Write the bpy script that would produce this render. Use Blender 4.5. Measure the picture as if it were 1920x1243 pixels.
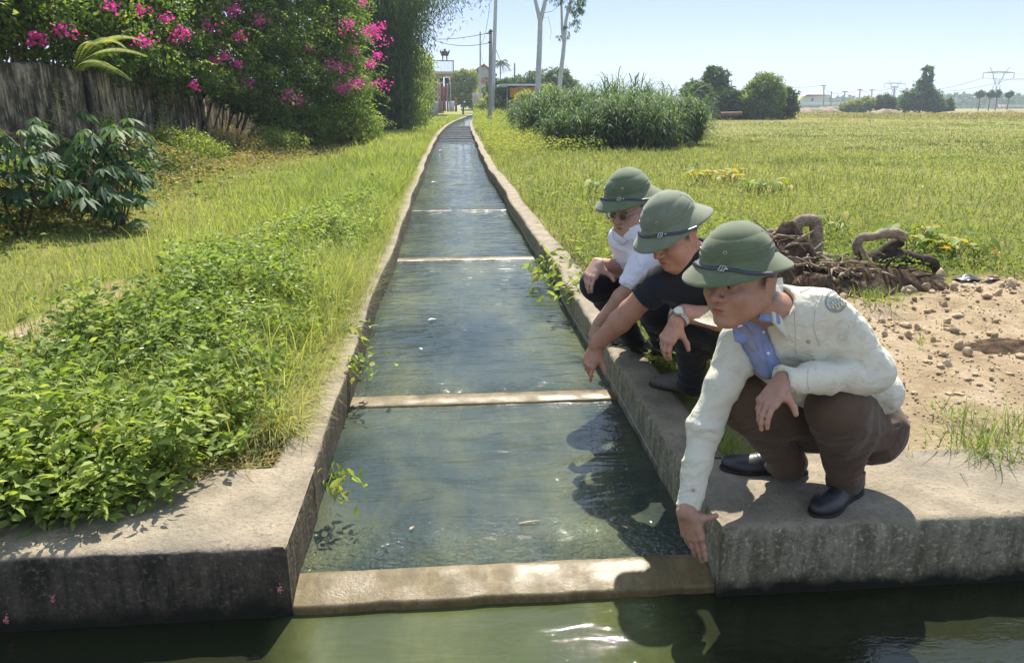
import bpy, math, random
import numpy as np
from mathutils import Vector, Matrix
rad = math.radians
SC = bpy.context.scene
for o in list(bpy.data.objects): bpy.data.objects.remove(o)
# ---------------- camera, world, sun, exposure ----------------
CAMH = 1.35; FPX = 1400.0; PITCH = rad(16.75); YAW = rad(4.8)
cam = bpy.data.objects.new('camera', bpy.data.cameras.new('camera'))
SC.collection.objects.link(cam); SC.camera = cam
cam.location = (0, 0, CAMH)
cam.rotation_euler = (rad(90)-PITCH, 0, -YAW)
cam.data.sensor_width = 36; cam.data.lens = 36*FPX/1920
cam.data.clip_start = 0.05; cam.data.clip_end = 6000
SUN_EL = 53.0; SUN_AZ = 15.0           # azimuth clockwise from +Y
w = bpy.data.worlds.new('World'); SC.world = w; w.use_nodes = True
nt = w.node_tree; sky = nt.nodes.new('ShaderNodeTexSky'); sky.sky_type = 'NISHITA'
sky.sun_disc = False; sky.sun_elevation = rad(SUN_EL); sky.sun_rotation = rad(SUN_AZ)
sky.air_density = 1.0; sky.dust_density = 0.25; sky.ozone_density = 2.0; sky.altitude = 0
bg = nt.nodes['Background']; bg.inputs[1].default_value = 0.078
# hazy autumn sky: pale blue veil over the sky model, zenith raised to add fill light
_tc = nt.nodes.new('ShaderNodeTexCoord'); _sx = nt.nodes.new('ShaderNodeSeparateXYZ'); nt.links.new(_tc.outputs['Generated'], _sx.inputs[0])
_rp = nt.nodes.new('ShaderNodeValToRGB'); nt.links.new(_sx.outputs[2], _rp.inputs[0])
_e = _rp.color_ramp.elements; _e[0].position = 0.0; _e[0].color = (3.0, 3.7, 5.4, 1); _e[1].position = .45; _e[1].color = (4.6, 5.7, 7.6, 1); _q = _e.new(.14); _q.color = (2.05, 3.0, 5.5, 1)
_mx = nt.nodes.new('ShaderNodeMix'); _mx.data_type = 'RGBA'; _mx.inputs[0].default_value = .8
nt.links.new(sky.outputs[0], _mx.inputs[6]); nt.links.new(_rp.outputs[0], _mx.inputs[7]); nt.links.new(_mx.outputs[2], bg.inputs[0])
sl = bpy.data.lights.new('sun', 'SUN'); sl.energy = 5.0; sl.angle = rad(0.5); sl.color = (1, .93, .81)
so = bpy.data.objects.new('sun', sl); SC.collection.objects.link(so)
sdir = Vector((math.sin(rad(SUN_AZ))*math.cos(rad(SUN_EL)), math.cos(rad(SUN_AZ))*math.cos(rad(SUN_EL)), math.sin(rad(SUN_EL))))
so.rotation_euler = sdir.to_track_quat('Z', 'Y').to_euler(); so.location = (0, 0, 20)
SC.view_settings.view_transform = 'Standard'; SC.view_settings.look = 'None'
SC.view_settings.gamma = 1; SC.view_settings.exposure = 1.12
SC.cycles.max_bounces = 7; SC.cycles.transparent_max_bounces = 8; SC.cycles.caustics_reflective = False; SC.cycles.caustics_refractive = False

# ---------------- helpers ----------------
FW = np.array([math.sin(YAW)*math.cos(PITCH), math.cos(YAW)*math.cos(PITCH), -math.sin(PITCH)])
RT = np.array([math.cos(YAW), -math.sin(YAW), 0.0]); UP = np.cross(RT, FW); CC = np.array([0, 0, CAMH])
def _ray(x, y): return FW+RT*(x-960)/FPX-UP*(y-621.5)/FPX
def U(x, y, d): return CC+_ray(x, y)*d                      # photo pixel at a view depth
def Zp(x, y, z=0.0): r = _ray(x, y); return CC+r*(z-CAMH)/r[2]
def Yp(x, y, Y): r = _ray(x, y); return CC+r*Y/r[1]
rng = np.random.default_rng(7)
COL = SC.collection

def mk(name, verts, faces, mat=None, parent=None, smooth=False, attrs=None):
    """verts (N,3); faces = one array or list of arrays (M,k)"""
    me = bpy.data.meshes.new(name)
    verts = np.asarray(verts, dtype=np.float32).reshape(-1, 3)
    if not isinstance(faces, list): faces = [faces]
    faces = [np.asarray(f, dtype=np.int32) for f in faces if len(f)]
    if len(faces) == 0: faces = [np.zeros((0, 3), np.int32)]
    loops = np.concatenate([f.ravel() for f in faces])
    cnt = np.concatenate([np.full(len(f), f.shape[1], np.int32) for f in faces])
    st = np.concatenate([[0], np.cumsum(cnt)[:-1]]).astype(np.int32)
    me.vertices.add(len(verts)); me.vertices.foreach_set('co', verts.ravel())
    me.loops.add(len(loops)); me.loops.foreach_set('vertex_index', loops)
    me.polygons.add(len(cnt)); me.polygons.foreach_set('loop_start', st); me.polygons.foreach_set('loop_total', cnt)
    if smooth: me.polygons.foreach_set('use_smooth', np.ones(len(cnt), bool))
    me.update(calc_edges=True); me.validate(clean_customdata=False)
    if attrs:
        for k, v in attrs.items():
            v = np.asarray(v, dtype=np.float32)
            if v.ndim == 1:
                a = me.attributes.new(k, 'FLOAT', 'POINT'); a.data.foreach_set('value', v)
            else:
                a = me.attributes.new(k, 'FLOAT_COLOR', 'POINT')
                c = np.ones((len(v), 4), np.float32); c[:, :3] = v; a.data.foreach_set('color', c.ravel())
    if mat: me.materials.append(mat)
    o = bpy.data.objects.new(name, me); COL.objects.link(o)
    if parent is not None: o.parent = parent
    return o
def tag(o, label=None, cat=None, group=None, kind=None):
    if label: o['label'] = label
    if cat: o['category'] = cat
    if group: o['group'] = group
    if kind: o['kind'] = kind
    return o
def empty(name, loc=(0, 0, 0), label=None, cat=None, group=None, rz=0):
    o = bpy.data.objects.new(name, None); COL.objects.link(o)
    o.location = loc; o.rotation_euler = (0, 0, rz); o.empty_display_size = .1
    return tag(o, label, cat, group)
def put(o, parent):       # parent a mesh built in world coordinates
    o.parent = parent; o.matrix_parent_inverse = Matrix.Translation(-Vector(parent.location)) if parent.rotation_euler.z == 0 else parent.matrix_basis.inverted()
    return o
class MB:
    """collects boxes, tubes, lathes into one mesh"""
    def __init__(s): s.v = []; s.f = {}; s.n = 0
    def add(s, v, f):
        v = np.asarray(v, float).reshape(-1, 3); f = np.asarray(f, int)
        s.v.append(v); s.f.setdefault(f.shape[1], []).append(f+s.n); s.n += len(v); return s
    def box(s, c, d, rz=0, tilt=None):
        x, y, z = [q/2 for q in d]
        v = np.array([(-x,-y,-z),(x,-y,-z),(x,y,-z),(-x,y,-z),(-x,-y,z),(x,-y,z),(x,y,z),(-x,y,z)])
        if tilt is not None: v = v@np.array(tilt).T
        if rz: cs, sn = math.cos(rz), math.sin(rz); v = v@np.array([[cs,sn,0],[-sn,cs,0],[0,0,1]])
        return s.add(v+np.array(c), [(0,3,2,1),(4,5,6,7),(0,1,5,4),(1,2,6,5),(2,3,7,6),(3,0,4,7)])
    def tube(s, pts, rr, n=8, cap=True):
        pts = np.asarray(pts, float); rr = np.broadcast_to(rr, (len(pts),)).astype(float)
        t = np.gradient(pts, axis=0); t /= np.linalg.norm(t, axis=1)[:, None]+1e-12
        a = np.array([0, 0, 1.]) if abs(t[0][2]) < .9 else np.array([1., 0, 0])
        rings = []
        u = np.cross(t[0], a); u /= np.linalg.norm(u)
        for i in range(len(pts)):
            u = u-t[i]*(u@t[i]); u /= np.linalg.norm(u)+1e-12; w_ = np.cross(t[i], u)
            an = np.arange(n)/n*2*math.pi
            rings.append(pts[i]+rr[i]*(np.cos(an)[:, None]*u+np.sin(an)[:, None]*w_))
        v = np.concatenate(rings); f = []
        for i in range(len(pts)-1):
            for j in range(n):
                k = (j+1) % n; f.append((i*n+j, i*n+k, (i+1)*n+k, (i+1)*n+j))
        s.add(v, f)
        if cap:
            m = len(pts)
            s.add(np.vstack([rings[0], pts[0]]), [(j, n, (j+1) % n) for j in range(n)][::1])
            s.add(np.vstack([rings[-1], pts[-1]]), [(j, (j+1) % n, n) for j in range(n)])
        return s
    def build(s, name, mat, parent=None, smooth=False, attrs=None):
        fs = [np.concatenate(x) for x in s.f.values()]
        return mk(name, np.concatenate(s.v), fs, mat, parent, smooth, attrs)
# ---- numpy value noise ----
def _h(i, j, k, s):
    n = (i.astype(np.int64)*374761393+j.astype(np.int64)*668265263+k.astype(np.int64)*2147483647+s*1274126177) & 0xffffffff
    n = ((n ^ (n >> 13))*1274126177) & 0xffffffff
    n = (n ^ (n >> 16)) & 0xffffffff
    return n/4294967295.0
def vnoise(p, s=0):
    p = np.asarray(p, float); i = np.floor(p).astype(np.int64); f = p-i; f = f*f*(3-2*f)
    x, y, z = i.T; fx, fy, fz = f.T; r = 0
    for a in (0, 1):
        for b in (0, 1):
            for c in (0, 1):
                r = r+_h(x+a, y+b, z+c, s)*(fx if a else 1-fx)*(fy if b else 1-fy)*(fz if c else 1-fz)
    return r
def fbm(p, o=4, s=0):
    p = np.asarray(p, float); a = .5; r = 0
    for k in range(o): r = r+a*(vnoise(p*2**k+k*17.3, s+k)-.5); a *= .5
    return r
# ---- materials ----
def lin(c): return tuple(c)+(1,) if len(c) == 3 else c
class NT:
    def __init__(s, name):
        s.m = bpy.data.materials.new(name); s.m.use_nodes = True; s.t = s.m.node_tree
        s.b = s.t.nodes['Principled BSDF']; s.out = s.t.nodes['Material Output']; s._c = None
    def n(s, ty, **kw):
        x = s.t.nodes.new('ShaderNode'+ty)
        for k, v in kw.items():
            if k in x.inputs: x.inputs[k].default_value = v
            else: setattr(x, k, v)
        return x
    def l(s, a, b): s.t.links.new(a, b)
    def co(s, scale=(1, 1, 1), kind='Object'):
        c = s.n('TexCoord'); m = s.n('Mapping'); m.inputs['Scale'].default_value = scale
        if kind == 'World': g = s.n('NewGeometry'); s.l(g.outputs['Position'], m.inputs[0])
        else: s.l(c.outputs[kind], m.inputs[0])
        return m.outputs[0]
    def noise(s, vec, sc, det=5, rough=.55, dist=0):
        x = s.n('TexNoise', Scale=sc, Detail=det, Roughness=rough, Distortion=dist); s.l(vec, x.inputs['Vector']); return x.outputs['Fac']
    def ramp(s, fac, stops):
        r = s.n('ValToRGB'); e = r.color_ramp.elements
        while len(e) < len(stops): e.new(.5)
        for q, (p, c) in zip(e, stops): q.position = p; q.color = lin(c) if not isinstance(c, (int, float)) else (c, c, c, 1)
        s.l(fac, r.inputs[0]); return r.outputs[0]
    def mix(s, fac, a, b, mode='MIX'):
        x = s.n('Mix', data_type='RGBA', blend_type=mode)
        for i, q in ((0, fac), (6, a), (7, b)):
            if isinstance(q, (int, float)): x.inputs[i].default_value = q
            elif isinstance(q, tuple): x.inputs[i].default_value = lin(q)
            else: s.l(q, x.inputs[i])
        return x.outputs[2]
    def math(s, op, a, b=0.0, clamp=False):
        x = s.n('Math', operation=op); x.use_clamp = clamp
        for i, q in ((0, a), (1, b)):
            if isinstance(q, (int, float)): x.inputs[i].default_value = q
            else: s.l(q, x.inputs[i])
        return x.outputs[0]
    def base(s, c, rough=.8, spec=.3):
        if isinstance(c, tuple): s.b.inputs['Base Color'].default_value = lin(c)
        else: s.l(c, s.b.inputs['Base Color'])
        if isinstance(rough, (int, float)): s.b.inputs['Roughness'].default_value = rough
        else: s.l(rough, s.b.inputs['Roughness'])
        s.b.inputs['Specular IOR Level'].default_value = spec; return s
    def bump(s, h, st=.5, d=.01):
        b = s.n('Bump', Strength=st, Distance=d); s.l(h, b.inputs['Height']); s.l(b.outputs[0], s.b.inputs['Normal']); return s
def simple(name, c, rough=.7, spec=.3, var=.25, sc=8, bump=0.0, metal=0):
    t = NT(name); v = t.co(kind='World'); n = t.noise(v, sc)
    a = tuple(x*(1-var) for x in c); b = tuple(min(1, x*(1+var)) for x in c)
    t.base(t.ramp(n, [(.3, a), (.7, b)]), rough, spec); t.b.inputs['Metallic'].default_value = metal
    if bump: t.bump(t.noise(v, sc*6), .5, bump)
    return t.m
def leafmat(name, stops, trans=.4, rough=.45, spec=.35, tcol=(1.25, 1.3, .6)):
    """colour by per-leaf attribute 'r'"""
    t = NT(name); a = t.n('Attribute', attribute_name='r')
    c = t.ramp(a.outputs['Fac'], stops); t.base(c, rough, spec)
    tr = t.n('BsdfTranslucent'); t.l(t.mix(1.0, c, tcol, 'MULTIPLY'), tr.inputs[0])
    mx = t.n('MixShader'); mx.inputs[0].default_value = trans
    t.l(t.b.outputs[0], mx.inputs[1]); t.l(tr.outputs[0], mx.inputs[2]); t.l(mx.outputs[0], t.out.inputs[0])
    return t.m
# ================= SETTING =================
ZW0 = -0.265      # front channel water
ZW1 = -0.205      # canal water
_ly = [2.2, 3, 4.2, 8, 12, 20, 28, 36, 44, 52, 62, 75, 92, 112, 135]
def lx(Y):   # inner face of the left wall
    Y = np.asarray(Y, float); b = np.interp(Y, [0, 2.2, 4.2, 8.5, 22, 30, 40, 50, 60, 75, 95, 120, 140], [-.55, -.545, -.565, -.57, -.565, -.52, -.42, -.2, .1, .75, 1.9, 3.4, 5.2])
    return b+np.where(Y > 3, .012*np.sin(Y*1.9)+.01*np.sin(Y*.77+1), 0)
def rx(Y):
    Y = np.asarray(Y, float); b = np.interp(Y, [0, 2.2, 4.5, 11, 16, 22, 32, 46, 60, 75, 95, 120, 140], [.885, .885, .91, .935, .93, .98, 1.18, 1.42, 1.75, 2.3, 3.4, 5.0, 6.6])
    return b+np.where(Y > 6, .02*np.sin(Y*.85+2)+.012*np.sin(Y*2.1), 0)
YF = 2.15   # front face of both banks

# --- concrete material: weathered tops, mossy black sides
def concrete(name, top=((.19, .16, .115), (.34, .285, .205)), side=((.030, .026, .019), (.115, .098, .068)), sc=1.0, streak=True):
    t = NT(name); v = t.co(kind='World')
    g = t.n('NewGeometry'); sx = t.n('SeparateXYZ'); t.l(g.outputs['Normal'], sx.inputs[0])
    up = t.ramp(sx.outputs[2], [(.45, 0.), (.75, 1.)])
    n1 = t.noise(v, 5*sc, 8, .65); n2 = t.noise(v, 55*sc, 6, .7); n3 = t.noise(v, 1.7*sc, 4)
    ct = t.mix(t.ramp(n1, [(.35, 0.), (.68, 1.)]), top[0], top[1])
    ct = t.mix(t.ramp(n2, [(.34, .8), (.46, 0.)]), ct, (.12, .105, .08))
    ct = t.mix(t.ramp(n3, [(.52, 0.), (.7, .6)]), ct, (.17, .155, .125))
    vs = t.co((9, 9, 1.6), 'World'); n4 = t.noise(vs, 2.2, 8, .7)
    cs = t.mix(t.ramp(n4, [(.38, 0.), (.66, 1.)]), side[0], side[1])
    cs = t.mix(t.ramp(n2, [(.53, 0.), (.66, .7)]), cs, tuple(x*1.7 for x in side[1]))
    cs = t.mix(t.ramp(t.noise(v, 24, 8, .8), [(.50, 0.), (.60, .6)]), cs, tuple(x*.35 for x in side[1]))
    sp = t.n('SeparateXYZ'); t.l(g.outputs['Position'], sp.inputs[0])
    hz = t.math('ADD', sp.outputs[2], t.math('MULTIPLY', t.noise(v, 7, 5), .16))
    wet = t.ramp(t.math('ADD', hz, .5), [(.34, 1.), (.40, 0.)])     # wet algae band by the waterline
    cs = t.mix(wet, cs, (.018, .018, .012))
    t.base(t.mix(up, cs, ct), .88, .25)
    hh = t.math('ADD', t.noise(v, 40*sc, 8, .7), t.math('MULTIPLY', n1, 1.5))
    t.bump(hh, .9, .012); return t.m
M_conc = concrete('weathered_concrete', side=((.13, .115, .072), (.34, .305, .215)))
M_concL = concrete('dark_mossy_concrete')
def chamfer_slab(name, path_fn, Y0, Y1, side, wid, mat, step=.12):
    """wall swept along the canal; side=-1 left bank, +1 right bank"""
    Ys = [Y0]
    while Ys[-1] < Y1: Ys.append(Ys[-1]+step*max(1, Ys[-1]/5))
    Ys = np.array(Ys); xi = path_fn(Ys)
    prof = [(0, -.9), (0, -.42), (0, -.24), (0, -.08), (0.001, -.022), (.008, -.006), (.03, 0), (.1, 0), (wid-.03, 0), (wid-.004, -.01), (wid, -.05), (wid, -.5)]
    V = []
    for k, (a, z) in enumerate(prof):
        p = np.stack([xi+side*a, Ys, np.full(len(Ys), z)], 1); V.append(p)
    V = np.stack(V, 1)                     # (ny, np, 3)
    nz = fbm(V.reshape(-1, 3)*np.array([9, 9, 9]), 4, 3).reshape(V.shape[:2])
    edge = np.array([1 if .0 <= a <= .05 and z > -.1 else .45 for a, z in prof])
    V[..., 2] += nz*edge*.03*(np.array([z > -.3 for a, z in prof])); V[..., 0] += nz[:, ::-1]*edge*.022
    ny, m = V.shape[:2]; idx = np.arange(ny*m).reshape(ny, m)
    q = np.stack([idx[:-1, :-1], idx[1:, :-1], idx[1:, 1:], idx[:-1, 1:]], -1).reshape(-1, 4)
    if side > 0: q = q[:, ::-1]
    return V.reshape(-1, 3), q
def grid_slab(x0, x1, y0, y1, step=.035, ztop=0.0, zbot=-.9, round_x0=False, round_x1=False):
    """thick slab: front face at y0 + top, dense, with worn edges"""
    xs = np.linspace(x0, x1, int((x1-x0)/step)+1)
    prof = [(0, zbot), (0, -.45), (0, -.36), (0, -.3), (0, -.24), (0, -.18), (0, -.12), (0, -.06), (0, -.03), (.004, -.012), (.014, -.003), (.03, 0)]+[(a, 0) for a in np.arange(.06, y1-y0+.01, step)]
    V = np.zeros((len(xs), len(prof), 3))
    for k, (a, z) in enumerate(prof): V[:, k] = np.stack([xs, np.full(len(xs), y0+a), np.full(len(xs), ztop+z)], 1)
    n = fbm(V.reshape(-1, 3)*8, 5, 5).reshape(V.shape[:2])
    e = np.array([.035 if -.07 < z and a < .05 else (.014 if z == 0 else .02) for a, z in prof])
    V[..., 2] += n*e; V[..., 1] += fbm(V.reshape(-1, 3)*11+9, 4, 6).reshape(V.shape[:2])*e*1.0*(np.array([a < .06 for a, z in prof]))
    m = len(prof); idx = np.arange(len(xs)*m).reshape(len(xs), m)
    q = np.stack([idx[:-1, :-1], idx[1:, :-1], idx[1:, 1:], idx[:-1, 1:]], -1).reshape(-1, 4)
    return V.reshape(-1, 3), q
WT = .17
# left bank wall: front block + swept wall
mb = MB(); v, q = chamfer_slab('', lx, YF+.5, 140, -1, WT, None); mb.add(v, q)
x_in = float(lx(2.3))
v, q = grid_slab(-4.2, x_in, YF, YF+.55); mb.add(v, q)
# inner side of the left front block (faces the canal)
def side_face(x, y0, y1, sgn, seed):
    ys = np.linspace(y0, y1, 16); zs = np.array([-.9, -.4, -.3, -.22, -.15, -.09, -.04, -.012, .001, .003])
    V = np.zeros((len(ys), len(zs), 3)); V[..., 1] = ys[:, None]; V[..., 2] = zs[None]
    V[..., 0] = x+sgn*np.array([0]*7+[-.003, -.010, -.05])[None]
    n = fbm(V.reshape(-1, 3)*9, 4, seed).reshape(V.shape[:2]); V[..., 0] += n*.018*np.clip((ys[:, None]-y0)/.08, 0, 1)*np.clip((y1-ys[:, None])/.1, 0, 1)
    m = len(zs); idx = np.arange(len(ys)*m).reshape(len(ys), m)
    return V.reshape(-1, 3), np.stack([idx[:-1, :-1], idx[1:, :-1], idx[1:, 1:], idx[:-1, 1:]], -1).reshape(-1, 4)
v, q = side_face(x_in+.0, YF-.004, YF+.52, 1, 11); mb.add(v, q)
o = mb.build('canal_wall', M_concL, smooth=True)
tag(o, 'left concrete canal wall with overgrown top and dark front block', 'canal wall', 'concrete walls of the canal')
mb = MB(); v, q = chamfer_slab('', rx, YF+.5, 140, 1, .2, None); mb.add(v, q)
x_in = float(rx(2.3))
v, q = grid_slab(x_in, 5.6, YF-.02, YF+.52); mb.add(v, q)
v, q = side_face(x_in-.0, YF-.024, YF+.5, -1, 12); mb.add(v, q)
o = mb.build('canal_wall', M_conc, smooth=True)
tag(o, 'right concrete canal wall and slab that the three men squat on', 'canal wall', 'concrete walls of the canal')

# --- bed under the water and near bank
t = NT('silt'); v = t.co(kind='World'); t.base(t.ramp(t.noise(v, 4), [(.3, (.05, .045, .02)), (.7, (.16, .14, .06))]), .9, .1); M_silt = t.m
mb = MB(); mb.box((0, 60, -.86), (16, 160, .1)); mb.box((0, -5, -.86), (60, 24, .1))
tag(mb.build('canal_bed', M_silt), kind='structure')
mb = MB(); mb.box((0, -6.3, -.45), (60, 15, .86)); o = mb.build('near_bank', M_conc); tag(o, kind='structure')

# --- water
def water(name, stops, ripple=1.0, flow=(1, 1, 1), green=.5, sill=None, painted_shade=False):
    t = NT(name); v = t.co(kind='World')
    n = t.noise(v, 1.1, 4, .5, .4)
    c = t.ramp(n, stops)
    c = t.mix(t.ramp(t.noise(t.co((1, .35, 1), 'World'), 2.6, 5, .6), [(.45, 0.), (.75, .6)]), c, (.125, .13, .05))
    if painted_shade:  # block shade and dark reflections painted into the colour at both sides
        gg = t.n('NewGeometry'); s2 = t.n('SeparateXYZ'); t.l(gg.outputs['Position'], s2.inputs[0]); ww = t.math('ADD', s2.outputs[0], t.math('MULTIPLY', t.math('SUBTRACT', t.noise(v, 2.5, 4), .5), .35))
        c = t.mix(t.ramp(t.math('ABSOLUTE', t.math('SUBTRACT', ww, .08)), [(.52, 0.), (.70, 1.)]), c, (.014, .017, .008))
    t.base(c, .02, .5); t.b.inputs['IOR'].default_value = 1.45
    fv = t.co(flow, 'World')
    a = t.noise(fv, 9, 3, .5, .8); b = t.noise(fv, 34, 3, .55, 1.2); d = t.noise(t.co((1, 2.6, 1), 'World'), 3.2, 2, .5, .5)
    h = t.math('ADD', t.math('MULTIPLY', a, t.math('MULTIPLY', t.ramp(t.noise(v, .9, 3), [(.35, .12), (.65, 1.)]), .6)), t.math('MULTIPLY', b, .18))
    h = t.math('ADD', h, t.math('MULTIPLY', d, 1.4))
    if sill is not None:      # water chopped up where it runs onto a sill
        g = t.n('NewGeometry'); sp = t.n('SeparateXYZ'); t.l(g.outputs['Position'], sp.inputs[0])
        w0 = 0
        for ys, wd, am in sill:
            dd = t.math('ABSOLUTE', t.math('SUBTRACT', sp.outputs[1], ys)); m = t.math('SUBTRACT', 1.0, t.math('DIVIDE', dd, wd), True)
            w0 = t.math('ADD', w0, t.math('MULTIPLY', m, am))
        ch = t.noise(t.co((1, 1.3, 1), 'World'), 42, 1, .4, .4)
        h = t.math('ADD', h, t.math('MULTIPLY', ch, t.math('MULTIPLY', w0, 1.0)))
    t.bump(h, ripple, .02); return t.m
SILLS = [2.155, 3.78, 7.75, 11.75, 13.75, 15.8, 17.8, 20, 23, 26, 29, 32.5, 36, 39, 42, 45, 48, 51, 55, 59, 63]
M_w1 = water('canal_water', [(.3, (.016, .026, .024)), (.48, (.032, .044, .036)), (.64, (.064, .076, .048)), (.8, (.115, .12, .066))], .75, (1.2, .8, 1), sill=[(2.33, .34, 1.35), (3.95, .26, .9), (3.3, .25, .12), (7.95, .2, .35), (11.9, .3, .3)])
M_w0 = water('channel_water', [(.3, (.022, .030, .013)), (.6, (.055, .066, .024)), (.8, (.095, .10, .036))], .32, (.7, 1.6, 1), painted_shade=True)
def water_sheet(y0, y1, z, nm, fx=None):
    Ys = [y0]
    while Ys[-1] < y1: Ys.append(min(y1, Ys[-1]+.05*max(1, Ys[-1]/3)))
    Ys = np.array(Ys); nx = 24
    X = lx(Ys)[:, None]-.02+(rx(Ys)-lx(Ys)+.04)[:, None]*np.linspace(0, 1, nx)[None]
    V = np.stack([X, np.repeat(Ys[:, None], nx, 1), np.full(X.shape, z)], -1)
    P = V.reshape(-1, 3).copy(); V[..., 2] += (fbm(P*np.array([5, 3, 1]), 3, 21)*.010).reshape(X.shape)
    idx = np.arange(X.size).reshape(X.shape)
    return V.reshape(-1, 3), np.stack([idx[:-1, :-1], idx[:-1, 1:], idx[1:, 1:], idx[1:, :-1]], -1).reshape(-1, 4)
v, q = water_sheet(2.30, 140, ZW1, 'w')
tag(mk('canal_water', v, q, M_w1, smooth=True), kind='structure')
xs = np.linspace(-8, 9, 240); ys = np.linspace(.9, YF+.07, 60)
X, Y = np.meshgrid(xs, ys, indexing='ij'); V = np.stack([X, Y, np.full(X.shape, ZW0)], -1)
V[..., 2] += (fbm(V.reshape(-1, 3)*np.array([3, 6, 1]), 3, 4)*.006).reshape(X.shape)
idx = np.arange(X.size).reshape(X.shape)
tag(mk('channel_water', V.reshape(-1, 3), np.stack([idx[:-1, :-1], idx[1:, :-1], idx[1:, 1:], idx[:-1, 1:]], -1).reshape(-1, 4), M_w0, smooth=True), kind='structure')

# --- sills across the canal
t = NT('wet_sill'); v = t.co(kind='World')
c = t.ramp(t.noise(t.co((3, 1, 1), 'World'), 4, 7, .7), [(.3, (.06, .042, .014)), (.48, (.12, .086, .032)), (.7, (.19, .145, .072))])
c = t.mix(t.ramp(t.noise(v, 45, 6, .7), [(.4, .7), (.52, 0.)]), c, (.08, .06, .025)); t.base(c, t.ramp(t.noise(v, 6, 4), [(.4, .30), (.6, .65)]), .4); t.bump(t.noise(v, 90, 6, .7), .5, .004); M_sill = t.m
labs = ['nearest tan concrete sill between the water and the front channel', 'second tan concrete sill crossing the canal beside the black shirted man', 'third thin ochre concrete sill across the canal near the kneeling group']
for i, y in enumerate(SILLS):
    wd = .17 if i < 2 else (.2 if i == 2 else .1)
    a, b = float(lx(y)), float(rx(y)); n = 40
    mb = MB(); xs = np.linspace(a-.02, b+.02, n); V = []
    if i == 0: prof = [(.0, -.6), (.0, ZW1-.042), (.003, ZW1-.032), (.012, ZW1-.028), (.06, ZW1-.016), (.11, ZW1-.005), (.142, ZW1+.003), (.150, ZW1-.002), (.152, -.6)]
    else: 
        hz = .012 if i == 1 else (.008 if i == 2 else (.002 if i == 3 else (-.02 if i < 12 else .035)))
        prof = [(0, -.6), (0, ZW1+hz-.012), (.01, ZW1+hz), (wd-.02, ZW1+hz-.002), (wd, ZW1+hz-.014), (wd, -.6)]
    for (dy, z) in prof: V.append(np.stack([xs, np.full(n, y+dy), np.full(n, z)], 1))
    V = np.stack(V, 1); nn = fbm(V.reshape(-1, 3)*12, 4, 31+i).reshape(V.shape[:2]); V[..., 2] += nn*.005*(V[..., 2] > -.5); V[..., 1] += nn*.016
    idx = np.arange(V.shape[0]*V.shape[1]).reshape(V.shape[:2])
    mb.add(V.reshape(-1, 3), np.stack([idx[:-1, :-1], idx[1:, :-1], idx[1:, 1:], idx[:-1, 1:]], -1).reshape(-1, 4))
    lab = labs[i] if i < 3 else 'thin concrete crossbar far along the canal, one of the similar distant ones'
    tag(mb.build('canal_sill', M_sill, smooth=True), lab, 'sill', 'concrete sills across the canal')

# --- ground: one sheet with the canal left open
t = NT('ground_soil'); v = t.co(kind='World')
g = t.n('NewGeometry'); sp = t.n('SeparateXYZ'); t.l(g.outputs['Position'], sp.inputs[0])
soil = t.ramp(t.noise(v, 3.5, 8, .65), [(.3, (.29, .21, .125)), (.5, (.42, .32, .20)), (.7, (.52, .42, .29))])
soil = t.mix(t.ramp(t.noise(v, 30, 6, .7), [(.34, .5), (.46, 0.)]), soil, (.22, .155, .095))
grs = t.ramp(t.noise(v, 1.3, 6, .6), [(.3, (.15, .155, .045)), (.55, (.22, .215, .065)), (.75, (.30, .25, .11))])
a = t.n('Attribute', attribute_name='dirt')
fac = t.math('ADD', a.outputs['Fac'], t.math('MULTIPLY', t.math('SUBTRACT', t.noise(v, 2.2, 6, .6), .5), .5))
t.base(t.mix(t.ramp(fac, [(.42, 0.), (.58, 1.)]), grs, soil), .95, .1)
t.bump(t.noise(v, 16, 9, .75), 1.0, .05); M_gnd = t.m
def dirt_at(x, y):
    """1 where bare soil shows"""
    x = np.asarray(x, float); y = np.asarray(y, float)
    r = np.zeros(np.broadcast(x, y).shape)
    wob = fbm(np.stack([x*1.2, y*1.2, x*0], -1).reshape(-1, 3), 3, 8).reshape(r.shape)
    # worksite on the right
    d = np.minimum((x-1.35+.25*wob)/.35, (5.75+wob*1.2-y)/.5); d = np.minimum(d, (y-2.2)/.1)
    r = np.maximum(r, np.clip(d, 0, 1))
    # track on the left, two ruts
    for cx in (-2.62, -4.3): 
        q = 1-np.abs(x-cx+.35*wob)/.34
        r = np.maximum(r, np.clip(q*1.6, 0, 1)*np.clip((7.2-y)/1.8, 0, 1)*(1 if cx > -4 else .5))
    return r
def gz(x, y):
    x = np.asarray(x, float); y = np.asarray(y, float)
    sh = np.broadcast(x, y).shape; x = np.broadcast_to(x, sh); y = np.broadcast_to(y, sh)
    p = np.stack([x, y, x*0], -1).reshape(-1, 3)
    z = -.035+fbm(p*.9, 4, 2).reshape(sh)*.06
    z = z+np.where(x > 1.3, 1, 0)*np.clip((y-3)/2, 0, 1)*fbm(p*4, 5, 9).reshape(sh)*.17*np.clip((9-y)/4, 0, 1)
    far = np.clip((np.hypot(x, y)-60)/90, 0, 1); z = z+far*.15
    return z
xsR = np.concatenate([np.arange(0, 6, .09), np.arange(6, 14, .3), np.array([14, 16, 19, 23, 28, 35, 45, 60, 80, 110, 150, 220, 350, 600, 1200, 2600])])
ysg = np.concatenate([np.arange(YF+.28, 9, .09), np.arange(9, 20, .3), np.arange(20, 60, 1.5), np.array([60, 66, 75, 85, 95, 110, 125, 140]), ])
ysf = np.array([140, 160, 190, 240, 320, 450, 700, 1200, 2200, 4200])
mb = MB()
dl = []
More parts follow.
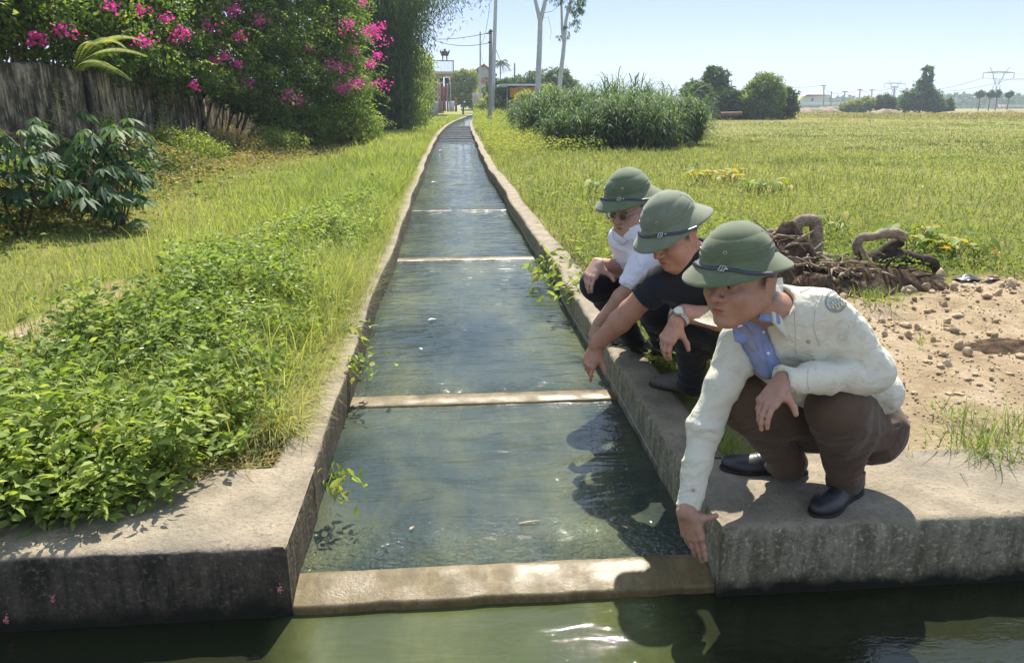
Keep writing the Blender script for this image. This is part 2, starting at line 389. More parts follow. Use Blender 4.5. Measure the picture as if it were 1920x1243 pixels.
def gpiece(X, Y, flip):
    Zz = gz(X, Y); V = np.stack([X, Y, Zz], -1).reshape(-1, 3); idx = np.arange(X.size).reshape(X.shape)
    q = np.stack([idx[:-1, :-1], idx[1:, :-1], idx[1:, 1:], idx[:-1, 1:]], -1).reshape(-1, 4)
    mb.add(V, q[:, ::-1] if flip else q); dl.append(dirt_at(X, Y).ravel())
S, Yg = np.meshgrid(xsR, ysg, indexing='ij')
gpiece(rx(Yg)+.19+S, Yg, False); gpiece(lx(Yg)-WT+.01-S, Yg, True)
xf = np.concatenate([-xsR[::-1][:-50], np.linspace(-3, 10, 30), xsR[xsR > 10]]); xf = np.unique(xf)
X2, Y2 = np.meshgrid(xf, ysf, indexing='ij'); gpiece(X2, Y2, False)
# ground beside and behind the front channel
tag(mb.build('ground', M_gnd, smooth=True, attrs={'dirt': np.concatenate(dl)}), kind='structure')
# ================= VEGETATION =================
def nrm_(v): return v/np.linalg.norm(v)
def rows(v): return v/(np.linalg.norm(v, axis=1)[:, None]+1e-9)
class Soup:
    def __init__(s): s.v = []; s.q = []; s.t = []; s.r = []; s.n = 0
    def _add(s, V, r, quads=None, tris=None):
        N, k = V.shape[:2]; s.v.append(V.reshape(-1, 3)); s.r.append(np.repeat(r, k)); off = s.n+np.arange(N)[:, None, None]*k
        if quads: s.q.append((off+np.array(quads)[None]).reshape(-1, 4))
        if tris: s.t.append((off+np.array(tris)[None]).reshape(-1, 3))
        s.n += N*k
    def leaves(s, p, d, n, L, W, r, fold=.25, droop=.25, hi=False):
        """pointed leaves with a folded midrib: base p, direction d, up n"""
        d = rows(d); n = rows(n-d*(n*d).sum(1)[:, None]); sd = np.cross(d, n); L = np.broadcast_to(L, (len(p),))[:, None]; W = np.broadcast_to(W, (len(p),))[:, None]
        if hi:
            P_ = [p]
            for q, w_ in ((.24, .80), (.58, .92)): c_ = p+d*L*q-n*L*droop*q*q*.5; P_ += [c_+sd*W*.5*w_+n*W*fold*w_, c_-n*W*.02, c_-sd*W*.5*w_+n*W*fold*w_]
            P_.append(p+d*L-n*L*droop*.55); s._add(np.stack(P_, 1), r, quads=[(1, 4, 5, 2), (2, 5, 6, 3)], tris=[(0, 1, 2), (0, 2, 3), (4, 7, 5), (5, 7, 6)]); return
        m = p+d*L*.5-n*L*droop*.15; a = p+d*L*.36+sd*W*.5+n*W*fold; b = p+d*L*.36-sd*W*.5+n*W*fold; t = p+d*L-n*L*droop*.5
        s._add(np.stack([p, a, m, b, t], 1), r, tris=[(0, 1, 2), (0, 2, 3), (1, 4, 2), (2, 4, 3)])
    def quadsleaf(s, p, d, n, L, W, r):
        d = rows(d); n = rows(n-d*(n*d).sum(1)[:, None]); sd = np.cross(d, n); L = np.broadcast_to(L, (len(p),))[:, None]; W = np.broadcast_to(W, (len(p),))[:, None]
        s._add(np.stack([p, p+d*L*.45+sd*W*.5+n*W*.15, p+d*L, p+d*L*.45-sd*W*.5+n*W*.15], 1), r, tris=[(0, 1, 2), (0, 2, 3)])
    def blades(s, p, d, L, W, r, bend=.6, seg=3, up=None):
        """grass blades: start p, initial direction d, bent over by gravity"""
        d = rows(d); N = len(p); L = np.broadcast_to(L, (N,)); W = np.broadcast_to(W, (N,)); bend = np.broadcast_to(bend, (N,))
        h = d.copy(); h[:, 2] = 0; h = rows(h+rng.normal(0, .02, (N, 3))*np.array([1, 1, 0])); sd = np.stack([-h[:, 1], h[:, 0], h[:, 2]*0], 1)
        sd = rows(sd+rng.normal(0, .35, (N, 3))*np.array([1, 1, .3]))
        pts = [p]; q = p; dd = d
        for k in range(seg):
            q = q+dd*(L/seg)[:, None]; pts.append(q); dd = rows(dd+(h*.6-np.array([0, 0, 1.]))*(bend/seg)[:, None]*(k+1)*.8)
        V = []
        for k in range(seg): w_ = (W*(1, .85, .6, .4, .3)[k]*.5 if seg < 5 else W*.5*(1-(k/seg)**2))[:, None]; V += [pts[k]-sd*w_, pts[k]+sd*w_]
        V.append(pts[seg]); V = np.stack(V, 1); qd = [(2*k, 2*k+1, 2*k+3, 2*k+2) for k in range(seg-1)]; m = 2*(seg-1)
        s._add(V, r, quads=qd or None, tris=[(m, m+1, m+2)])
    def build(s, name, mat, parent=None):
        fs = []
        if s.q: fs.append(np.concatenate(s.q))
        if s.t: fs.append(np.concatenate(s.t))
        return mk(name, np.concatenate(s.v), fs, mat, parent, False, {'r': np.concatenate(s.r)})
def rdir(n, zlo=-1, zhi=1):
    z = rng.uniform(zlo, zhi, n); a = rng.uniform(0, 2*math.pi, n); q = np.sqrt(1-z*z); return np.stack([q*np.cos(a), q*np.sin(a), z], 1)
G_weed = leafmat('weed_leaf', [(0, (.08, .13, .03)), (.35, (.17, .235, .055)), (.7, (.29, .36, .095)), (.93, (.42, .43, .14)), (1, (.42, .30, .12))], .45, .55, .18)
G_grass = leafmat('grass_blade', [(0, (.09, .135, .035)), (.35, (.185, .245, .062)), (.65, (.31, .345, .10)), (.88, (.42, .40, .15)), (1, (.52, .45, .25))], .45, .6, .15)
G_field = leafmat('field_grass', [(0, (.085, .12, .042)), (.4, (.165, .195, .068)), (.7, (.26, .265, .11)), (.88, (.36, .315, .16)), (1, (.44, .36, .22))], .42, .65, .1)
G_bank = leafmat('bank_weed', [(0, (.08, .13, .03)), (.4, (.17, .23, .05)), (.75, (.29, .33, .075)), (.92, (.40, .34, .11)), (1, (.34, .19, .07))], .45, .6, .15)
G_dark = leafmat('dark_leaf', [(0, (.024, .055, .018)), (.5, (.055, .10, .03)), (.85, (.11, .17, .045)), (1, (.20, .26, .07))], .36, .6, .15)
G_boug = leafmat('hedge_leaf', [(0, (.03, .065, .016)), (.5, (.11, .18, .04)), (.85, (.25, .32, .07)), (1, (.38, .42, .11))], .45, .5, .22)
G_bamb = leafmat('bamboo_leaf', [(0, (.035, .07, .03)), (.5, (.075, .125, .045)), (.85, (.14, .20, .06)), (1, (.25, .29, .08))], .42, .55, .18)
G_eleph = leafmat('napier_leaf', [(0, (.035, .08, .028)), (.5, (.095, .155, .065)), (.8, (.17, .23, .095)), (1, (.24, .29, .09))], .4, .55, .16)
G_pink = leafmat('bract_pink', [(0, (.58, .04, .30)), (1, (.85, .14, .52))], .4, .6, .2, (1.1, .7, .9))
G_cass = leafmat('cassava_leaf', [(0, (.045, .09, .045)), (.6, (.085, .155, .07)), (1, (.20, .29, .07))], .42, .55, .22)
G_yel = leafmat('taro_leaf', [(0, (.10, .17, .035)), (.5, (.20, .25, .04)), (.8, (.38, .30, .04)), (1, (.52, .27, .04))], .45, .55, .2)
G_dry = leafmat('dry_weed', [(0, (.10, .12, .035)), (.4, (.20, .20, .07)), (.7, (.32, .26, .11)), (1, (.42, .29, .15))], .35, .6, .2)
M_bark = simple('bark_brown', (.12, .085, .055), .95, .1, .4, 20, .01)
M_stem = simple('green_stem', (.12, .14, .05), .7)

def patchnoise(x, y, sc=.6, s=0): return np.clip(.5+fbm(np.stack([x*sc, y*sc, x*0+s], -1), 4, 40+s)*1.4, 0, 1)

# --- dense broad-leaved weeds over the left bank
def weed_mass():
    S = Soup(); n = 3900
    y = 2.36+(13.0-2.36)*rng.random(n)**1.45; xe = lx(y)-WT
    x = xe-.05-(xe+1.92+.14*np.sin(y*2.3)-(y > 7)*(np.minimum(y, 10)-7)*.2)*rng.random(n)**.9
    x = np.where(y < 2.9, x*1.0-.0, x)
    # extend the mass to the far left of the near bank
    n2 = 900; x2 = rng.uniform(-3.6, -2.0, n2); y2 = rng.uniform(2.36, 3.05, n2); kp = x2 > -2.5-.9*(3.7-y2); x2, y2 = x2[kp], y2[kp]
    x = np.concatenate([x, x2]); y = np.concatenate([y, y2])
    # leave the corner of the front block bare
    kp = ~((x > -1.30+.25*rng.random(len(x))+(y-2.36)*.6) & (y < 2.86+.10*np.sin(x*9))) & ~((x > -1.15) & (rng.random(len(x)) > .55)); x, y = x[kp], y[kp]
    keep = patchnoise(x, y, 2.0, 3) > .30+.05*np.clip(y-7, 0, 4); x, y = x[keep], y[keep]
    H = (.09+.30*rng.random(len(x))**1.3)*(.45+1.1*patchnoise(x, y, 1.6, 5))*np.clip(1.25-(y-2.5)*.05, .8, 1.2)*np.clip((lx(y)-WT+.25-x)/.55, .45, 1)
    base = np.stack([x, y, gz(x, y)], 1)
    P = []; D = []; L = []; R = []
    lean = rng.normal(0, .22, (len(x), 3)); lean[:, 1] -= .10; lean[:, 2] = 1; lean = rows(lean)
    for k in range(31):
        t = .18+.82*rng.random(len(x))**.6; p = base+lean*(H*t)[:, None]; a = k*2.4+rng.random(len(x))*1.2; el = rng.uniform(-.25, .75, len(x))
        d = np.stack([np.cos(a)*np.cos(el), np.sin(a)*np.cos(el), np.sin(el)], 1); p = p+d*rng.uniform(.005, .07, len(x))[:, None]
        P.append(p); D.append(d); L.append(rng.uniform(.028, .064, len(x))*np.clip(.85+t*.1, 0, 1.2)); R.append(np.clip(.12+.55*t*rng.random(len(x))+.38*patchnoise(x, y, 2, 7)+rng.normal(0, .10, len(x))-.08, 0, 1))
    P = np.concatenate(P); D = np.concatenate(D); L = np.concatenate(L); R = np.concatenate(R)
    nn = rdir(len(P), .35, 1); S.leaves(P, D, nn, L, L*rng.uniform(.36, .52, len(P)), R, .16, .5, hi=True)
    return S
S = weed_mass()
st = Soup(); n = 1500; yy = rng.uniform(2.55, 8, n); xx = rng.uniform(-2.4, -.75, n); b_ = np.stack([xx, yy, gz(xx, yy)], 1); kp = ~((xx > -1.05) & (yy < 2.9)); b_ = b_[kp]
tag(S.build('weed_cover', G_weed), kind='stuff')
st.blades(b_, rdir(len(b_), .6, 1), .32, .006, rng.random(len(b_))*.3+.6, .3, 2); tag(st.build('weed_stalks', G_dry), kind='stuff')
# tiny white weed flowers
Sf = Soup(); n = 70; y = rng.uniform(2.8, 8, n); x = rng.uniform(-2.3, -.85, n); c = np.stack([x, y, gz(x, y)+rng.uniform(.26, .40, n)], 1)
for k in range(5): a = k*1.2566; Sf.quadsleaf(c, np.tile([math.cos(a), math.sin(a), .25], (n, 1)), np.tile([0, 0, 1.], (n, 1)), .011, .009, np.ones(n))
tag(Sf.build('white_weed_flowers', simple('petal_white', (.75, .74, .62), .6)), kind='stuff')

# dry litter at the slab edge
S = Soup(); n = 2600; x = rng.uniform(-2.6, -.70, n); y = 2.45+np.abs(rng.normal(0, .22, n))+np.clip(x+1.4, 0, 1)*.45; z = np.where(y < YF+.53, .004, gz(x, y)+.01)+rng.random(n)*.02
d = rdir(n, -.05, .35); L = rng.uniform(.02, .06, n); S.leaves(np.stack([x, y, z], 1), d, rdir(n, .4, 1), L, L*rng.uniform(.12, .45, n), rng.random(n), .1, .2); S.blades(np.stack([x, y, z], 1)[:900], rdir(900, 0, .5), rng.uniform(.08, .25, 900), .003, rng.random(900), .8, 3); tag(S.build('dry_litter', G_dry), kind='stuff')
# --- grass on the left bank and verge
S = Soup()
def grass_patch(S, x, y, Lr, Wr, bend=.7, r0=.0, tilt=.35, seg=3, zoff=0, dx=.0, sc=1.0):
    n = len(x); z = gz(x, y)+zoff; d = rng.normal(0, tilt, (n, 3)); d[:, 0] += dx; d[:, 2] = 1
    rr = np.hypot(x, y); L = rng.uniform(*Lr, n)*sc; W = np.maximum(rng.uniform(*Wr, n), rr*.00085)
    r = np.clip(r0+.40*patchnoise(x, y, .55, 11)+.34*rng.random(n)+.25*(rng.random(n) > .93), 0, 1)
    S.blades(np.stack([x, y, z], 1), d, L, W, r, bend*rng.uniform(.4, 1.5, n), seg)
def sampleL(n, x0, x1, y0, y1, p=1.6):
    y = y0*(y1/y0)**rng.random(n); return y
# verge between track and hedge
n = 90000; y = 3.0*(34/3.0)**(rng.random(n)**.8); x = -6.9+rng.random(n)*(6.9-.75); x = np.where(rng.random(n) < .5, lx(y)-WT-.05-np.abs(rng.normal(0, 1.6, n)), x)
kp = (x > -8) & (dirt_at(x, y) < .35) & ~((y < 6.2) & (x > -2.2)) & (patchnoise(x, y, 1.3, 2) > .25*rng.random(n)); x, y = x[kp], y[kp]
short = np.clip(.55+.7*patchnoise(x, y, .8, 9), .4, 1.2)*np.where(x > -2.6, np.clip((y-3)/6, .9, 1.5), .7)*np.clip(1.1-.5*np.exp(-((x+3.8)/1.3)**2), .5, 1.1)
grass_patch(S, x, y, (.10, .26), (.003, .006), .8, .1, .38, sc=short)
# tall blades by the canal wall
n = 24000; y = 4.2+(26-4.2)*rng.random(n)**1.3; x = lx(y)-WT+.02-np.abs(rng.normal(0, .85, n)); kp = patchnoise(x, y, 1.1, 91) > .42; x, y = x[kp], y[kp]
grass_patch(S, x, y, (.22, .52), (.004, .008), .85, .18, .25, 4, dx=.05, sc=np.clip(.5+patchnoise(x, y, 1.2, 4), .5, 1.3))
# straws and blades sprouting from the weed mass, some hanging over the wall
n = 2600; y = 2.9+rng.random(n)**1.3*6; x = lx(y)-WT-.02-rng.random(n)**1.2*1.7; kp = ~((x > -1.15) & (y < 3.0)) & (patchnoise(x, y, 1.6, 6) > .45); grass_patch(S, x[kp], y[kp], (.25, .5), (.004, .009), .7, .25, .35, 4)
n = 9000; y = 2.95+rng.random(n)**1.2*6.5; x = -1.35+rng.random(n)*.72; grass_patch(S, x, y, (.14, .38), (.0025, .006), .8, .22, .4, 4, sc=np.clip(.5+patchnoise(x, y, 2, 14), .4, 1.3))
n = 9000; y = 3.0+rng.random(n)**1.5*14; x = lx(y)-WT+.015-np.abs(rng.normal(0, .10, n)); grass_patch(S, x, y, (.10, .28), (.003, .006), 1.5, .42, .6, 4, dx=.45)
# far strip to the houses
n = 22000; y = 30*(110/30.)**rng.random(n); x = lx(y)-WT-.1-rng.random(n)*4.5; grass_patch(S, x, y, (.18, .4), (.01, .02), .6, .2, .3)
tag(S.build('grass_left_bank', G_grass), kind='stuff')
# --- right bank weeds and field grass
def cover_right():
    S = Soup(); n = 150000; r = 3.4*(26/3.4)**rng.random(n); a = rad(-2)+rng.random(n)*rad(62); x = r*np.sin(a); y = r*np.cos(a)
    kp = (x > rx(y)+.16+.10*rng.random(n)) & (dirt_at(x, y) < .25) & (y > 3.2); x, y = x[kp], y[kp]; n = len(x); pn = patchnoise(x, y, .9, 21)
    kp = rng.random(n) < .35+.65*pn; x, y, pn = x[kp], y[kp], pn[kp]; n = len(x)
    near = np.clip(1.2-(x-rx(y))/5.5, .3, 1); h = (.05+.26*rng.random(n)**1.6)*near*(.55+.8*pn); rr = np.hypot(x, y); L = np.maximum(rng.uniform(.028, .055, n), rr*.0024)
    d = rdir(n, -.1, .8); S.leaves(np.stack([x, y, gz(x, y)+h], 1), d, rdir(n, .4, 1), L, L*rng.uniform(.38, .6, n), np.clip(.05+.5*patchnoise(x, y, .5, 23)+.4*rng.random(n)+.3*(rng.random(n) > .93), 0, 1), .15, .4)
    return S
S = cover_right(); tag(S.build('weed_cover_right', G_bank), kind='stuff')
S = Soup(); n = 60000; r = 4*(45/4.)**rng.random(n); a = rng.random(n)*rad(60); x = r*np.sin(a); y = r*np.cos(a); kp = (x > rx(y)+.2) & (dirt_at(x, y) < .2); x, y = x[kp], y[kp]
grass_patch(S, x, y, (.08, .24), (.003, .006), .7, .18, .35, sc=np.clip(1.5-(x-2)*.08, .55, 1.3)*np.clip(.5+patchnoise(x, y, .7, 31), .5, 1.3))
n = 170000; r = 20*(190/20.)**rng.random(n); a = rad(1)+rng.random(n)*rad(58); x = r*np.sin(a); y = r*np.cos(a); kp = (x > rx(np.minimum(y, 139))+.3); x, y = x[kp], y[kp]; 
nnz = len(x); z = gz(x, y); d = rng.normal(0, .45, (nnz, 3)); d[:, 2] = 1; rr = np.hypot(x, y); L = rng.uniform(.05, .15, nnz)*np.clip(rr/60, .8, 1.4)*(.4+1.1*patchnoise(x, y, .25, 35)**2)*(1+1.2*(patchnoise(x, y*2, .35, 36) > .78)); 
S.blades(np.stack([x, y, z], 1), d, L, np.maximum(rng.uniform(.008, .02, nnz), rr*.0009), np.clip(-.08+.75*patchnoise(x*1., y*.4, .10, 33)+.35*patchnoise(x, y*.5, .5, 37)+.22*rng.random(nnz)+.22*np.clip((rr-55)/60, 0, 1)-.3*(patchnoise(x, y*2, .35, 36) > .78), 0, 1), 1.3, 2)
tag(S.build('field_grass', G_field), kind='stuff')
# weeds behind the right wall: reddish bushes of the far bank
S = Soup(); n = 26000; y = 22*(105/22.)**rng.random(n); x = rx(y)+.3+rng.random(n)**1.3*(2.2+y*.05); rr = np.hypot(x, y); h = rng.random(n)*(.25+.75*patchnoise(x, y, .5, 51))*np.clip(y/35, .6, 1.5)
L = np.maximum(rng.uniform(.05, .09, n), rr*.0022); S.leaves(np.stack([x, y, gz(x, y)+h], 1), rdir(n, -.2, .8), rdir(n, .3, 1), L, L*.5, np.clip(.3+.4*patchnoise(x, y, .4, 53)+.35*rng.random(n), 0, 1), .15, .4)
tag(S.build('bank_weeds_far', G_bank), kind='stuff')

# --- blob based crowns
def crown(S, blobs, n, L, W, zl=-.9, rbase=.1, shell=.55, drop=0.0, kind='leaf', clump=.09):
    """blobs: (x,y,z,rx,ry,rz) ellipsoids filled with clumps of leaves"""
    B = np.array(blobs, float); vol = (B[:, 3]*B[:, 4]*B[:, 5])**(2/3.); k = rng.choice(len(B), n//12+1, p=vol/vol.sum())
    d = rdir(len(k), zl, 1); q = rng.uniform(shell, 1.05, len(k))**.7; wob = .72+.55*vnoise(d*2.3+k[:, None]*7.1, 3)
    c = B[k, :3]+d*B[k, 3:]*(q*wob)[:, None]; cn = d; rsz = B[k, 3:].mean(1)
    idx = np.repeat(np.arange(len(k)), 12); off = rng.normal(0, 1, (len(idx), 3))*(clump*rsz[idx]+.03)[:, None]*np.array([1, 1, .6])
    p = c[idx]+off; dd = cn[idx]*.6+rdir(len(idx)); dd[:, 2] -= drop; nn = cn[idx]*.5+rdir(len(idx), 0, 1); Ls = L*rng.uniform(.7, 1.25, len(idx))
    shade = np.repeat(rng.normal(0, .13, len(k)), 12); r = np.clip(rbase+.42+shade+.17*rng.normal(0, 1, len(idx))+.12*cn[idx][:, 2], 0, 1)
    if kind == 'leaf': S.leaves(p, dd, nn, Ls, Ls*W, r, .15, .5)
    else: S.quadsleaf(p, dd, nn, Ls, Ls*W, r)
def limbs(mb, base, tips, r0, seed=0, n=7):
    for t_ in tips:
        base = np.array(base, float); t_ = np.array(t_, float); m = (base+t_)/2+np.array([0, 0, .15*np.linalg.norm(t_-base)])+np.random.default_rng(seed).normal(0, .08, 3)*np.linalg.norm(t_-base); seed += 1
        q = np.linspace(0, 1, n)[:, None]; pts = base*(1-q)**2+m*2*q*(1-q)+t_*q*q; mb.tube(pts, np.linspace(r0, r0*.3, n), 7)
def tree(name, loc, blobs, n, L, W, gmat, label, cat='tree', group=None, trunk_h=None, tr=.12, bark=None, **kw):
    """blobs relative to loc; > trunk, crown"""
    root = empty(name, loc, label, cat, group); S = Soup(); crown(S, blobs, n, L, W, **kw); S.build('crown', gmat, root)
    B = np.array(blobs); mb = MB(); th = trunk_h or B[:, 2].min(); mb.tube([(0, 0, -.1), (.03, .02, th*.5), (0, 0, th)], [tr, tr*.85, tr*.7], 9)
    k = B[np.argsort(-B[:, 3])[:6]]; limbs(mb, (0, 0, th*.9), [b[:3] for b in k], tr*.5, int(abs(loc[0]*10))); mb.build('trunk', bark or M_bark, root, smooth=True); return root

# boundary wall on the left
t = NT('streaked_wall'); v = t.co(kind='World'); vs = t.co((5, 4, .85), 'World'); n1 = t.noise(vs, 1.6, 8, .72, .3)
c = t.ramp(n1, [(.36, (.04, .034, .026)), (.46, (.13, .11, .08)), (.54, (.32, .27, .19)), (.66, (.62, .53, .38))])
c = t.mix(t.ramp(t.noise(v, 2.5, 6, .7), [(.42, .75), (.56, 0.)]), c, (.025, .024, .02)); t.base(c, .95, .1); t.bump(t.noise(v, 22, 7, .7), .9, .02); M_wall = t.m
WX = -7.0; mb = MB(); ys = np.linspace(6.0, 36, 170); zs = [0, .3, .8, 1.2, 1.6, 1.9, 2.02, 2.06, 2.06]; xo = [0, 0, 0, 0, 0, 0, 0, -.02, -.18]
V = np.array([[(WX+o, y, z-.05*(i == 0)) for i, (z, o) in enumerate(zip(zs, xo))] for y in ys]); nn = fbm(V.reshape(-1, 3)*2.4, 5, 71).reshape(V.shape[:2]); V[..., 0] += nn*.07; V[..., 2] += nn*.10*(V[..., 2] > 1.8)
ix = np.arange(V.shape[0]*V.shape[1]).reshape(V.shape[:2]); mb.add(V.reshape(-1, 3), np.stack([ix[:-1, :-1], ix[1:, :-1], ix[1:, 1:], ix[:-1, 1:]], -1).reshape(-1, 4)); mb.box((WX-.22, 21, 1.0), (.12, 30, 1.98))
for y in (8.5, 12.2, 16, 19.5, 23): mb.box((WX+.05, y, 1.0), (.10, .22, 2.02))
tag(mb.build('boundary_wall', M_wall, smooth=False), 'dark streaked concrete boundary wall under the flowering hedge', 'wall')
mb = MB(); mb.tube([(-5.15, 24.6, -.1), (-5.15, 24.6, 1.75)], .055, 8); mb.box((-5.15, 24.6, 1.76), (.12, .12, .04)); tag(mb.build('fence_post', simple('weathered_post', (.36, .33, .28))), 'pale concrete post standing in the shade at the hedge foot', 'post')

# flowering hedge
def hedge():
    root = empty('bougainvillea', (-7.2, 16, 0), 'large pink flowering bougainvillea spilling over the dark boundary wall', 'shrub')
    bl = []
    R = np.random.default_rng(5)
    for y in np.arange(7.5, 31, .55):
        xe = np.interp(y, [7, 12, 16, 20, 23, 27.5], [-6.7, -6.6, -6.4, -6.2, -5.0, -3.0]); zb = np.interp(y, [7, 13, 16, 19, 21.5, 24, 30], [2.75, 2.6, 2.35, 2.1, 1.7, .8, .55])
        zt = np.interp(y, [7, 12, 20, 30], [4.5, 5.4, 6.2, 6.8])
        for k in range(7):
            z = zb+(zt-zb)*(k+R.random()*.7)/6.5; out = xe+R.normal(0, .28)-.55*max(0, (z-zb)/(zt-zb)-.45)*1.3; bl.append((out-.45, y+R.normal(0, .3), z, R.uniform(.45, .8), R.uniform(.45, .85), R.uniform(.35, .65)))
    bl = np.array(bl); bl[:, 0] -= -7.2; bl[:, 1] -= 16
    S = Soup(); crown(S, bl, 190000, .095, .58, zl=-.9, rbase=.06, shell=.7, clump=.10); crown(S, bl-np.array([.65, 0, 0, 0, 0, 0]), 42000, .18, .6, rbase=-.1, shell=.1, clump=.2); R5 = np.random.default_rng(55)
    for i in range(190):      # arching shoots
        b = bl[R5.integers(len(bl))]; d = nrm_(np.array([R5.uniform(.2, 1), R5.uniform(-1, .6), R5.uniform(-.2, 1)])); p0 = b[:3]+d*b[3:]*.8; L = R5.uniform(.5, 1.3); q = np.linspace(0, 1, 24)[:, None]; P = p0+d*L*q-np.array([0, 0, 1.])*L*.6*q**2
        S.leaves(P, rdir(24, -.4, .6)+d*.5, rdir(24, .2, 1), .085, .05, np.clip(R5.normal(.75, .15, 24), 0, 1), .15, .4)
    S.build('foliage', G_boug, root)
    # inner dark mass of twigs
    mb = MB()
    for i in range(60):
        b = bl[R.integers(len(bl))]; p0 = np.array([R.uniform(-1.0, -.25) if b[1]+16 < 21 else R.uniform(-.2, .8), b[1]+R.normal(0, .6), 0]); limbs(mb, p0, [b[:3]], .03, i)
    mb.build('branches', M_bark, root)
    # bracts in sprays
    S = Soup(); cl = []
    pix = [(207, 14, 13), (115, 60, 12.5), (65, 72, 12.5), (268, 80, 13), (312, 32, 14), (345, 60, 15), (395, 52, 15.5), (403, 117, 16), (420, 105, 16), (445, 122, 16), (365, 161, 15.5), (463, 153, 16.5), (450, 70, 16), (437, 15, 15.5), (432, 22, 15.5), (655, 45, 22), (680, 5, 22), (652, 55, 22), (690, 60, 23), (700, 62, 23), (712, 52, 23), (708, 105, 24), (660, 97, 22), (623, 122, 21), (632, 132, 21), (650, 126, 21), (638, 165, 21), (660, 158, 21.5), (645, 170, 21), (665, 160, 22), (692, 122, 23), (695, 118, 23), (716, 158, 24), (560, 190, 19), (545, 180, 19), (580, 90, 19), (485, 40, 16), (715, 75, 24), (675, 155, 22), (265, 20, 13), (330, 70, 14.5)]
    for x, y, Y in pix: cl.append(Yp(x, y, Y))
    cl = np.array(cl); 
    B = bl.copy(); B[:, 0] += -7.2; B[:, 1] += 16
    # sit every spray on the surface of the hedge
    for i, (x, y, Y) in enumerate(pix):
        r = _ray(x, y); best = None
        for t_ in np.linspace(8, 32, 240):
            p = CC+r*t_; q = (((p-B[:, :3])/B[:, 3:])**2).sum(1).min()
            if q < .95: best = p-r*.28; break
        cl[i] = best if best is not None else cl[i]
    reps = np.repeat(np.arange(len(cl)), 46); o = rng.normal(0, 1, (len(reps), 3))*np.array([.10, .10, .075])*(np.array([p[2] for p in pix])/16)[reps][:, None]*(.6+.7*rng.random(len(cl)))[reps][:, None]
    P = cl[reps]+o-np.array([-7.2, 16, 0]); S.leaves(P, rdir(len(P), -.6, .8), rdir(len(P), 0, 1), .075, .065, rng.random(len(P)), .2, .2); S.build('flowers', G_pink, root)
hedge()
# arching feathery frond over the wall
def frond(root_loc, fronds, label, name, gm, cat='plant', group=None):
    root = empty(name, root_loc, label, cat, group); S = Soup(); mb = MB(); rl = np.array(root_loc)
    for (tip, h, nl, ll) in fronds:
        nl = int(nl*1.5); ll = ll*.62
        a = np.zeros(3); b = np.array(tip)-rl; q = np.linspace(0, 1, nl)[:, None]; m = (a+b)/2+np.array([0, 0, h]); P = a*(1-q)**2+2*m*q*(1-q)+b*q*q; T = np.gradient(P, axis=0)
        sd = rows(np.cross(T, np.array([0, 0, 1.])))
        for e in (-1, 1): S.leaves(P[3:], sd[3:]*e+rows(T[3:])*.5-np.array([0, 0, .25]), np.tile([0, 0, 1.], (nl-3, 1))+sd[3:]*e*.2, ll*np.sin(np.linspace(.5, 2.9, nl-3)), ll*.22, np.clip(rng.normal(.75, .15, nl-3), 0, 1), .1, .4)
        mb.tube(P, np.linspace(.012, .003, nl), 5)
    S.build('leaves', gm, root); mb.build('stem', M_stem, root); return root
o3 = Yp(140, 135, 10.8)
frond(o3, [(Yp(272, 105, 10.2), .35, 34, .22), (Yp(245, 150, 10.0), .30, 30, .2), (Yp(262, 75, 10.6), .4, 30, .2), (Yp(215, 130, 9.9), .25, 26, .18), (Yp(235, 90, 10.9), .5, 30, .2), (Yp(190, 90, 10.6), .4, 24, .18)], 'bright feathery fronds arching over the top of the dark wall', 'feathery_shrub', G_weed, 'shrub')

# tall bamboo beside the hedge and the bushes down the verge
def bamboo():
    bx_, by_ = -3.2, 42.0; root = empty('bamboo_clump', (bx_, by_, 0), 'tall dark bamboo clump drooping over the verge beyond the bougainvillea', 'bamboo'); R = np.random.default_rng(3); mb = MB(); P = []; 
    for i in range(46):
        a = R.uniform(0, 2*math.pi); q = R.uniform(0, 1.5); p0 = np.array([math.cos(a)*q*.8, math.sin(a)*q, 0]); lean = np.array([R.normal(.25, .9), R.normal(0, .9), 0]); H = R.uniform(7.5, 11)
        s_ = np.linspace(0, 1, 14)[:, None]; pts = p0+np.hstack([s_**2.2*lean[0]*2.2, s_**2.2*lean[1]*2.2, s_*H-s_**4*1.2]); mb.tube(pts, np.linspace(.045, .01, 14), 6); P.append(pts[1:])
    mb.build('culms', simple('bamboo_culm', (.16, .18, .07), .5), root)
    P = np.concatenate(P); idx = R.integers(len(P), size=76000); p = P[idx]+rng.normal(0, 1, (len(idx), 3))*np.array([.55, .55, .5]); 
    d = rdir(len(idx), -1, .1); d[:, 2] -= .5; S = Soup(); L = rng.uniform(.16, .30, len(idx)); S.leaves(p, d, rdir(len(idx), 0, 1), L, L*.2, np.clip(.38+.16*rng.normal(size=len(idx))+.03*(p[:, 2]-5), 0, 1), .1, .5); S.build('foliage', G_bamb, root)
bamboo()
tree('verge_bush', (-3.9, 31, 0), [(0, 0, .6, .9, 1.4, .8), (.5, 1, .4, .8, 1, .6), (-.4, -1.3, .5, .9, 1, .7), (.4, -2.0, .3, .7, .8, .5)], 16000, .10, .55, G_weed, 'bright leafy bush at the foot of the flowering hedge', 'bush', 'bushes along the left verge', tr=.04)
tree('verge_bush', (-4.6, 25.5, 0), [(0, 0, .5, .7, 1.0, .6), (.1, 1.3, .6, .7, 1, .7), (-.6, -1, .8, .6, .8, .7)], 12000, .09, .55, G_boug, 'darker low bush beside the pale post', 'bush', 'bushes along the left verge', tr=.04)
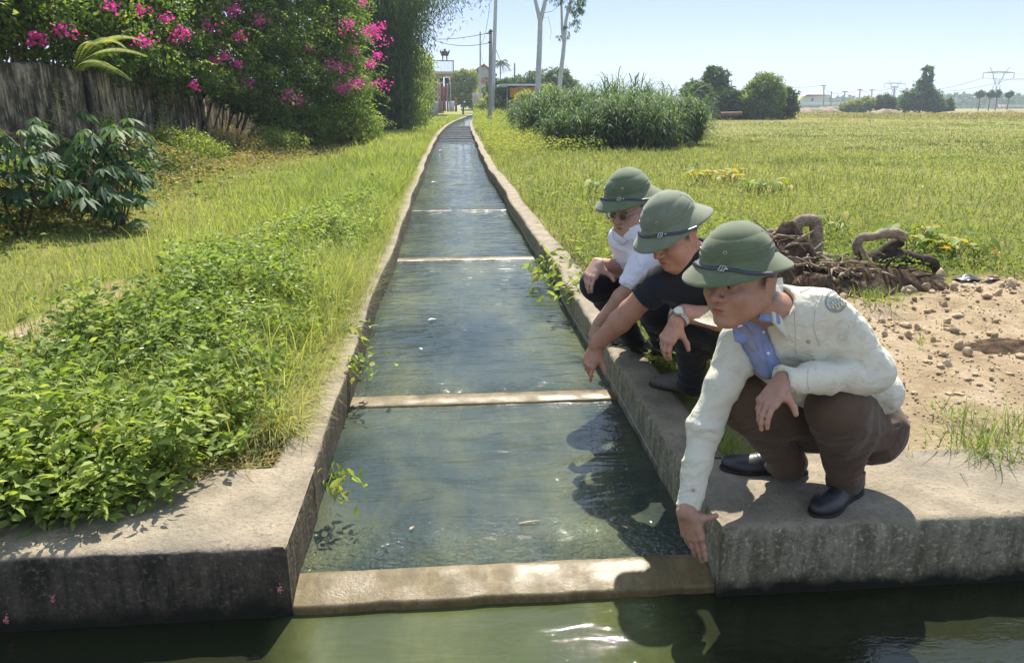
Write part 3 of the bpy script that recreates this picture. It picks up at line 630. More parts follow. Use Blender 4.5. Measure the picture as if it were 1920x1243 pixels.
tree('verge_bush', (-2.75, 52, 0), [(0, 0, 1.9, 1.5, 2.5, 1.7), (.4, 3, 2.5, 1.6, 2.5, 2.0), (-.6, 6, 2.0, 1.8, 2.5, 1.8), (.6, -2.5, 1.1, 1.1, 1.5, 1.0), (.5, 2, 4.2, 1.3, 2, 1.3)], 24000, .17, .5, G_weed, 'tall yellow green shrub between the bamboo and the pink gate posts', 'shrub', 'bushes along the left verge', tr=.07)
tree('verge_bush', (-3.2, 68, 0), [(0, 0, 1.2, 1.6, 2.5, 1.2), (.5, 4, 1.6, 1.5, 2.5, 1.5), (-.4, 9, 1.8, 1.5, 2.5, 1.7)], 14000, .18, .5, G_bamb, 'rounded shrub just before the white house wall', 'shrub', 'bushes along the left verge', tr=.07)
# dry scrub at the wall foot
S = Soup(); n = 52000; y = 8.5+rng.random(n)*18; x = WX+.15+np.abs(rng.normal(0, .75, n))*np.interp(y, [8, 14, 25], [1.6, 1.3, 2.0]); h = rng.random(n)*.95*np.exp(-(x-WX)/2.2)*(.25+patchnoise(x, y, .9, 62))+.03
L = rng.uniform(.04, .08, n); S.leaves(np.stack([x, y, gz(x, y)+h], 1), rdir(n, -.2, .8), rdir(n, .3, 1), L, L*.5, np.clip(.45+.4*patchnoise(x, y, .8, 61)+.3*rng.normal(size=n)*.5, 0, 1), .15, .4); tag(S.build('dry_scrub', G_dry), kind='stuff')
n = 16000; S = Soup(); y = 6.5+rng.random(n)*9; x = WX+.1+np.abs(rng.normal(0, .9, n))+.2; h = rng.random(n)*.55; L = rng.uniform(.05, .10, n)
S.leaves(np.stack([x, y, gz(x, y)+h], 1), rdir(n, -.2, .8), rdir(n, .3, 1), L, L*.5, np.clip(.3+.2*rng.normal(size=n), 0, 1), .15, .4); tag(S.build('understorey_weeds', G_dark), kind='stuff')
# cassava plants
def cassava(loc, H, nb, label, seed):
    root = empty('cassava_plant', loc, label, 'plant', 'cassava plants by the wall'); R = np.random.default_rng(seed); mb = MB(); S = Soup()
    for b in range(nb):
        a = R.uniform(0, 6.28); tip = np.array([math.cos(a)*R.uniform(.1, .45)*H*.5, math.sin(a)*R.uniform(.1, .45)*H*.5, H*R.uniform(.75, 1.0)]); q = np.linspace(0, 1, 8)[:, None]; pts = np.array([0, 0, -.05])*(1-q)+tip*q+np.array([math.cos(a), math.sin(a), 0])*.12*np.sin(q*3.1); mb.tube(pts, np.linspace(.013, .007, 8), 6)
        for k in range(9):
            t_ = R.uniform(.35, 1.0); p = pts[min(7, int(t_*7.99))]; a2 = k*2.4+R.uniform(0, .6); d = np.array([math.cos(a2), math.sin(a2), R.uniform(.0, .7)]); ll = R.uniform(.16, .30); e = p+d*ll; mb.tube([p, p+d*ll*.5+V3_(0, 0, .02), e], [.005, .004, .003], 5)
            nl = 7; an = np.linspace(-1.9, 1.9, nl); u = np.array([math.cos(a2), math.sin(a2), 0]); v_ = np.array([-u[1], u[0], 0]); dr = R.uniform(.25, .9)
            D = np.array([u*math.cos(x)+v_*math.sin(x)-np.array([0, 0, dr]) for x in an]); Ls = R.uniform(.18, .27)*(1-.35*(np.abs(an)/1.9)**2)
            S.leaves(np.tile(e, (nl, 1)), D, np.tile([0, 0, 1.], (nl, 1))+rng.normal(0, .15, (nl, 3)), Ls, Ls*.27, np.clip(np.full(nl, R.normal(.4, .25)), 0, 1), .12, .35, hi=True)
    S.build('leaves', G_cass, root); mb.build('stem', M_bark, root)
def V3_(*a): return np.array(a, float)
for i, (x, y, H, nb, lb) in enumerate([(-5.8, 8.9, 2.05, 9, 'tallest cassava plant at the left edge of the photo before the wall'), (-4.75, 8.7, 1.25, 7, 'cassava plant with dark drooping leaves in front of the streaked wall'), (-4.7, 9.9, 1.2, 7, 'cassava plant in the middle of its row below the streaks'), (-4.0, 9.5, 1.3, 8, 'rightmost cassava plant with sunlit leaves beside the open grass'), (-3.85, 8.8, .7, 5, 'small low cassava plant at the edge of the grass'), (-5.3, 7.9, 1.55, 8, 'cassava plant lowest at the left edge, mostly in shade')]):
    cassava((x, y, float(gz(x, y))), H, nb, lb, 90+i)
for i, (x, y, s_, gm, lb) in enumerate([(-6.1, 11.2, .8, G_weed, 'leafy bush between the cassava plants and the streaked wall'), (-6.2, 13.4, .65, G_dark, 'dark bush at the wall foot beyond the cassava plants'), (-5.9, 15.4, .7, G_dry, 'brownish scrub bush below the middle of the wall'), (-6.0, 18.0, .9, G_weed, 'green scrub bush before the far part of the wall'), (-5.6, 20.4, .8, G_dry, 'brown scrub bush near the pale post'), (-4.9, 22.6, .8, G_weed, 'leafy scrub bush left of the pale post'), (-5.2, 10.6, .45, G_dry, 'small dry bush right behind the low cassava plant')]):
    tree('scrub_bush', (x, y, 0), [(0, 0, .45*s_, .75*s_, .8*s_, .5*s_), (.5*s_, .5*s_, .3*s_, .5*s_, .6*s_, .35*s_), (-.4*s_, -.4*s_, .5*s_, .5*s_, .5*s_, .5*s_)], int(5200*s_), .07, .5, gm, lb, 'bush', 'scrub bushes at the wall foot', tr=.02)
# creepers on the wall
def creeper(y0, z0, z1, label, seed, w_=.25, n=700):
    root = empty('wall_creeper', (WX+.08, y0, z0), label, 'creeper', 'creepers on the boundary wall'); R = np.random.default_rng(seed); mb = MB(); S = Soup(); t_ = np.linspace(0, 1, 20); pts = np.stack([.03+.05*np.sin(t_*9), w_*.6*np.sin(t_*5+seed), (z1-z0)*t_], 1); mb.tube(pts, np.linspace(.008, .003, 20), 5)
    p = pts[R.integers(20, size=n)]+R.normal(0, 1, (n, 3))*np.array([.06, w_*.45, .07]); S.leaves(p, rdir(n, -.6, .5)+np.array([.5, 0, 0]), np.tile([1., -.2, .6], (n, 1)), .06, .038, np.clip(R.normal(.55, .2, n), 0, 1), .15, .4); S.build('leaves', G_weed, root); mb.build('stem', M_stem, root)
creeper(17.6, .1, 1.35, 'sunlit creeper climbing the wall below the hedge', 1, .2, 260); creeper(14.5, .2, 1.7, 'thin creeper with sparse leaves climbing the middle of the wall', 2, .18, 200); creeper(16.0, .1, 1.2, 'dark creeper patch low on the wall', 3, .5, 500); creeper(11.8, .2, 1.9, 'leafy creeper hanging on the wall behind the cassava plants', 4, .55, 600); creeper(19.3, .2, 2.0, 'dense creeper at the far visible part of the wall', 5, .6, 900)

# elephant grass
def napier(loc, Rr, H, ns, label, seed):
    root = empty('elephant_grass', loc, label, 'tall grass', 'clumps of elephant grass'); R = np.random.default_rng(seed); S = Soup(); P = []; D = []; L = []; ST = []
    for i in range(ns):
        a = R.uniform(0, 6.28); q = Rr*R.random()**.5; p0 = np.array([math.cos(a)*q, math.sin(a)*q*.8, 0]); h = H*R.uniform(.55, 1.0)*(1-.30*(q/Rr)**2.5); ln = np.array([math.cos(a), math.sin(a), 0])*R.uniform(0, .30)*(q/Rr)*1.2
        tip = p0+ln*h+np.array([0, 0, h*.80]); ST.append((p0, tip))
        m = 15; t_ = np.linspace(.10, 1, m)+R.normal(0, .03, m); P.append(p0+(tip-p0)*t_[:, None]); aa = R.uniform(0, 6.28)+np.arange(m)*2.5; up = .9+1.1*t_**3
        D.append(np.stack([np.cos(aa), np.sin(aa), up], 1)); L.append(R.uniform(.7, 1.15, m)*H*.42)
    P = np.concatenate(P); D = np.concatenate(D); L = np.concatenate(L); n = len(P)
    S.blades(P, D, L, R.uniform(.028, .050, n), np.clip(R.normal(.45, .2, n), 0, 1), R.uniform(1.0, 2.3, n), 5)
    S.build('leaves', G_eleph, root); mb = MB()
    for p0, tip in ST[::2]: mb.tube([p0, (p0+tip)/2, tip], [.014, .012, .006], 5)
    mb.build('stalks', M_stem, root)
for i, (x, y, Rr, H, ns, lb) in enumerate([
    (4.5, 25.5, 1.2, 1.75, 120, 'nearest clump of elephant grass with drooping pale blades above the weeds'),
    (6.3, 26.0, 1.5, 2.2, 190, 'elephant grass clump in the middle with blades hanging to the field'),
    (8.1, 28.5, 1.5, 2.35, 220, 'rightmost elephant grass clump beside the open field'),
    (6.9, 31.0, 1.9, 2.9, 240, 'tallest elephant grass at the top of the thicket'),
    (5.0, 33.0, 1.8, 2.5, 200, 'elephant grass behind the nearest clump, left side of the thicket'),
    (4.7, 42.0, 1.3, 2.0, 110, 'leftmost elephant grass clump below the two pale tree trunks'),
    (6.8, 42.0, 2.0, 2.9, 170, 'elephant grass at the back of the thicket under the right trunk')]):
    napier((x, y, 0), Rr, H, ns, lb, 60+i)
# broad leaved wild taro
def taro(loc, n, lh, sz, label, rr, seed):
    rad_s = .10 if sz > .16 else sz*1.6; sz = sz*.62; n = int(n*1.9); lh = lh*.8; root = empty('taro_plant', loc, label, 'plant', 'broad leaved taro plants'); R = np.random.default_rng(seed); mb = MB(); V = []; F = []; RR = []; k = 0
    for i in range(n):
        b0 = np.array([R.normal(0, rad_s), R.normal(0, rad_s*1.6), 0]); a = R.uniform(0, 6.28); h = lh*R.uniform(.6, 1.1); e = np.array([math.cos(a)*h*R.uniform(.2, .8), math.sin(a)*h*R.uniform(.2, .8), h]); e_ = e; mb.tube([(0, 0, -.01), b0, b0+e*.5+np.array([0, 0, h*.12]), b0+e], [.005, .006, .005, .003], 5); e = e+b0
        s_ = sz*R.uniform(.6, 1.2); u = nrm_(np.array([math.cos(a), math.sin(a), R.uniform(-.9, .2)])); sd = nrm_(np.cross(u, [0, 0, 1])); nn = np.cross(sd, u)
        out = [(-.25, .0), (-.42, .22), (-.25, .40), (.1, .42), (.5, .28), (1., 0), (.5, -.28), (.1, -.42), (-.25, -.40), (-.42, -.22)]
        pts = [e]+[e+(u*x+sd*y+nn*(abs(y)*.35-.12*x*x))*s_ for x, y in out]; V += pts; F += [(k, k+1+j, k+1+(j+1) % 10) for j in range(10)]; RR += [np.clip(R.normal(rr, .25), 0, 1)]*11; k += 11
    mk('leaves', np.array(V), np.array(F), G_yel, root, attrs={'r': np.array(RR)}); mb.build('stem', M_stem, root)
def nrm_(v): return v/np.linalg.norm(v)
for i, (px, py, n, lh, sz, lb, rr) in enumerate([(1310, 345, 9, .35, .22, 'yellowing taro patch behind the first helmet', .75), (1360, 345, 9, .35, .22, 'orange and yellow taro leaves right of the helmets', .8), (1420, 365, 8, .32, .2, 'taro plant with green leaves beyond the tree roots', .3), (1455, 362, 6, .3, .2, 'small taro with one reddish leaf in the field weeds', .5), (1272, 318, 10, .3, .12, 'dark round leafy bush in the weeds above the helmets', .05), (1108, 385, 3, .55, .2, 'single large pale leaf beside the farthest man', .1),
    (1690, 478, 6, .32, .24, 'large grey green taro leaves behind the dead root', .15), (1740, 478, 9, .33, .2, 'bright yellow green taro by the right end of the root', .6), (1800, 485, 9, .26, .18, 'low yellow green taro behind the black rubbish', .5), (1565, 440, 7, .35, .2, 'taro leaves standing between the two raised roots', .35)]):
    g = Zp(px, py, 0); taro((g[0], g[1], float(gz(g[0], g[1]))), n, lh, sz, lb, rr, 200+i)
# grass tufts on the bare soil and slab edges
def tuft(px, py, n, L, label, seed, spread=.08, w_=(.003, .006), z=0.0, bend=.8):
    g = Zp(px, py, z); root = (g[0], g[1], max(float(gz(g[0], g[1])), -.02)) ; S = Soup(); R = np.random.default_rng(seed); p = np.zeros((n, 3)); p[:, :2] = R.normal(0, spread, (n, 2)); d = R.normal(0, .55, (n, 3)); d[:, 2] = 1; d[:, :2] += p[:, :2]*4
    S.blades(p, d, R.uniform(.4, 1.2, n)*L, R.uniform(*w_, n), np.clip(R.normal(.38, .15, n), 0, 1), bend*R.uniform(.4, 1.4, n), 4); o = S.build('grass_tuft', G_grass); o.location = root; tag(o, label, 'grass tuft', 'grass tufts on the bare soil')
tuft(1848, 838, 230, .20, 'large grass tuft on the slab edge near the right border', 1, .09); tuft(1790, 772, 70, .13, 'small spiky grass tuft left of the large one', 2, .05); tuft(1905, 800, 90, .17, 'grass tuft cut by the right border above the slab', 3, .06)
tuft(1640, 565, 170, .16, 'bright grass tuft between the roots and the bare soil', 4, .09); tuft(1726, 640, 14, .14, 'thin upright grass sprout alone on the soil', 5, .012); tuft(1222, 640, 130, .30, 'long dark grass tuft growing between the two dark trousered men', 6, .07, bend=.5)
tuft(1362, 832, 110, .14, 'grass tuft behind the nearest man black shoe', 7, .07); tuft(1935, 860, 60, .12, 'short grass by the far right slab edge', 8, .06); tuft(1835, 852, 24, .12, 'sparse short blades lying on the slab below the large tuft', 9, .03, bend=1.5); tuft(1700, 845, 14, .08, 'few tiny sprouts in the slab joint behind the trousers', 10, .03)
# leafy sprigs hanging over the walls
def sprig(P, n, L, label, seed, sp=.10, hang=.3, cat='sprig', gm=None):
    S = Soup(); R = np.random.default_rng(seed); p = R.normal(0, sp, (n, 3))*np.array([1, 1, .7]); d = rdir(n, -.6, .7); d[:, 2] -= hang; Ls = R.uniform(.7, 1.2, n)*L
    root = empty('leafy_sprig', P, label, cat, 'leafy sprigs over the canal walls'); S.leaves(p, d, rdir(n, .3, 1), Ls, Ls*.45, np.clip(R.normal(.6, .2, n), 0, 1), .15, .5, hi=True); S.build('leaves', gm or G_weed, root); mb = MB()
    for i in range(8): q = p[R.integers(n)]; mb.tube([(-.05, 0, -.02), q*.5+np.array([0, 0, .03]), q], [.003, .002, .001], 4)
    mb.build('stem', M_stem, root)
sprig(Zp(632, 885, 0)+np.array([.0, 0, -.02]), 46, .05, 'leafy sprig hanging over the left wall near the front block', 1, .05, .9)
sprig(Zp(655, 625, 0)+np.array([0, 0, .02]), 60, .055, 'sprig with bare twig on the left wall level with the second man hand', 2, .07)
sprig(Zp(690, 690, 0)+np.array([-.05, 0, .03]), 50, .05, 'small sprig on the left wall below the bare twig', 3, .06)
sprig(Zp(1022, 500, 0)+np.array([0, 0, 0]), 50, .08, 'yellow green sprig hanging over the right wall by the third sill', 4, .09, .7)
sprig(Zp(1062, 545, 0)+np.array([.03, 0, .03]), 60, .075, 'sprig with spread leaves on the right wall before the farthest man knee', 5, .10, .2)
sprig(Zp(1075, 490, 0)+np.array([.03, 0, .05]), 70, .07, 'low leafy sprig growing behind the right wall', 6, .12, .1)
# ================= ROOTS, STONES, DEBRIS =================
def rough(V, sc, amp, o=4, s=0): return V+rows(V-V.mean(0))*(fbm(V*sc, o, s)*amp)[:, None]
t = NT('dead_wood'); v = t.co((1, 1, 1), 'World'); c = t.ramp(t.noise(t.co((9, 9, 26), 'World'), 1.6, 7, .7, 1.5), [(.32, (.10, .075, .05)), (.52, (.27, .205, .145)), (.7, (.47, .38, .28))]); t.base(c, .9, .15); t.bump(t.noise(t.co((12, 12, 30), 'World'), 2.2, 7, .7, 1.5), .9, .012); M_wood = t.m
t = NT('charred_wood'); v = t.co(kind='World'); c = t.ramp(t.noise(v, 14, 7, .7), [(.35, (.022, .017, .014)), (.6, (.075, .055, .045)), (.75, (.17, .13, .10))]); t.base(c, .9, .15); t.bump(t.noise(v, 30, 7, .7), .9, .012); M_char = t.m
t = NT('stone'); v = t.co(kind='World'); c = t.ramp(t.noise(v, 9, 7, .65), [(.3, (.27, .20, .125)), (.55, (.40, .31, .205)), (.75, (.52, .44, .33))]); t.base(c, .95, .1); t.bump(t.noise(v, 40, 7, .7), .8, .01); M_stone = t.m
def rootmesh(path, rr, Y, mat, name, label, seed=0, branches=(), group='dead tree roots dumped on the soil', n=12):
    """root following photo points placed at their real distance"""
    root = empty(name, tuple(Yp(path[0][0], path[0][1], Y)), label, 'dead root', group); o0 = np.array(root.location)
    def tubeof(pts, rr_, sd):
        P = np.array(pts) ; L = np.linspace(0, 1, len(P)); q = np.linspace(0, 1, 8*len(P)); S_ = np.stack([np.interp(q, L, P[:, i]) for i in range(3)], 1)
        for _ in range(2): S_[1:-1] = (S_[:-2]+S_[1:-1]*2+S_[2:])/4
        mb = MB(); mb.tube(S_, np.interp(q, np.linspace(0, 1, len(rr_)), rr_)*(1+.25*fbm(S_*14, 3, sd)), n); V = np.concatenate(mb.v); mb.v = [V+ (fbm(V*17, 5, sd+3)*.045)[:, None]*np.array([.6, .6, .8])]
        return mb
    P = [Yp(p[0], p[1], Y+(p[2] if len(p) > 2 else 0)) for p in path]; mb = tubeof(P, rr, seed); V = np.concatenate(mb.v); mb.v = [V-o0]; mb.build('root_limb', mat, root, smooth=True)
    for bp, br in branches:
        P = [Yp(p[0], p[1], Y+(p[2] if len(p) > 2 else 0)) for p in bp]; m2 = tubeof(P, br, seed+9); V = np.concatenate(m2.v); m2.v = [V-o0]; m2.build('root_limb', mat, root, smooth=True)
    return root
rootmesh([(1395, 500, .1), (1425, 462), (1437, 438), (1470, 439), (1490, 424), (1505, 412), (1528, 414), (1532, 440), (1528, 478), (1512, 505)], [.05, .05, .045, .05, .055, .05, .055, .055, .065, .06], 6.2, M_wood, 'tree_root', 'pale bent root arching up from the brown root mass behind the nearest man', 1,
    [([(1500, 430), (1502, 470), (1490, 500)], [.022, .03, .03]), ([(1528, 480), (1560, 485), (1590, 478)], [.05, .035, .02]), ([(1515, 490), (1500, 500), (1470, 512)], [.04, .03, .02])])
rootmesh([(1655, 545, -.15), (1640, 515), (1618, 488), (1606, 462), (1612, 446), (1640, 444), (1665, 437), (1690, 441), (1697, 450)], [.06, .055, .05, .04, .035, .035, .035, .04, .02], 5.9, M_wood, 'tree_root', 'pale forked root standing in a loop left of the dark log', 2,
    [([(1640, 520), (1665, 532), (1680, 540)], [.045, .04, .02]), ([(1618, 490), (1600, 505), (1590, 540)], [.03, .03, .02])])
rootmesh([(1598, 500), (1640, 482), (1690, 480), (1725, 487), (1748, 490), (1758, 512)], [.07, .065, .055, .05, .045, .035], 5.95, M_char, 'charred_log', 'dark charred log lying to the right across the soil', 3,
    [([(1690, 452), (1665, 466), (1650, 478)], [.045, .05, .045])])
rootmesh([(1560, 520), (1590, 545), (1610, 560)], [.055, .04, .02], 5.6, M_wood, 'tree_root', 'short pale root stub pointing down towards the grass tuft', 4)
# heap of rooty soil
def heap(px, py, R, H, label, mat, seed, cat='soil heap', grp=None, flat=1.0, ntw=0, name='soil_heap'):
    g = Zp(px, py, 0); root = empty(name, (g[0], g[1], float(gz(g[0], g[1]))-.02), label, cat, grp); n = 56; a = np.linspace(-1, 1, n); X, Y = np.meshgrid(a, a, indexing='ij'); rr = np.hypot(X, Y)
    base = np.clip(1-rr**2, 0, 1)**.8; P = np.stack([X*R, Y*R*flat, X*0], -1); nz = fbm((P.reshape(-1, 3)+seed*3)*np.array([5, 5, 1]), 5, seed).reshape(X.shape); P[..., 2] = H*base*(1+nz*1.1)+nz*.10*base-(rr > .98)*.05
    ix = np.arange(n*n).reshape(n, n); mk('soil', P.reshape(-1, 3), np.stack([ix[:-1, :-1], ix[1:, :-1], ix[1:, 1:], ix[:-1, 1:]], -1).reshape(-1, 4), mat, root)
    if ntw:
        Rn = np.random.default_rng(seed); mb = MB()
        for i in range(ntw):
            a_ = Rn.uniform(0, 6.28); q = Rn.uniform(0, .85); p = np.array([math.cos(a_)*R*q, math.sin(a_)*R*flat*q, H*(1-q*q)**.8*.95]); d = nrm_(np.array([Rn.normal(), Rn.normal(), Rn.uniform(-.1, .7)])); L = Rn.uniform(.06, .30); k = nrm_(np.cross(d, [.3, .2, 1]))
            mb.tube([p, p+d*L*.5+k*L*.12, p+d*L-np.array([0, 0, L*.12])], [Rn.uniform(.005, .026), Rn.uniform(.004, .014), .003], 6)
        mb.build('twigs', M_wood if seed != 3 else M_char, root)
    return root
t = NT('dark_rooty_soil'); v = t.co(kind='World'); c = t.ramp(t.noise(v, 12, 8, .75), [(.35, (.03, .02, .013)), (.55, (.11, .075, .05)), (.72, (.26, .19, .13))]); t.base(c, .97, .05); t.bump(t.noise(v, 26, 8, .75), 1, .03); M_rs = t.m
heap(1425, 520, .62, .42, 'big brown mass of roots and soil under the arching root', M_rs, 1, 'root mass', None, .7, 130, 'root_mass')
heap(1560, 530, .62, .22, 'dark low root debris between the two raised roots', M_rs, 2, 'root mass', None, .55, 80, 'root_mass')
heap(1660, 525, .55, .16, 'blackish debris under the charred log', M_rs, 3, 'root mass', None, .5, 40, 'root_mass')
heap(1905, 640, .42, .07, 'dark damp clod of soil at the right border', M_rs, 4, 'soil heap', None, .6, 0)
# stones: six shapes, copied
R_ = np.random.default_rng(12)
def stone_mesh(seed):
    n, m = 14, 10; V = [(0, 0, -1)]; 
    for j in range(1, m):
        for i in range(n): a = i/n*2*math.pi; p = j/m*math.pi; V.append((math.cos(a)*math.sin(p), math.sin(a)*math.sin(p), -math.cos(p)))
    V.append((0, 0, 1)); V = np.array(V, float); f = [(0, 1+(i+1) % n, 1+i) for i in range(n)]; q = []
    for j in range(m-2):
        for i in range(n): a, b = 1+j*n+i, 1+j*n+(i+1) % n; q.append((a, b, b+n, a+n))
    k = len(V)-1; b0 = 1+(m-2)*n; f += [(b0+i, b0+(i+1) % n, k) for i in range(n)]
    d = 1+fbm(V*1.1+seed*5, 3, seed)*1.6; V = V*d[:, None]; R0 = np.random.default_rng(seed)
    for _ in range(7):
        nn_ = R0.normal(size=3); nn_ /= np.linalg.norm(nn_); h_ = V@nn_; lim = R0.uniform(.55, .8); V = V-np.outer(np.clip(h_-lim, 0, 9), nn_)
    V[:, 2] *= .8; V += fbm(V*5, 4, seed+1)[:, None]*.16*V
    me = mk('stone', V, [np.array(f), np.array(q)], M_stone); d_ = me.data; bpy.data.objects.remove(me); return d_
SM = [stone_mesh(i) for i in range(6)]
def stone(x, y, s, label, grp='stones on the bare soil'):
    o = bpy.data.objects.new('stone', SM[R_.integers(6)]); COL.objects.link(o); o.location = (x, y, float(gz(x, y))+s*.35); o.scale = (s*R_.uniform(.8, 1.3), s*R_.uniform(.8, 1.2), s*R_.uniform(.7, 1.1)); o.rotation_euler = (R_.uniform(-1.5, 1.5), R_.uniform(-1.5, 1.5), R_.uniform(0, 6.28)); tag(o, label, 'stone', grp)
for px, py, s, lb in [(1735, 535, .13, 'largest pale stone in front of the charred log'), (1762, 522, .12, 'upright pale stone at the right end of the log'), (1790, 530, .10, 'rounded stone right of the upright one'), (1705, 540, .09, 'stone left of the largest pale stone'), (1895, 540, .09, 'stone near the right border below the taro'), (1800, 640, .085, 'split stone lying alone mid soil'), (1815, 652, .07, 'stone touching the split stone from the right'), (1778, 590, .05, 'stone above the lone grass sprout, right of it'), (1655, 590, .05, 'stone beside the nearest man shoulder'), (1700, 595, .06, 'pair partner stone below the bright grass tuft'), (1722, 600, .05, 'small stone right of the pair below the tuft'), (1660, 625, .045, 'stone nearest the pale jacket sleeve'), (1690, 628, .04, 'dark small stone left of the grass sprout'), (1850, 560, .06, 'stone in the upper right soil'), (1870, 590, .045, 'reddish stone in the upper right soil'), (1745, 665, .03, 'small stone below the split stone, to its left'), (1862, 700, .035, 'whitish flat stone right of centre soil'), (1715, 725, .03, 'small stone above the slab joint')]:
    g = Zp(px, py, 0); stone(g[0], g[1], s*.52, lb)
for i in range(50):
    y = 2.8+3.3*R_.random()**.8; x = 1.7+R_.random()*4.0; 
    if dirt_at(np.array([x]), np.array([y]))[0] < .5: continue
    stone(x, y, R_.uniform(.010, .028)*(1+.8*(y > 4)), 'small loose stone among many alike on the bare soil', 'small loose stones on the bare soil')
# pebbles and clods
n = 9000; x = 1.45+rng.random(n)*5.5; y = 2.65+rng.random(n)*3.8; kp = dirt_at(x, y) > .5; kp &= patchnoise(x, y, 1.2, 71) > .25*rng.random(n); x, y = x[kp], y[kp]; n = len(x); s_ = rng.uniform(.003, .011, n)*(1+1.2*(rng.random(n) > .93))
T4 = np.array([(1, 0, 0), (-.4, .9, 0), (-.5, -.8, 0), (0, .1, .9), (.1, 0, -.6)]); T = T4[None]*s_[:, None, None]*rng.uniform(.6, 1.3, (n, 5, 3)); an = rng.random(n)*6.28; cs, sn = np.cos(an)[:, None], np.sin(an)[:, None]
T = np.stack([T[..., 0]*cs-T[..., 1]*sn, T[..., 0]*sn+T[..., 1]*cs, T[..., 2]], -1)+np.stack([x, y, gz(x, y)+s_*.3], 1)[:, None]; off = np.arange(n)[:, None, None]*5
F = (off+np.array([(0, 1, 3), (1, 2, 3), (2, 0, 3), (1, 0, 4), (2, 1, 4), (0, 2, 4)])[None]).reshape(-1, 3); tag(mk('pebbles', T.reshape(-1, 3), F, M_stone), kind='stuff')
# clods of broken earth
n = 900; x = 1.5+rng.random(n)*5.5; y = 3.0+3.1*rng.random(n)**.6; kp = (dirt_at(x, y) > .4) & (patchnoise(x, y, 1.6, 73) > .35); x, y = x[kp], y[kp]; n = len(x); s_ = rng.uniform(.008, .028, n)*np.where(rng.random(n) > .9, 1.4, 1)
CV, CF, kk_ = [], [], 0
for i in range(n):
    m_ = SM[i % 6]; 
    if i < 6: v_ = np.zeros(len(m_.vertices)*3, np.float32); m_.vertices.foreach_get('co', v_); SM_v = globals().setdefault('SM_v', []); SM_v.append(v_.reshape(-1, 3)); SM_f = globals().setdefault('SM_f', []); SM_f.append(np.array([tuple(p.vertices) if len(p.vertices) == 4 else tuple(p.vertices)+(p.vertices[2],) for p in m_.polygons]))
    a = rng.random()*6.28; Rm = np.array([[math.cos(a), -math.sin(a), 0], [math.sin(a), math.cos(a), 0], [0, 0, 1]]); v_ = (SM_v[i % 6]*rng.uniform(.7, 1.3, 3))@Rm.T*s_[i]+np.array([x[i], y[i], float(gz(x[i], y[i]))+s_[i]*.2]); CV.append(v_); f_ = SM_f[i % 6]; CF.append(f_+kk_); kk_ += len(v_)
CF = np.concatenate(CF); tq = CF[:, 2] == CF[:, 3]; M_clod = simple('earth_clods', (.38, .285, .18), .97, .05, .3, 9, .01)
tag(mk('soil_clods', np.concatenate(CV), [CF[~tq], CF[tq][:, :3]], M_clod), kind='stuff')
# rubbish by the roots
def rag(px, py, s, col, label, seed, nm='plastic_scrap'):
    g = Zp(px, py, 0); n = 16; a = np.linspace(-1, 1, n); X, Y = np.meshgrid(a, a, indexing='ij'); P = np.stack([X*s, Y*s*.7, X*0], -1).reshape(-1, 3); z = np.abs(fbm(P*9/s*.12+seed, 4, seed))*s*1.5*np.clip(1.2-np.hypot(X, Y).ravel(), .1, 1); P[:, 2] = z+.012; P[:, :2] += fbm(P*30+seed, 3, seed)[:, None]*s*.4
    ix = np.arange(n*n).reshape(n, n); q = np.stack([ix[:-1, :-1], ix[1:, :-1], ix[1:, 1:], ix[:-1, 1:]], -1).reshape(-1, 4); V = np.vstack([P, P+np.array([0, 0, .002])]); o = mk(nm, V, np.vstack([q[:, ::-1], q+n*n]), simple(nm, col, .35, .5, .2, 12)); o.location = (g[0], g[1], float(gz(g[0], g[1]))); tag(o, label, 'rubbish')
rag(1700, 522, .12, (.55, .52, .34), 'crumpled yellowish plastic under the charred log', 3); rag(1660, 534, .09, (.02, .02, .025), 'black plastic rag left of the yellowish plastic', 4); rag(1815, 522, .10, (.015, .015, .02), 'black plastic scrap on the soil near the taro', 5); rag(1860, 524, .06, (.12, .05, .03), 'brown scrap right of the black plastic', 6); rag(1680, 512, .05, (.6, .6, .6), 'small white scrap by the dark log', 7); rag(1735, 348, .07, (.6, .62, .65), 'tiny white litter scrap far out in the field', 8)
# floating bits on the water
def bit(px, py, z, L, w_, ang, col, label, cat, nm):
    g = Zp(px, py, z); mb = MB()
    if w_ < .01: d = np.array([math.cos(ang), math.sin(ang), 0]); mb.tube([-d*L/2, np.array([0, 0, .003]), d*L/2+np.array([0, 0, .002])], [w_*.5, w_*.6, w_*.35], 6)
    else:
        S = Soup(); S.leaves(np.array([[0, 0, .003]]), np.array([[math.cos(ang), math.sin(ang), .12]]), np.array([[0, 0, 1.]]), L, w_, np.ones(1), .2, .1); mb.add(np.concatenate(S.v), np.concatenate(S.t))
    o = mb.build(nm, simple(nm+'_tone', col, .6, .3, .15, 30)); o.location = g; tag(o, label, cat)
bit(993, 979, ZW1+.006, .085, .006, .12, (.42, .34, .22), 'pale straight twig floating before the nearest sill', 'twig', 'floating_twig')
bit(768, 994, ZW1+.006, .028, .014, .9, (.35, .24, .12), 'small brown leaf floating left of the twig', 'leaf', 'floating_leaf')
bit(792, 656, ZW1+.008, .04, .016, 2.2, (.75, .75, .72), 'white petal floating in the middle of the canal', 'petal', 'floating_petal')
bit(802, 601, ZW1+.008, .07, .03, .2, (.7, .7, .68), 'white scrap floating left of the pale patch', 'scrap', 'floating_scrap')
bit(1178, 992, ZW1+.006, .03, .014, 2.4, (.45, .30, .18), 'brown leaf floating near the sparkling right end of the sill', 'leaf', 'floating_leaf')
bit(1180, 1075, ZW0+.03, .03, .01, .5, (.25, .30, .05), 'green leaf scrap stuck on the nearest sill', 'leaf', 'stranded_leaf')
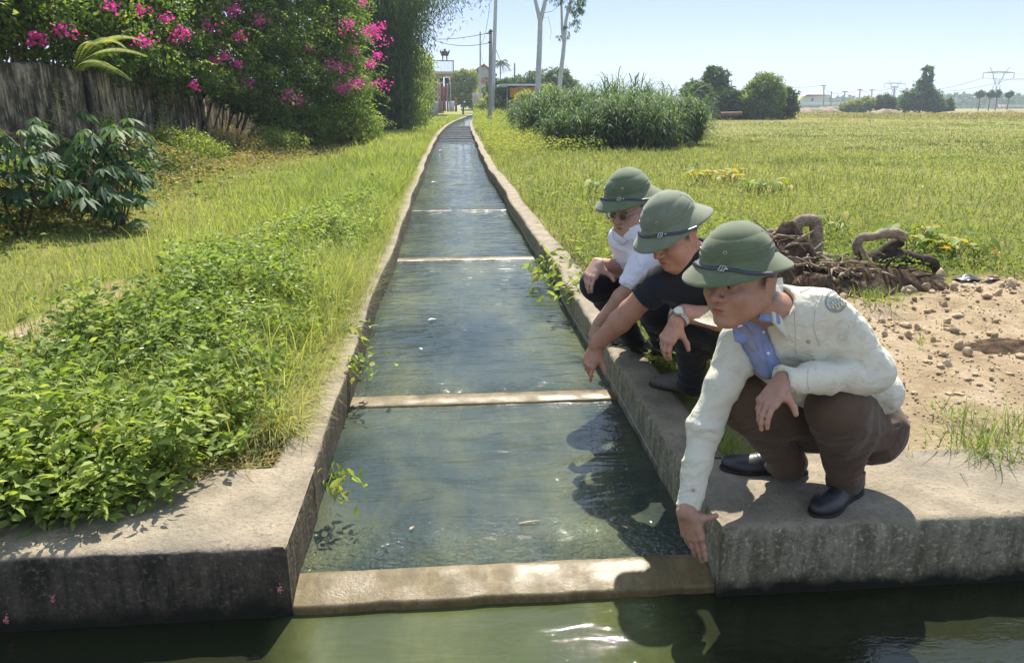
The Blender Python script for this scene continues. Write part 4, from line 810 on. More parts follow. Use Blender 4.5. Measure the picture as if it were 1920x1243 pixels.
bit(808, 343, ZW1+.01, .16, .08, .3, (.75, .75, .75), 'white litter floating far up the canal', 'scrap', 'floating_scrap')
bit(822, 283, ZW1+.01, .25, .12, .3, (.75, .75, .72), 'farther white litter floating against the left side of the canal', 'scrap', 'floating_scrap')
for px, py, lb in ((525, 1105, 'pink snail egg cluster low on the left front wall by its corner'), (100, 1122, 'pink snail egg cluster on the left front wall near the left border'), (12, 1160, 'pink snail egg cluster at the waterline in the left corner')):
    g = Yp(px, py, YF-.004); mb = MB(); Rn = np.random.default_rng(px)
    for i in range(26): q = g+np.array([Rn.normal(0, .004), Rn.uniform(-.004, 0), Rn.normal(0, .008)]); mb.tube([q-np.array([0, 0, .002]), q, q+np.array([0, 0, .002])], [.001, .0025, .001], 5)
    tag(mb.build('snail_eggs', simple('egg_pink', (.55, .22, .24), .6)), lb, 'snail eggs')
# wet twig / cord along the right wall
ys = np.linspace(2.9, 12, 60); mb = MB(); mb.tube(np.stack([rx(ys)-.008, ys, ZW1+.055+.008*np.sin(ys*2)], 1), .0022, 5); tag(mb.build('cord', simple('cord_grey', (.36, .36, .32))), 'thin pale cord running along the inside of the right wall', 'cord')
# ================= BACKGROUND =================
def bxz(px, py, Y): p = Yp(px, py, Y); return p[0], p[2]
def quadbox(mb, x0, y0, x1, y1, Y, dp=.3, back=0):
    a = Yp(x0, y0, Y); b = Yp(x1, y1, Y); mb.box(((a[0]+b[0])/2, Y+dp/2+back, (a[2]+b[2])/2), (abs(b[0]-a[0]), dp, abs(a[2]-b[2]))); return mb
M_wwall = simple('whitewashed_wall', (.55, .56, .58), .9, .1, .1, 1.5); M_cream = simple('cream_wall', (.52, .46, .36), .9, .1, .12, 1.5); M_pinkp = simple('pink_plaster', (.40, .17, .14), .8, .2, .12, 2); M_darkw = simple('dark_window', (.05, .06, .08), .25, .5); M_brick = simple('brick_red', (.38, .17, .11), .9, .1, .2, 6); M_roofr = simple('roof_tile', (.30, .12, .09), .8, .2, .2, 4); M_gwall = simple('grey_render', (.36, .36, .37), .9, .1, .15, 2); M_iron = simple('dark_iron', (.05, .05, .055), .5); M_sheet = simple('sheet_metal_roof', (.50, .53, .56), .4, .5, .1, 3); M_orange = simple('orange_tarp', (.62, .28, .07), .7, .2, .15, 4)
M_pole = simple('concrete_pole', (.30, .30, .29), .9, .1, .15, 5); M_pole2 = simple('pale_pole', (.42, .43, .44), .8, .1, .1, 5)
def build_at(mb, name, mat, root): 
    V = np.concatenate(mb.v)-np.array(root.location); mb.v = [V]; return mb.build(name, mat, root)
# two storey house with roof terrace
Y = 100.0; x, z = bxz(812, 213, Y); hs = empty('house', (x, Y, z), 'white two storey house with roof terrace railing and little shrine', 'house')
build_at(quadbox(MB(), 770, 137, 832, 213, Y, 9), 'wall', M_wwall, hs)
mb = MB(); quadbox(mb, 796, 134, 851, 139.5, Y-1.6, 10); build_at(mb, 'balcony_slab', M_cream, hs)
for px in (812, 822.5, 834, 845): c_ = quadbox(MB(), px-1.3, 139.4, px+1.3, 208, Y-1.2, .25); build_at(c_, 'column', M_wwall, hs)
for a, b in ((814.5, 820), (825, 832)): build_at(quadbox(MB(), a, 145, b, 190, Y-.05, .1), 'window', M_darkw, hs)
build_at(quadbox(MB(), 834, 146, 843, 190, Y+.4, .1), 'window', M_darkw, hs)
mb = MB(); 
for px in np.arange(797, 851, 2.6): quadbox(mb, px-.45, 115.5, px+.45, 134, Y-1.5, .05)
quadbox(mb, 796, 113.5, 851, 115.5, Y-1.55, .15); quadbox(mb, 849, 113.5, 851, 134.2, Y-1.6, .3); build_at(mb, 'railing', M_iron, hs)
mb = MB(); quadbox(mb, 829, 104, 831.5, 114, Y+2, .3); quadbox(mb, 836.5, 104, 839, 114, Y+2, .3); quadbox(mb, 827, 101, 841, 104.5, Y+1.7, 1.2); quadbox(mb, 829, 96, 839, 101.2, Y+1.8, 1.0); quadbox(mb, 826, 99.5, 842, 101, Y+1.6, 1.4)
for a, b in ((825.5, 829), (839, 842.5)):
    p0 = Yp((a+b)/2, 100, Y+2); p1 = Yp(a if a < 830 else b, 94, Y+2); mb.tube([p0, (p0+p1)/2-np.array([0, 0, .05]), p1], [.15, .12, .04], 6)
quadbox(mb, 832, 92, 836, 96.3, Y+2, .6); build_at(mb, 'shrine', simple('shrine_wood', (.10, .06, .045)), hs)
# pink gate
Yg = 93.0; x, z = bxz(830, 213, Yg); gt = empty('gate', (x, Yg, z), 'pink gateway with two tall posts before the white house', 'gate')
build_at(quadbox(MB(), 821.5, 155, 828.5, 213, Yg, .5), 'post', M_pinkp, gt); build_at(quadbox(MB(), 836.5, 157, 841.5, 210, Yg, .5), 'post', M_pinkp, gt); build_at(quadbox(MB(), 828.6, 162, 836.4, 209, Yg+.15, .12), 'door_panel', simple('dull_red_panel', (.24, .12, .11), .7, .2, .25, 8), gt)
mb = MB(); quadbox(mb, 768, 190, 821.3, 218, Yg+.3, .25); quadbox(mb, 842, 190, 852, 210, Yg+.3, .25); tag(mb.build('garden_wall', M_wwall), 'low white garden wall either side of the pink gate', 'wall')
Yc = 108.0; mb = MB(); quadbox(mb, 852.5, 184, 857.5, 210, Yc, .5); tag(mb.build('gate_post', M_brick), 'small brown gate post right of the pink gate', 'post')
x, z = bxz(874, 210, Yc); ig = empty('iron_gate', (x, Yc, z), 'dark iron gate under the shrubs beyond the pink gateway', 'gate'); mb = MB()
for px in np.arange(866, 885, 2.0): quadbox(mb, px-.3, 190, px+.3, 209, Yc, .05)
build_at(mb, 'bars', M_iron, ig); build_at(quadbox(quadbox(quadbox(quadbox(MB(), 864.5, 188, 886, 190.2, Yc-.05, .12), 864.5, 206, 886, 208, Yc-.05, .12), 864.3, 187.8, 865.6, 208.2, Yc-.06, .14), 885, 187.8, 886.3, 208.2, Yc-.06, .14), 'frame', M_iron, ig)
mb = MB(); quadbox(mb, 886, 175, 905, 210, Yc+3, .3)
for px in (889, 893.5, 898, 902): quadbox(mb, px-.6, 173, px+.6, 210, Yc+2.9, .5)
tag(mb.build('boundary_wall', M_cream), 'tall cream boundary wall by the bend in the canal', 'wall')
# gabled house
Y = 150.0; x, z = bxz(900, 205, Y); gh = empty('house', (x, Y, z), 'grey gabled house with red roof and arched attic window', 'house'); a = Yp(884, 140, Y); b = Yp(926, 140, Y); pk = Yp(895.5, 125, Y); zb = Yp(900, 206, Y)[2]
mb = MB(); mb.add([(a[0], Y, zb), (b[0], Y, zb), (b[0], Y, a[2]), (pk[0]+1.2, Y, pk[2]), (a[0], Y, a[2]), (a[0], Y+9, zb), (b[0], Y+9, zb), (b[0], Y+9, a[2]), (pk[0]+1.2, Y+9, pk[2]), (a[0], Y+9, a[2])], [(0, 1, 2, 4)]); mb.add([(a[0], Y, a[2]), (b[0], Y, a[2]), (pk[0]+1.2, Y, pk[2])], [(0, 1, 2)]); mb.add([(a[0], Y, zb), (a[0], Y+9, zb), (a[0], Y+9, a[2]), (a[0], Y, a[2])], [(3, 2, 1, 0)]); mb.add([(b[0], Y, zb), (b[0], Y+9, zb), (b[0], Y+9, a[2]), (b[0], Y, a[2])], [(0, 1, 2, 3)]); build_at(mb, 'wall', M_gwall, gh)
mb = MB()
for e, q in ((a, -1), (b, 1)):
    p0 = np.array([pk[0]+1.2, Y-.5, pk[2]+.25]); p1 = np.array([e[0]+q*.6, Y-.5, e[2]-.25]); V = [p0, p1, p1+[0, 10, 0], p0+[0, 10, 0]]; V2 = [v_+np.array([0, 0, .25]) for v_ in V]; mb.add(V+V2, [(0, 3, 2, 1), (4, 5, 6, 7), (0, 1, 5, 4), (1, 2, 6, 5), (2, 3, 7, 6), (3, 0, 4, 7)])
build_at(mb, 'roof', M_roofr, gh); mb = MB(); quadbox(mb, 891.5, 132, 896.5, 142, Y-.1, .1); c_ = Yp(894, 132, Y-.1); mb.tube([c_-np.array([0, .0, 0]), c_+np.array([0, .1, 0])], .27, 14); build_at(mb, 'window', M_darkw, gh); build_at(quadbox(MB(), 890.5, 148, 897, 156, Y-.1, .1), 'window', M_darkw, gh); build_at(quadbox(MB(), 898, 146, 925, 156, Y-.2, .2), 'brick_panel', M_brick, gh)
# open shed with orange sheet
Y = 75.0; x, z = bxz(980, 200, Y); sh = empty('shed', (x, Y, -.03), 'open shed with pale sheet roof and orange tarpaulin', 'shed'); build_at(quadbox(MB(), 938, 158, 1026, 162, Y-1.5, 5), 'roof', M_sheet, sh)
mb = MB(); n = 24; xs = np.linspace(Yp(955, 165, Y)[0], Yp(1003, 165, Y)[0], n); zt, zb_ = Yp(980, 165, Y)[2], Yp(980, 183, Y)[2]; V = np.array([[(x_, Y-1.2+.12*math.sin(i*1.1)+.05*j, zt+(zb_-zt)*j/5-.04*math.sin(i*.5)) for j in range(6)] for i, x_ in enumerate(xs)]); ix = np.arange(n*6).reshape(n, 6); mb.add(V.reshape(-1, 3), np.stack([ix[:-1, :-1], ix[1:, :-1], ix[1:, 1:], ix[:-1, 1:]], -1).reshape(-1, 4)); build_at(mb, 'tarpaulin', M_orange, sh)
build_at(quadbox(MB(), 953, 162.2, 1005, 166, Y-1.0, .1), 'beam', M_iron, sh)
for px in (951, 978, 1006, 1022): build_at(quadbox(MB(), px-1, 162.2, px+1, 225, Y-.6, .12), 'post', M_pole, sh)
# trees
tree('background_tree', (Yp(868, 200, 118)[0], 118, 0), [(0, 0, 4.2, 2.0, 1.5, 2.2), (-1.2, 0, 3.2, 1.2, 1.2, 1.8), (1.1, 0, 5.2, 1.3, 1.2, 1.5), (.6, 0, 2.6, 1.6, 1.2, 1.5), (-.6, 0, 5.4, 1.2, 1.2, 1.2)], 9000, .34, .55, G_weed, 'bushy yellow green tree between the white house and the gabled house', 'tree', 'trees by the houses', tr=.15)
tree('background_tree', (Yp(893, 200, 125)[0], 125, 0), [(0, 0, 2.6, 1.6, 1.2, 1.3), (1.0, 0, 3.3, 1.0, 1.0, 1.0)], 4000, .34, .55, G_bank, 'small yellowish tree below the gabled house', 'tree', 'trees by the houses', tr=.12)
tree('background_tree', (Yp(942, 200, 85)[0], 85, 0), [(0, 0, 1.9, 1.5, 1.2, 1.7), (.8, 0, 3.0, 1.1, 1, 1.2), (-.8, 0, 3.1, .9, .9, 1.1), (1.8, 0, 1.6, 1.2, 1, 1.2)], 8000, .26, .5, G_dark, 'dark tree right behind the leaning pole', 'tree', 'trees by the houses', tr=.12)
tree('background_tree', (Yp(985, 200, 102)[0], 102, 0), [(-1, 0, 3.6, 2.2, 1.5, 1.4), (2, 0, 4.3, 2.2, 1.5, 1.5), (4.4, 0, 4.6, 1.8, 1.5, 1.4), (-3.2, 0, 3.4, 1.4, 1.2, .9), (6, 0, 3.4, 1.5, 1.2, 1.4)], 13000, .32, .5, G_bamb, 'wide row of green treetops above the shed roof', 'tree', 'trees by the houses', tr=.2)
tree('background_tree', (Yp(918, 200, 88)[0], 88, 0), [(0, 0, 1.2, 1.6, 1.2, 1.2), (1.3, 0, 1.4, 1.1, 1, 1.0)], 5000, .25, .5, G_weed, 'low green bushes at the foot of the poles', 'bush', 'trees by the houses', tr=.08)
tree('background_tree', (Yp(1030, 200, 70)[0], 70, 0), [(0, 0, 2.0, 1.2, 1, 1.1), (-2, 0, 1.5, 1.2, 1, 1.0), (.9, 0, 1.4, 1.0, 1, 1.0)], 7000, .24, .5, G_weed, 'leafy bushes in front of the right end of the shed', 'bush', 'trees by the houses', tr=.08)
def palm(px, pyb, pyt, Y, n, L, label, grp, name='areca_palm', gm=None, tr=.09):
    x, z = bxz(px, pyb, Y); h = Yp(px, pyt, Y)[2]; root = empty(name, (x, Y, 0), label, 'palm', grp); S = Soup(); mb = MB(); mb.tube([(0, 0, 0), (.05, 0, h*.5), (0, 0, h)], [tr, tr*.8, tr*.7], 8); mb.build('trunk', M_pole, root)
    for i in range(n):
        a = i*2.4; el = .9-1.3*(i/n); d = np.array([math.cos(a)*math.cos(el), math.sin(a)*math.cos(el), math.sin(el)]); q = np.linspace(0, 1, 16)[:, None]; P = np.array([0, 0, h])+d*L*q-np.array([0, 0, 1.])*L*.55*q**2.2; T = np.gradient(P, axis=0); sd = rows(np.cross(T, [0, 0, 1.]))
        for e in (-1, 1): S.leaves(P[2:], sd[2:]*e*.8+rows(T[2:])*.5-np.array([0, 0, .5]), np.tile([0, 0, 1.], (14, 1)), L*.34, L*.05, np.clip(rng.normal(.4, .2, 14), 0, 1), .1, .4)
    S.build('fronds', gm or G_dark, root); return root
palm(938, 205, 118, 92, 12, 1.25, 'slim areca palm standing above the bushes by the poles', None)
# eucalyptus
M_euc = simple('smooth_grey_bark', (.42, .43, .43), .8, .15, .16, 3)
def euc(pts, forks, Y, rr, blobs, n, label):
    b = Yp(pts[0][0], pts[0][1], Y); root = empty('eucalyptus', (b[0], Y, 0), label, 'tree', 'tall pale trunked trees'); mb = MB(); o = np.array([b[0], Y, 0]); P = [Yp(x, y, Y)-o for x, y in pts]; P[0][2] = -.1; mb.tube(P, np.linspace(rr, rr*.72, len(P)), 12)
    for f, r0 in forks: mb.tube([Yp(x, y, Y)-o for x, y in f], np.linspace(r0, r0*.55, len(f)), 9)
    mb.build('trunk', M_euc, root, smooth=True); S = Soup(); bl = [tuple(Yp(x, y, Y)-o)+(a, a, c) for x, y, a, c in blobs]; crown(S, bl, n, .26, .22, shell=.2, drop=1.3, rbase=.05, clump=.16); S.build('crown', G_bamb, root)
euc([(1007, 215), (1009, 150), (1012, 80), (1013, 38)], [([(1013, 40), (1007, 15), (1001, -10), (996, -60)], .17), ([(1013, 42), (1022, 5), (1030, -30), (1045, -80)], .18), ([(1018, 25), (1035, 22), (1047, 12)], .03), ([(1016, 35), (1028, 32), (1034, 60), (1031, 75)], .02)], 60.0, .24, [(985, -60, 1.2, 1.2), (1030, -70, 1.4, 1.2), (1060, -85, 1.2, 1.2), (1003, -110, 1.5, 1.4)], 3500, 'taller left pale tree trunk forking at the top edge')
euc([(1048, 215), (1050, 150), (1056, 100), (1058, 78)], [([(1057, 80), (1054, 55), (1053, 20), (1050, -40)], .13), ([(1058, 82), (1061, 40), (1068, 10), (1082, -30)], .15)], 62.0, .2, [(1085, 15, .38, .9), (1078, 42, .34, .8), (1072, 12, .36, .7), (1090, 5, .30, .6), (1062, 60, .2, .6), (1050, 70, .16, .5), (1046, 3, .35, .5), (1060, -20, 1.0, .9), (1085, -35, 1.0, .8), (1034, 0, .3, .3)], 2600, 'right pale tree with drooping leaves beside its fork')
# poles and wires
def pole(pb, pt, Y, r, mat, label, arms=(), zb=-.2):
    b = Yp(*pb, Y); t_ = Yp(*pt, Y); root = empty('utility_pole', (b[0], Y, 0), label, 'pole', 'utility poles'); o = np.array([b[0], Y, 0]); mb = MB(); mb.tube([(0, 0, zb), t_-o], [r, r*.62], 10); mb.build('shaft', mat, root)
    for (x0, y0, x1, y1) in arms: a = MB(); a.tube([Yp(x0, y0, Y-.1)-o, Yp(x1, y1, Y-.1)-o], r*.28, 6); a.build('crossarm', M_iron, root)
    return root
pole((918.5, 243), (920, 56), 49.0, .15, M_pole, 'nearest dark utility pole on the right canal bank', [(916, 60, 924, 59), (912, 63, 920, 63), (915, 80, 921, 80)])
pole((922, 218), (931.5, -60), 76.0, .24, M_pole2, 'tall pale leaning pole running out of the top of the photo')
pole((900.5, 213), (900.5, 60), 96.0, .14, M_pole2, 'thin pole left of the leaning pole', [(896, 66, 902, 66)])
pole((964, 200), (965, 119), 110.0, .17, M_pole, 'short dark pole behind the shed')
def wire(a, b, sag, label=None, r=.018, grp='overhead wires'):
    a = np.array(a); b = np.array(b); q = np.linspace(0, 1, 14)[:, None]; P = a*(1-q)+b*q-np.array([0, 0, 1.])*sag*4*q*(1-q); mb = MB(); mb.tube(P-a, r, 4); o = mb.build('overhead_wire', M_iron); o.location = a; tag(o, label, 'wire', grp)
wire(Yp(812, 74, 60), Yp(917, 62, 49), .12, 'upper wire from the bamboo to the nearest pole'); wire(Yp(812, 75, 60), Yp(917, 81, 49), .28, 'lower sagging wire from the bamboo to the nearest pole')
wire(Yp(920, -5, 76), Yp(901, 80, 96), 1.2, 'wire dropping from the leaning pole to the thin pole', .022); wire(Yp(927, 85, 76), Yp(964, 128, 110), 1.2, 'wire from the leaning pole down to the short pole', .03); wire(Yp(901, 98, 96), Yp(922, 128, 76), .8, 'short slack wire between thin pole and leaning pole', .022)
# right hand tree group
g_ = 'dark trees at the field edge'
def tr_(px, Y, bl, n, L, gm, lb, grp=g_, cat='tree', **k): x = Yp(px, 205, Y)[0]; tree('field_tree', (x, Y, 0), bl, n, L, .5, gm, lb, cat, grp, **k)
tr_(1338, 82, [(0, 0, 4.3, 1.3, 1.2, 1.0), (.3, 0, 3.2, 1.3, 1.2, 1.1), (-.6, 0, 4.9, .5, .5, .5), (.1, 0, 1.8, 1.2, 1.2, 1.3)], 9000, .24, G_dark, 'round headed dark tree at the left of the field edge group', tr=.15)
tr_(1362, 80, [(0, 0, 2.2, 1.4, 1.1, 1.0), (1.2, 0, 1.5, 1.3, 1.1, 1.2), (0, 0, .9, 1.3, 1, .9)], 8000, .24, G_dark, 'dark lower bushes left of the banana leaves', cat='bush', tr=.08)
tr_(1432, 80, [(0, 0, 3.6, 1.5, 1.3, 1.1), (-.7, 0, 2.6, 1.5, 1.3, 1.3), (.9, 0, 2.4, 1.4, 1.2, 1.4), (0, 0, 1.1, 1.8, 1.2, 1.2)], 12000, .25, G_boug, 'broad tree right of the banana leaves', tr=.15)
tr_(1470, 82, [(0, 0, 2.2, 1.2, 1.1, 1.1), (.2, 0, 1.1, 1.3, 1.1, 1.2), (-.7, 0, 1.3, 1.2, 1.1, 1.2)], 9000, .24, G_dark, 'rounded dark bush at the right end of the group', cat='bush', tr=.08)
tr_(1404, 79, [(0, 0, .9, 1.5, 1, 1.0), (.2, 0, 1.9, 1.0, .8, .8)], 6000, .24, G_dark, 'bushes at the foot of the banana leaves', cat='bush', tr=.06)
tr_(1300, 78, [(0, 0, 2.9, 1.4, 1, .9), (.8, 0, 2.2, 1.2, 1, 1.2)], 6000, .24, G_bamb, 'pale leafy tree mostly behind the elephant grass', tr=.1)
palm(1366, 206, 166, 81, 9, .9, 'tiny palm top above the dark bushes', None, 'small_palm')
x = Yp(1398, 205, 79)[0]; root = empty('banana_plant', (x, 78.5, 0), 'banana plant with upright leaves in the field edge group', 'plant'); S = Soup(); mb = MB(); mb.tube([(0, 0, 0), (0, 0, 1.9)], [.15, .1], 8); mb.build('stem', M_stem, root)
n = 9; a = np.linspace(.2, 2.95, n); S.leaves(np.tile([0, 0, 1.7], (n, 1)), np.stack([np.cos(a), np.zeros(n)+rng.normal(0, .3, n), np.sin(a)*1.1], 1), np.tile([0, -1., .2], (n, 1)), 1.35, .36, np.full(n, .5), .1, .3); S.build('leaves', G_weed, root)
# far right bushes
tr_(1606, 150, [(0, 0, 1.3, 2.6, 1.6, 1.2), (2.2, 0, 1.8, 1.6, 1.4, 1.3), (-2, 0, .9, 1.6, 1.4, .9)], 7000, .40, G_bank, 'yellow green bushes left of the dark round bush', 'far bushes on the right', 'bush', tr=.1)
tr_(1658, 150, [(0, 0, 1.9, 2.0, 1.6, 1.6), (1.1, 0, 1.3, 1.6, 1.4, 1.3)], 7000, .38, G_dark, 'dark round bush in front of the left pylon', 'far bushes on the right', 'bush', tr=.1)
tr_(1725, 145, [(0, 0, 3.2, 2.6, 2, 2.4), (2.2, 0, 2.2, 2.2, 2, 1.9), (-2.2, 0, 2.2, 2.0, 2, 2.0), (.3, 0, 5.5, 1.3, 1.2, 1.5), (.6, 0, 7.2, .9, .8, 1.1), (.2, 0, 8.4, 1.1, .7, .35), (3.6, 0, 1.2, 1.6, 1.3, 1.3)], 15000, .40, G_bamb, 'tall feathery bamboo tree standing alone right of the dark bush', 'far bushes on the right', 'tree', tr=.15)
tr_(1775, 146, [(0, 0, 1.0, 1.6, 1.2, 1.0), (.4, 0, 1.9, .6, .6, .9)], 3000, .36, G_bamb, 'small bush at the right foot of the bamboo tree', 'far bushes on the right', 'bush', tr=.08)
for px, w_ in ((1834, 1.0), (1853, .8), (1866, .85), (1888, 1.0)):
    tr_(px, 190, [(0, 0, 4.1, .8*w_, .8, .6), (.6*w_, 0, 4.6, .55, .5, .35), (-.7*w_, 0, 4.4, .5, .5, .35), (.1, 0, 5.0, .4, .4, .3)], 900, .38, G_dark, {1834: 'first of four thin dark topped trees under the right pylon, leftmost', 1853: 'thin dark topped tree left of the right pylon base', 1866: 'thin dark topped tree right of the right pylon base', 1888: 'rightmost of the four thin dark topped trees'}[px], 'thin trees near the right pylon', tr=.14, trunk_h=3.4)
# pylons
def pylon(px, pyb, pyt, Y, label):
    x, zb = bxz(px, pyb, Y); H = Yp(px, pyt, Y)[2]; root = empty('pylon', (x, Y, 0), label, 'pylon', 'lattice power pylons'); r = H*.0095; b = H*.14; mb = MB(); wst = H*.055
    for sx in (-1, 1):
        for sy in (-1, 1): mb.tube([(sx*b, sy*b, 0), (sx*wst, sy*wst, H*.45), (sx*wst*.8, sy*wst, H*.58)], r, 4)
    for k in range(8):
        t0, t1 = k/8, (k+1)/8; w0, w1 = b+(wst-b)*t0, b+(wst-b)*t1; z0, z1 = H*.45*t0, H*.45*t1
        for sy in (-1, 1): mb.tube([(-w0, sy*w0, z0), (w1, sy*w1, z1)], r*.6, 4); mb.tube([(w0, sy*w0, z0), (-w1, sy*w1, z1)], r*.6, 4)
    mb.build('tower_body', M_pole, root); mb = MB()
    for sx in (-1, 1): mb.tube([(sx*wst*.8, 0, H*.58), (sx*H*.17, 0, H*.88), (sx*H*.26, 0, H)], r, 4); mb.tube([(sx*wst*.6, 0, H*.58), (sx*H*.06, 0, H*.74), (0, 0, H*.66)], r*.8, 4); mb.tube([(sx*wst, 0, H*.62), (sx*H*.14, 0, H*.76), (sx*H*.10, 0, H*.88)], r*.7, 4)
    mb.build('head_frame', M_pole, root); mb = MB()
    for sx in (-1, 1):
        mb.tube([(0, 0, H*.90), (sx*H*.40, 0, H*.87)], r, 4); mb.tube([(0, 0, H*.86), (sx*H*.40, 0, H*.87)], r, 4)
        for q in range(6): mb.tube([(sx*H*.066*q, 0, H*(.90-.005*q)), (sx*H*.066*(q+1), 0, H*(.86+.0015*q))], r*.6, 4)
        mb.tube([(sx*H*.40, 0, H*.87), (sx*H*.40, 0, H*.74)], r*1.2, 4)
    mb.build('crossarm', M_pole, root); return x, Y, H
p1 = pylon(1672, 200, 150, 500, 'smaller left pylon on the horizon'); p2 = pylon(1862, 200, 126, 330, 'larger right pylon on the horizon')
for sx in (-1, 1):
    a = (p1[0]+sx*p1[2]*.4, p1[1], p1[2]*.74); b = (p2[0]+sx*p2[2]*.4, p2[1], p2[2]*.74); wire(a, b, 4, 'power line between the two pylons, %s strand' % ('left' if sx < 0 else 'right'), .10, 'power lines'); wire(b, (b[0]+110, b[1]-150, b[2]+4), 5, 'power line leaving the larger pylon to the right, %s strand' % ('left' if sx < 0 else 'right'), .08, 'power lines')
# small poles along the horizon
hp = [(1545, 196, 160, 'first pole in front of the yellow building'), (1559, 198, 172, 'short pole right of the yellow building'), (1584, 197, 171, 'pole with a crossarm left of the leaning one'), (1613, 200, 167, 'leaning pole before the yellow green bushes'), (1635, 196, 168, 'pole left of the small pylon'), (1677, 196, 162, 'pole in front of the small pylon'), (1786, 208, 180, 'pole between the bamboo tree and the thin trees')]
pts = []
for px, pb_, pt_, lb in hp:
    Y = 230.0; b = Yp(px-(3 if px == 1613 else 0), pb_, Y); t_ = Yp(px, pt_, Y); root = empty('utility_pole', (b[0], Y, 0), lb, 'pole', 'small poles on the horizon'); mb = MB(); mb.tube([(0, 0, 0), (t_[0]-b[0], 0, t_[2])], [.22, .17], 6); mb.build('shaft', M_pole, root)
    if px != 1559: mb = MB(); mb.tube([(t_[0]-b[0]-.9, 0, t_[2]-.2), (t_[0]-b[0]+.9, 0, t_[2]-.2)], .09, 4); mb.build('crossarm', M_iron, root)
    pts.append(t_)
for i in range(len(pts)-1): wire(pts[i]-np.array([0, 0, .2]), pts[i+1]-np.array([0, 0, .2]), .5, 'thin wire between small horizon poles, span %s' % ('nearest the yellow building', 'second from the yellow building', 'ending at the leaning pole', 'starting at the leaning pole', 'ending by the small pylon', 'behind the bamboo tree')[i], .04, 'wires between the small horizon poles')
wire(Yp(1455, 163, 230), pts[0], .5, 'wire running left from the first horizon pole over the trees', .04, 'overhead wires'); wire(pts[-1], Yp(1960, 192, 230), .4, 'wire running right from the last horizon pole', .04, 'overhead wires'); wire(Yp(1500, 190, 300), Yp(1800, 193, 300), .4, 'low faint wire near the horizon wall', .05, 'overhead wires')
# far building and long wall
Y = 280.0; x, z = bxz(1532, 194, Y); fb = empty('far_building', (x, Y, 0), 'pale yellow building with red hipped roof on the horizon', 'building'); build_at(quadbox(MB(), 1511, 180, 1552, 200, Y, 8), 'wall', simple('pale_yellow_wall', (.50, .52, .36)), fb)
a = Yp(1509, 180.3, Y-.5); b = Yp(1554, 180.3, Y-.5); c_ = Yp(1520, 175.5, Y+3); d_ = Yp(1544, 175.5, Y+3); mb = MB(); V = [a, b, b+[0, 9, 0], a+[0, 9, 0], np.array([c_[0], Y+4, c_[2]]), np.array([d_[0], Y+4, d_[2]])]; mb.add(V, [(0, 1, 5, 4), (2, 3, 4, 5), (0, 3, 2, 1)]); mb.add(V, [(1, 2, 5), (3, 0, 4)]); build_at(mb, 'roof', simple('faded_red_roof', (.46, .30, .26)), fb); build_at(quadbox(MB(), 1522, 184, 1525, 190, Y-.1, .1), 'window', M_darkw, fb)
mb = MB(); quadbox(mb, 1488, 192.5, 1592, 199, 262, .5); tag(mb.build('long_wall', M_wwall), 'long low whitish wall on the horizon below the yellow building', 'wall')
mb = MB(); quadbox(mb, 1892, 197, 1960, 202, 380, 8); tag(mb.build('far_shed', M_cream), 'long low pale roofed shed at the right border on the horizon', 'building')
# soil mounds
t = NT('mound_soil'); v = t.co(kind='World'); c = t.ramp(t.noise(v, .9, 7, .65), [(.35, (.12, .13, .045)), (.5, (.26, .20, .13)), (.7, (.40, .31, .24))]); t.base(c, .95, .1); t.bump(t.noise(v, 3, 6), .8, .2); M_mound = t.m
def mound(px, Y, R, H, label, seed, dep=.5):
    x = Yp(px, 205, Y)[0]; n = 44; a = np.linspace(-1, 1, n); X, Yy = np.meshgrid(a, a, indexing='ij'); rr = np.hypot(X, Yy); P = np.stack([X*R, Yy*R*dep, X*0], -1); nz = fbm((P.reshape(-1, 3))*.45+seed*3, 5, seed).reshape(X.shape); P[..., 2] = H*np.clip(1-rr**2, 0, 1)**.8*(1+nz*1.6)-.1*(rr > .97); ix = np.arange(n*n).reshape(n, n)
    o = mk('soil_mound', P.reshape(-1, 3), np.stack([ix[:-1, :-1], ix[1:, :-1], ix[1:, 1:], ix[:-1, 1:]], -1).reshape(-1, 4), M_mound); o.location = (x, Y, .05); tag(o, label, 'mound', 'soil mounds across the field')
for i, (px, Y, R, H, lb) in enumerate([(1535, 150, 6, 1.2, 'grassy soil mound below the yellow building'), (1560, 165, 4.5, 1.1, 'second bare mound right behind the grassy one'), (1660, 118, 3.2, .75, 'low whitish soil mound before the dark round bush'), (1725, 116, 2.2, .55, 'small reddish mound below the bamboo tree'), (1790, 120, 4, .6, 'reddish mound left of the four thin trees'), (1850, 118, 5, .8, 'wide reddish mound below the right pylon'), (1915, 116, 4, .8, 'reddish mound at the right border'), (1600, 125, 3, .45, 'brushy low mound left of the whitish one')]): mound(px, Y, R, H, lb, i)
mb = MB(); p = Yp(1370, 214, 72); mb.tube([p-np.array([1.0, 0, 0]), p, p+np.array([1.1, 0, .05])], [.16, .18, .14], 8); tag(mb.build('log', simple('red_brown_log', (.16, .07, .05))), 'reddish brown log lying at the foot of the dark trees', 'log')
# distant tree line
S = Soup(); n = 16000; a = rad(4)+rng.random(n)*rad(52); r = 520+rng.random(n)*120; x = r*np.sin(a); y = r*np.cos(a); h = (4.5+4*patchnoise(x, y, .02, 81))*rng.random(n); S.leaves(np.stack([x, y, h], 1), rdir(n), rdir(n, 0, 1), 3.2, 2.2, np.clip(rng.normal(.4, .15, n), 0, 1)); tag(S.build('distant_woods', G_bamb), kind='stuff')
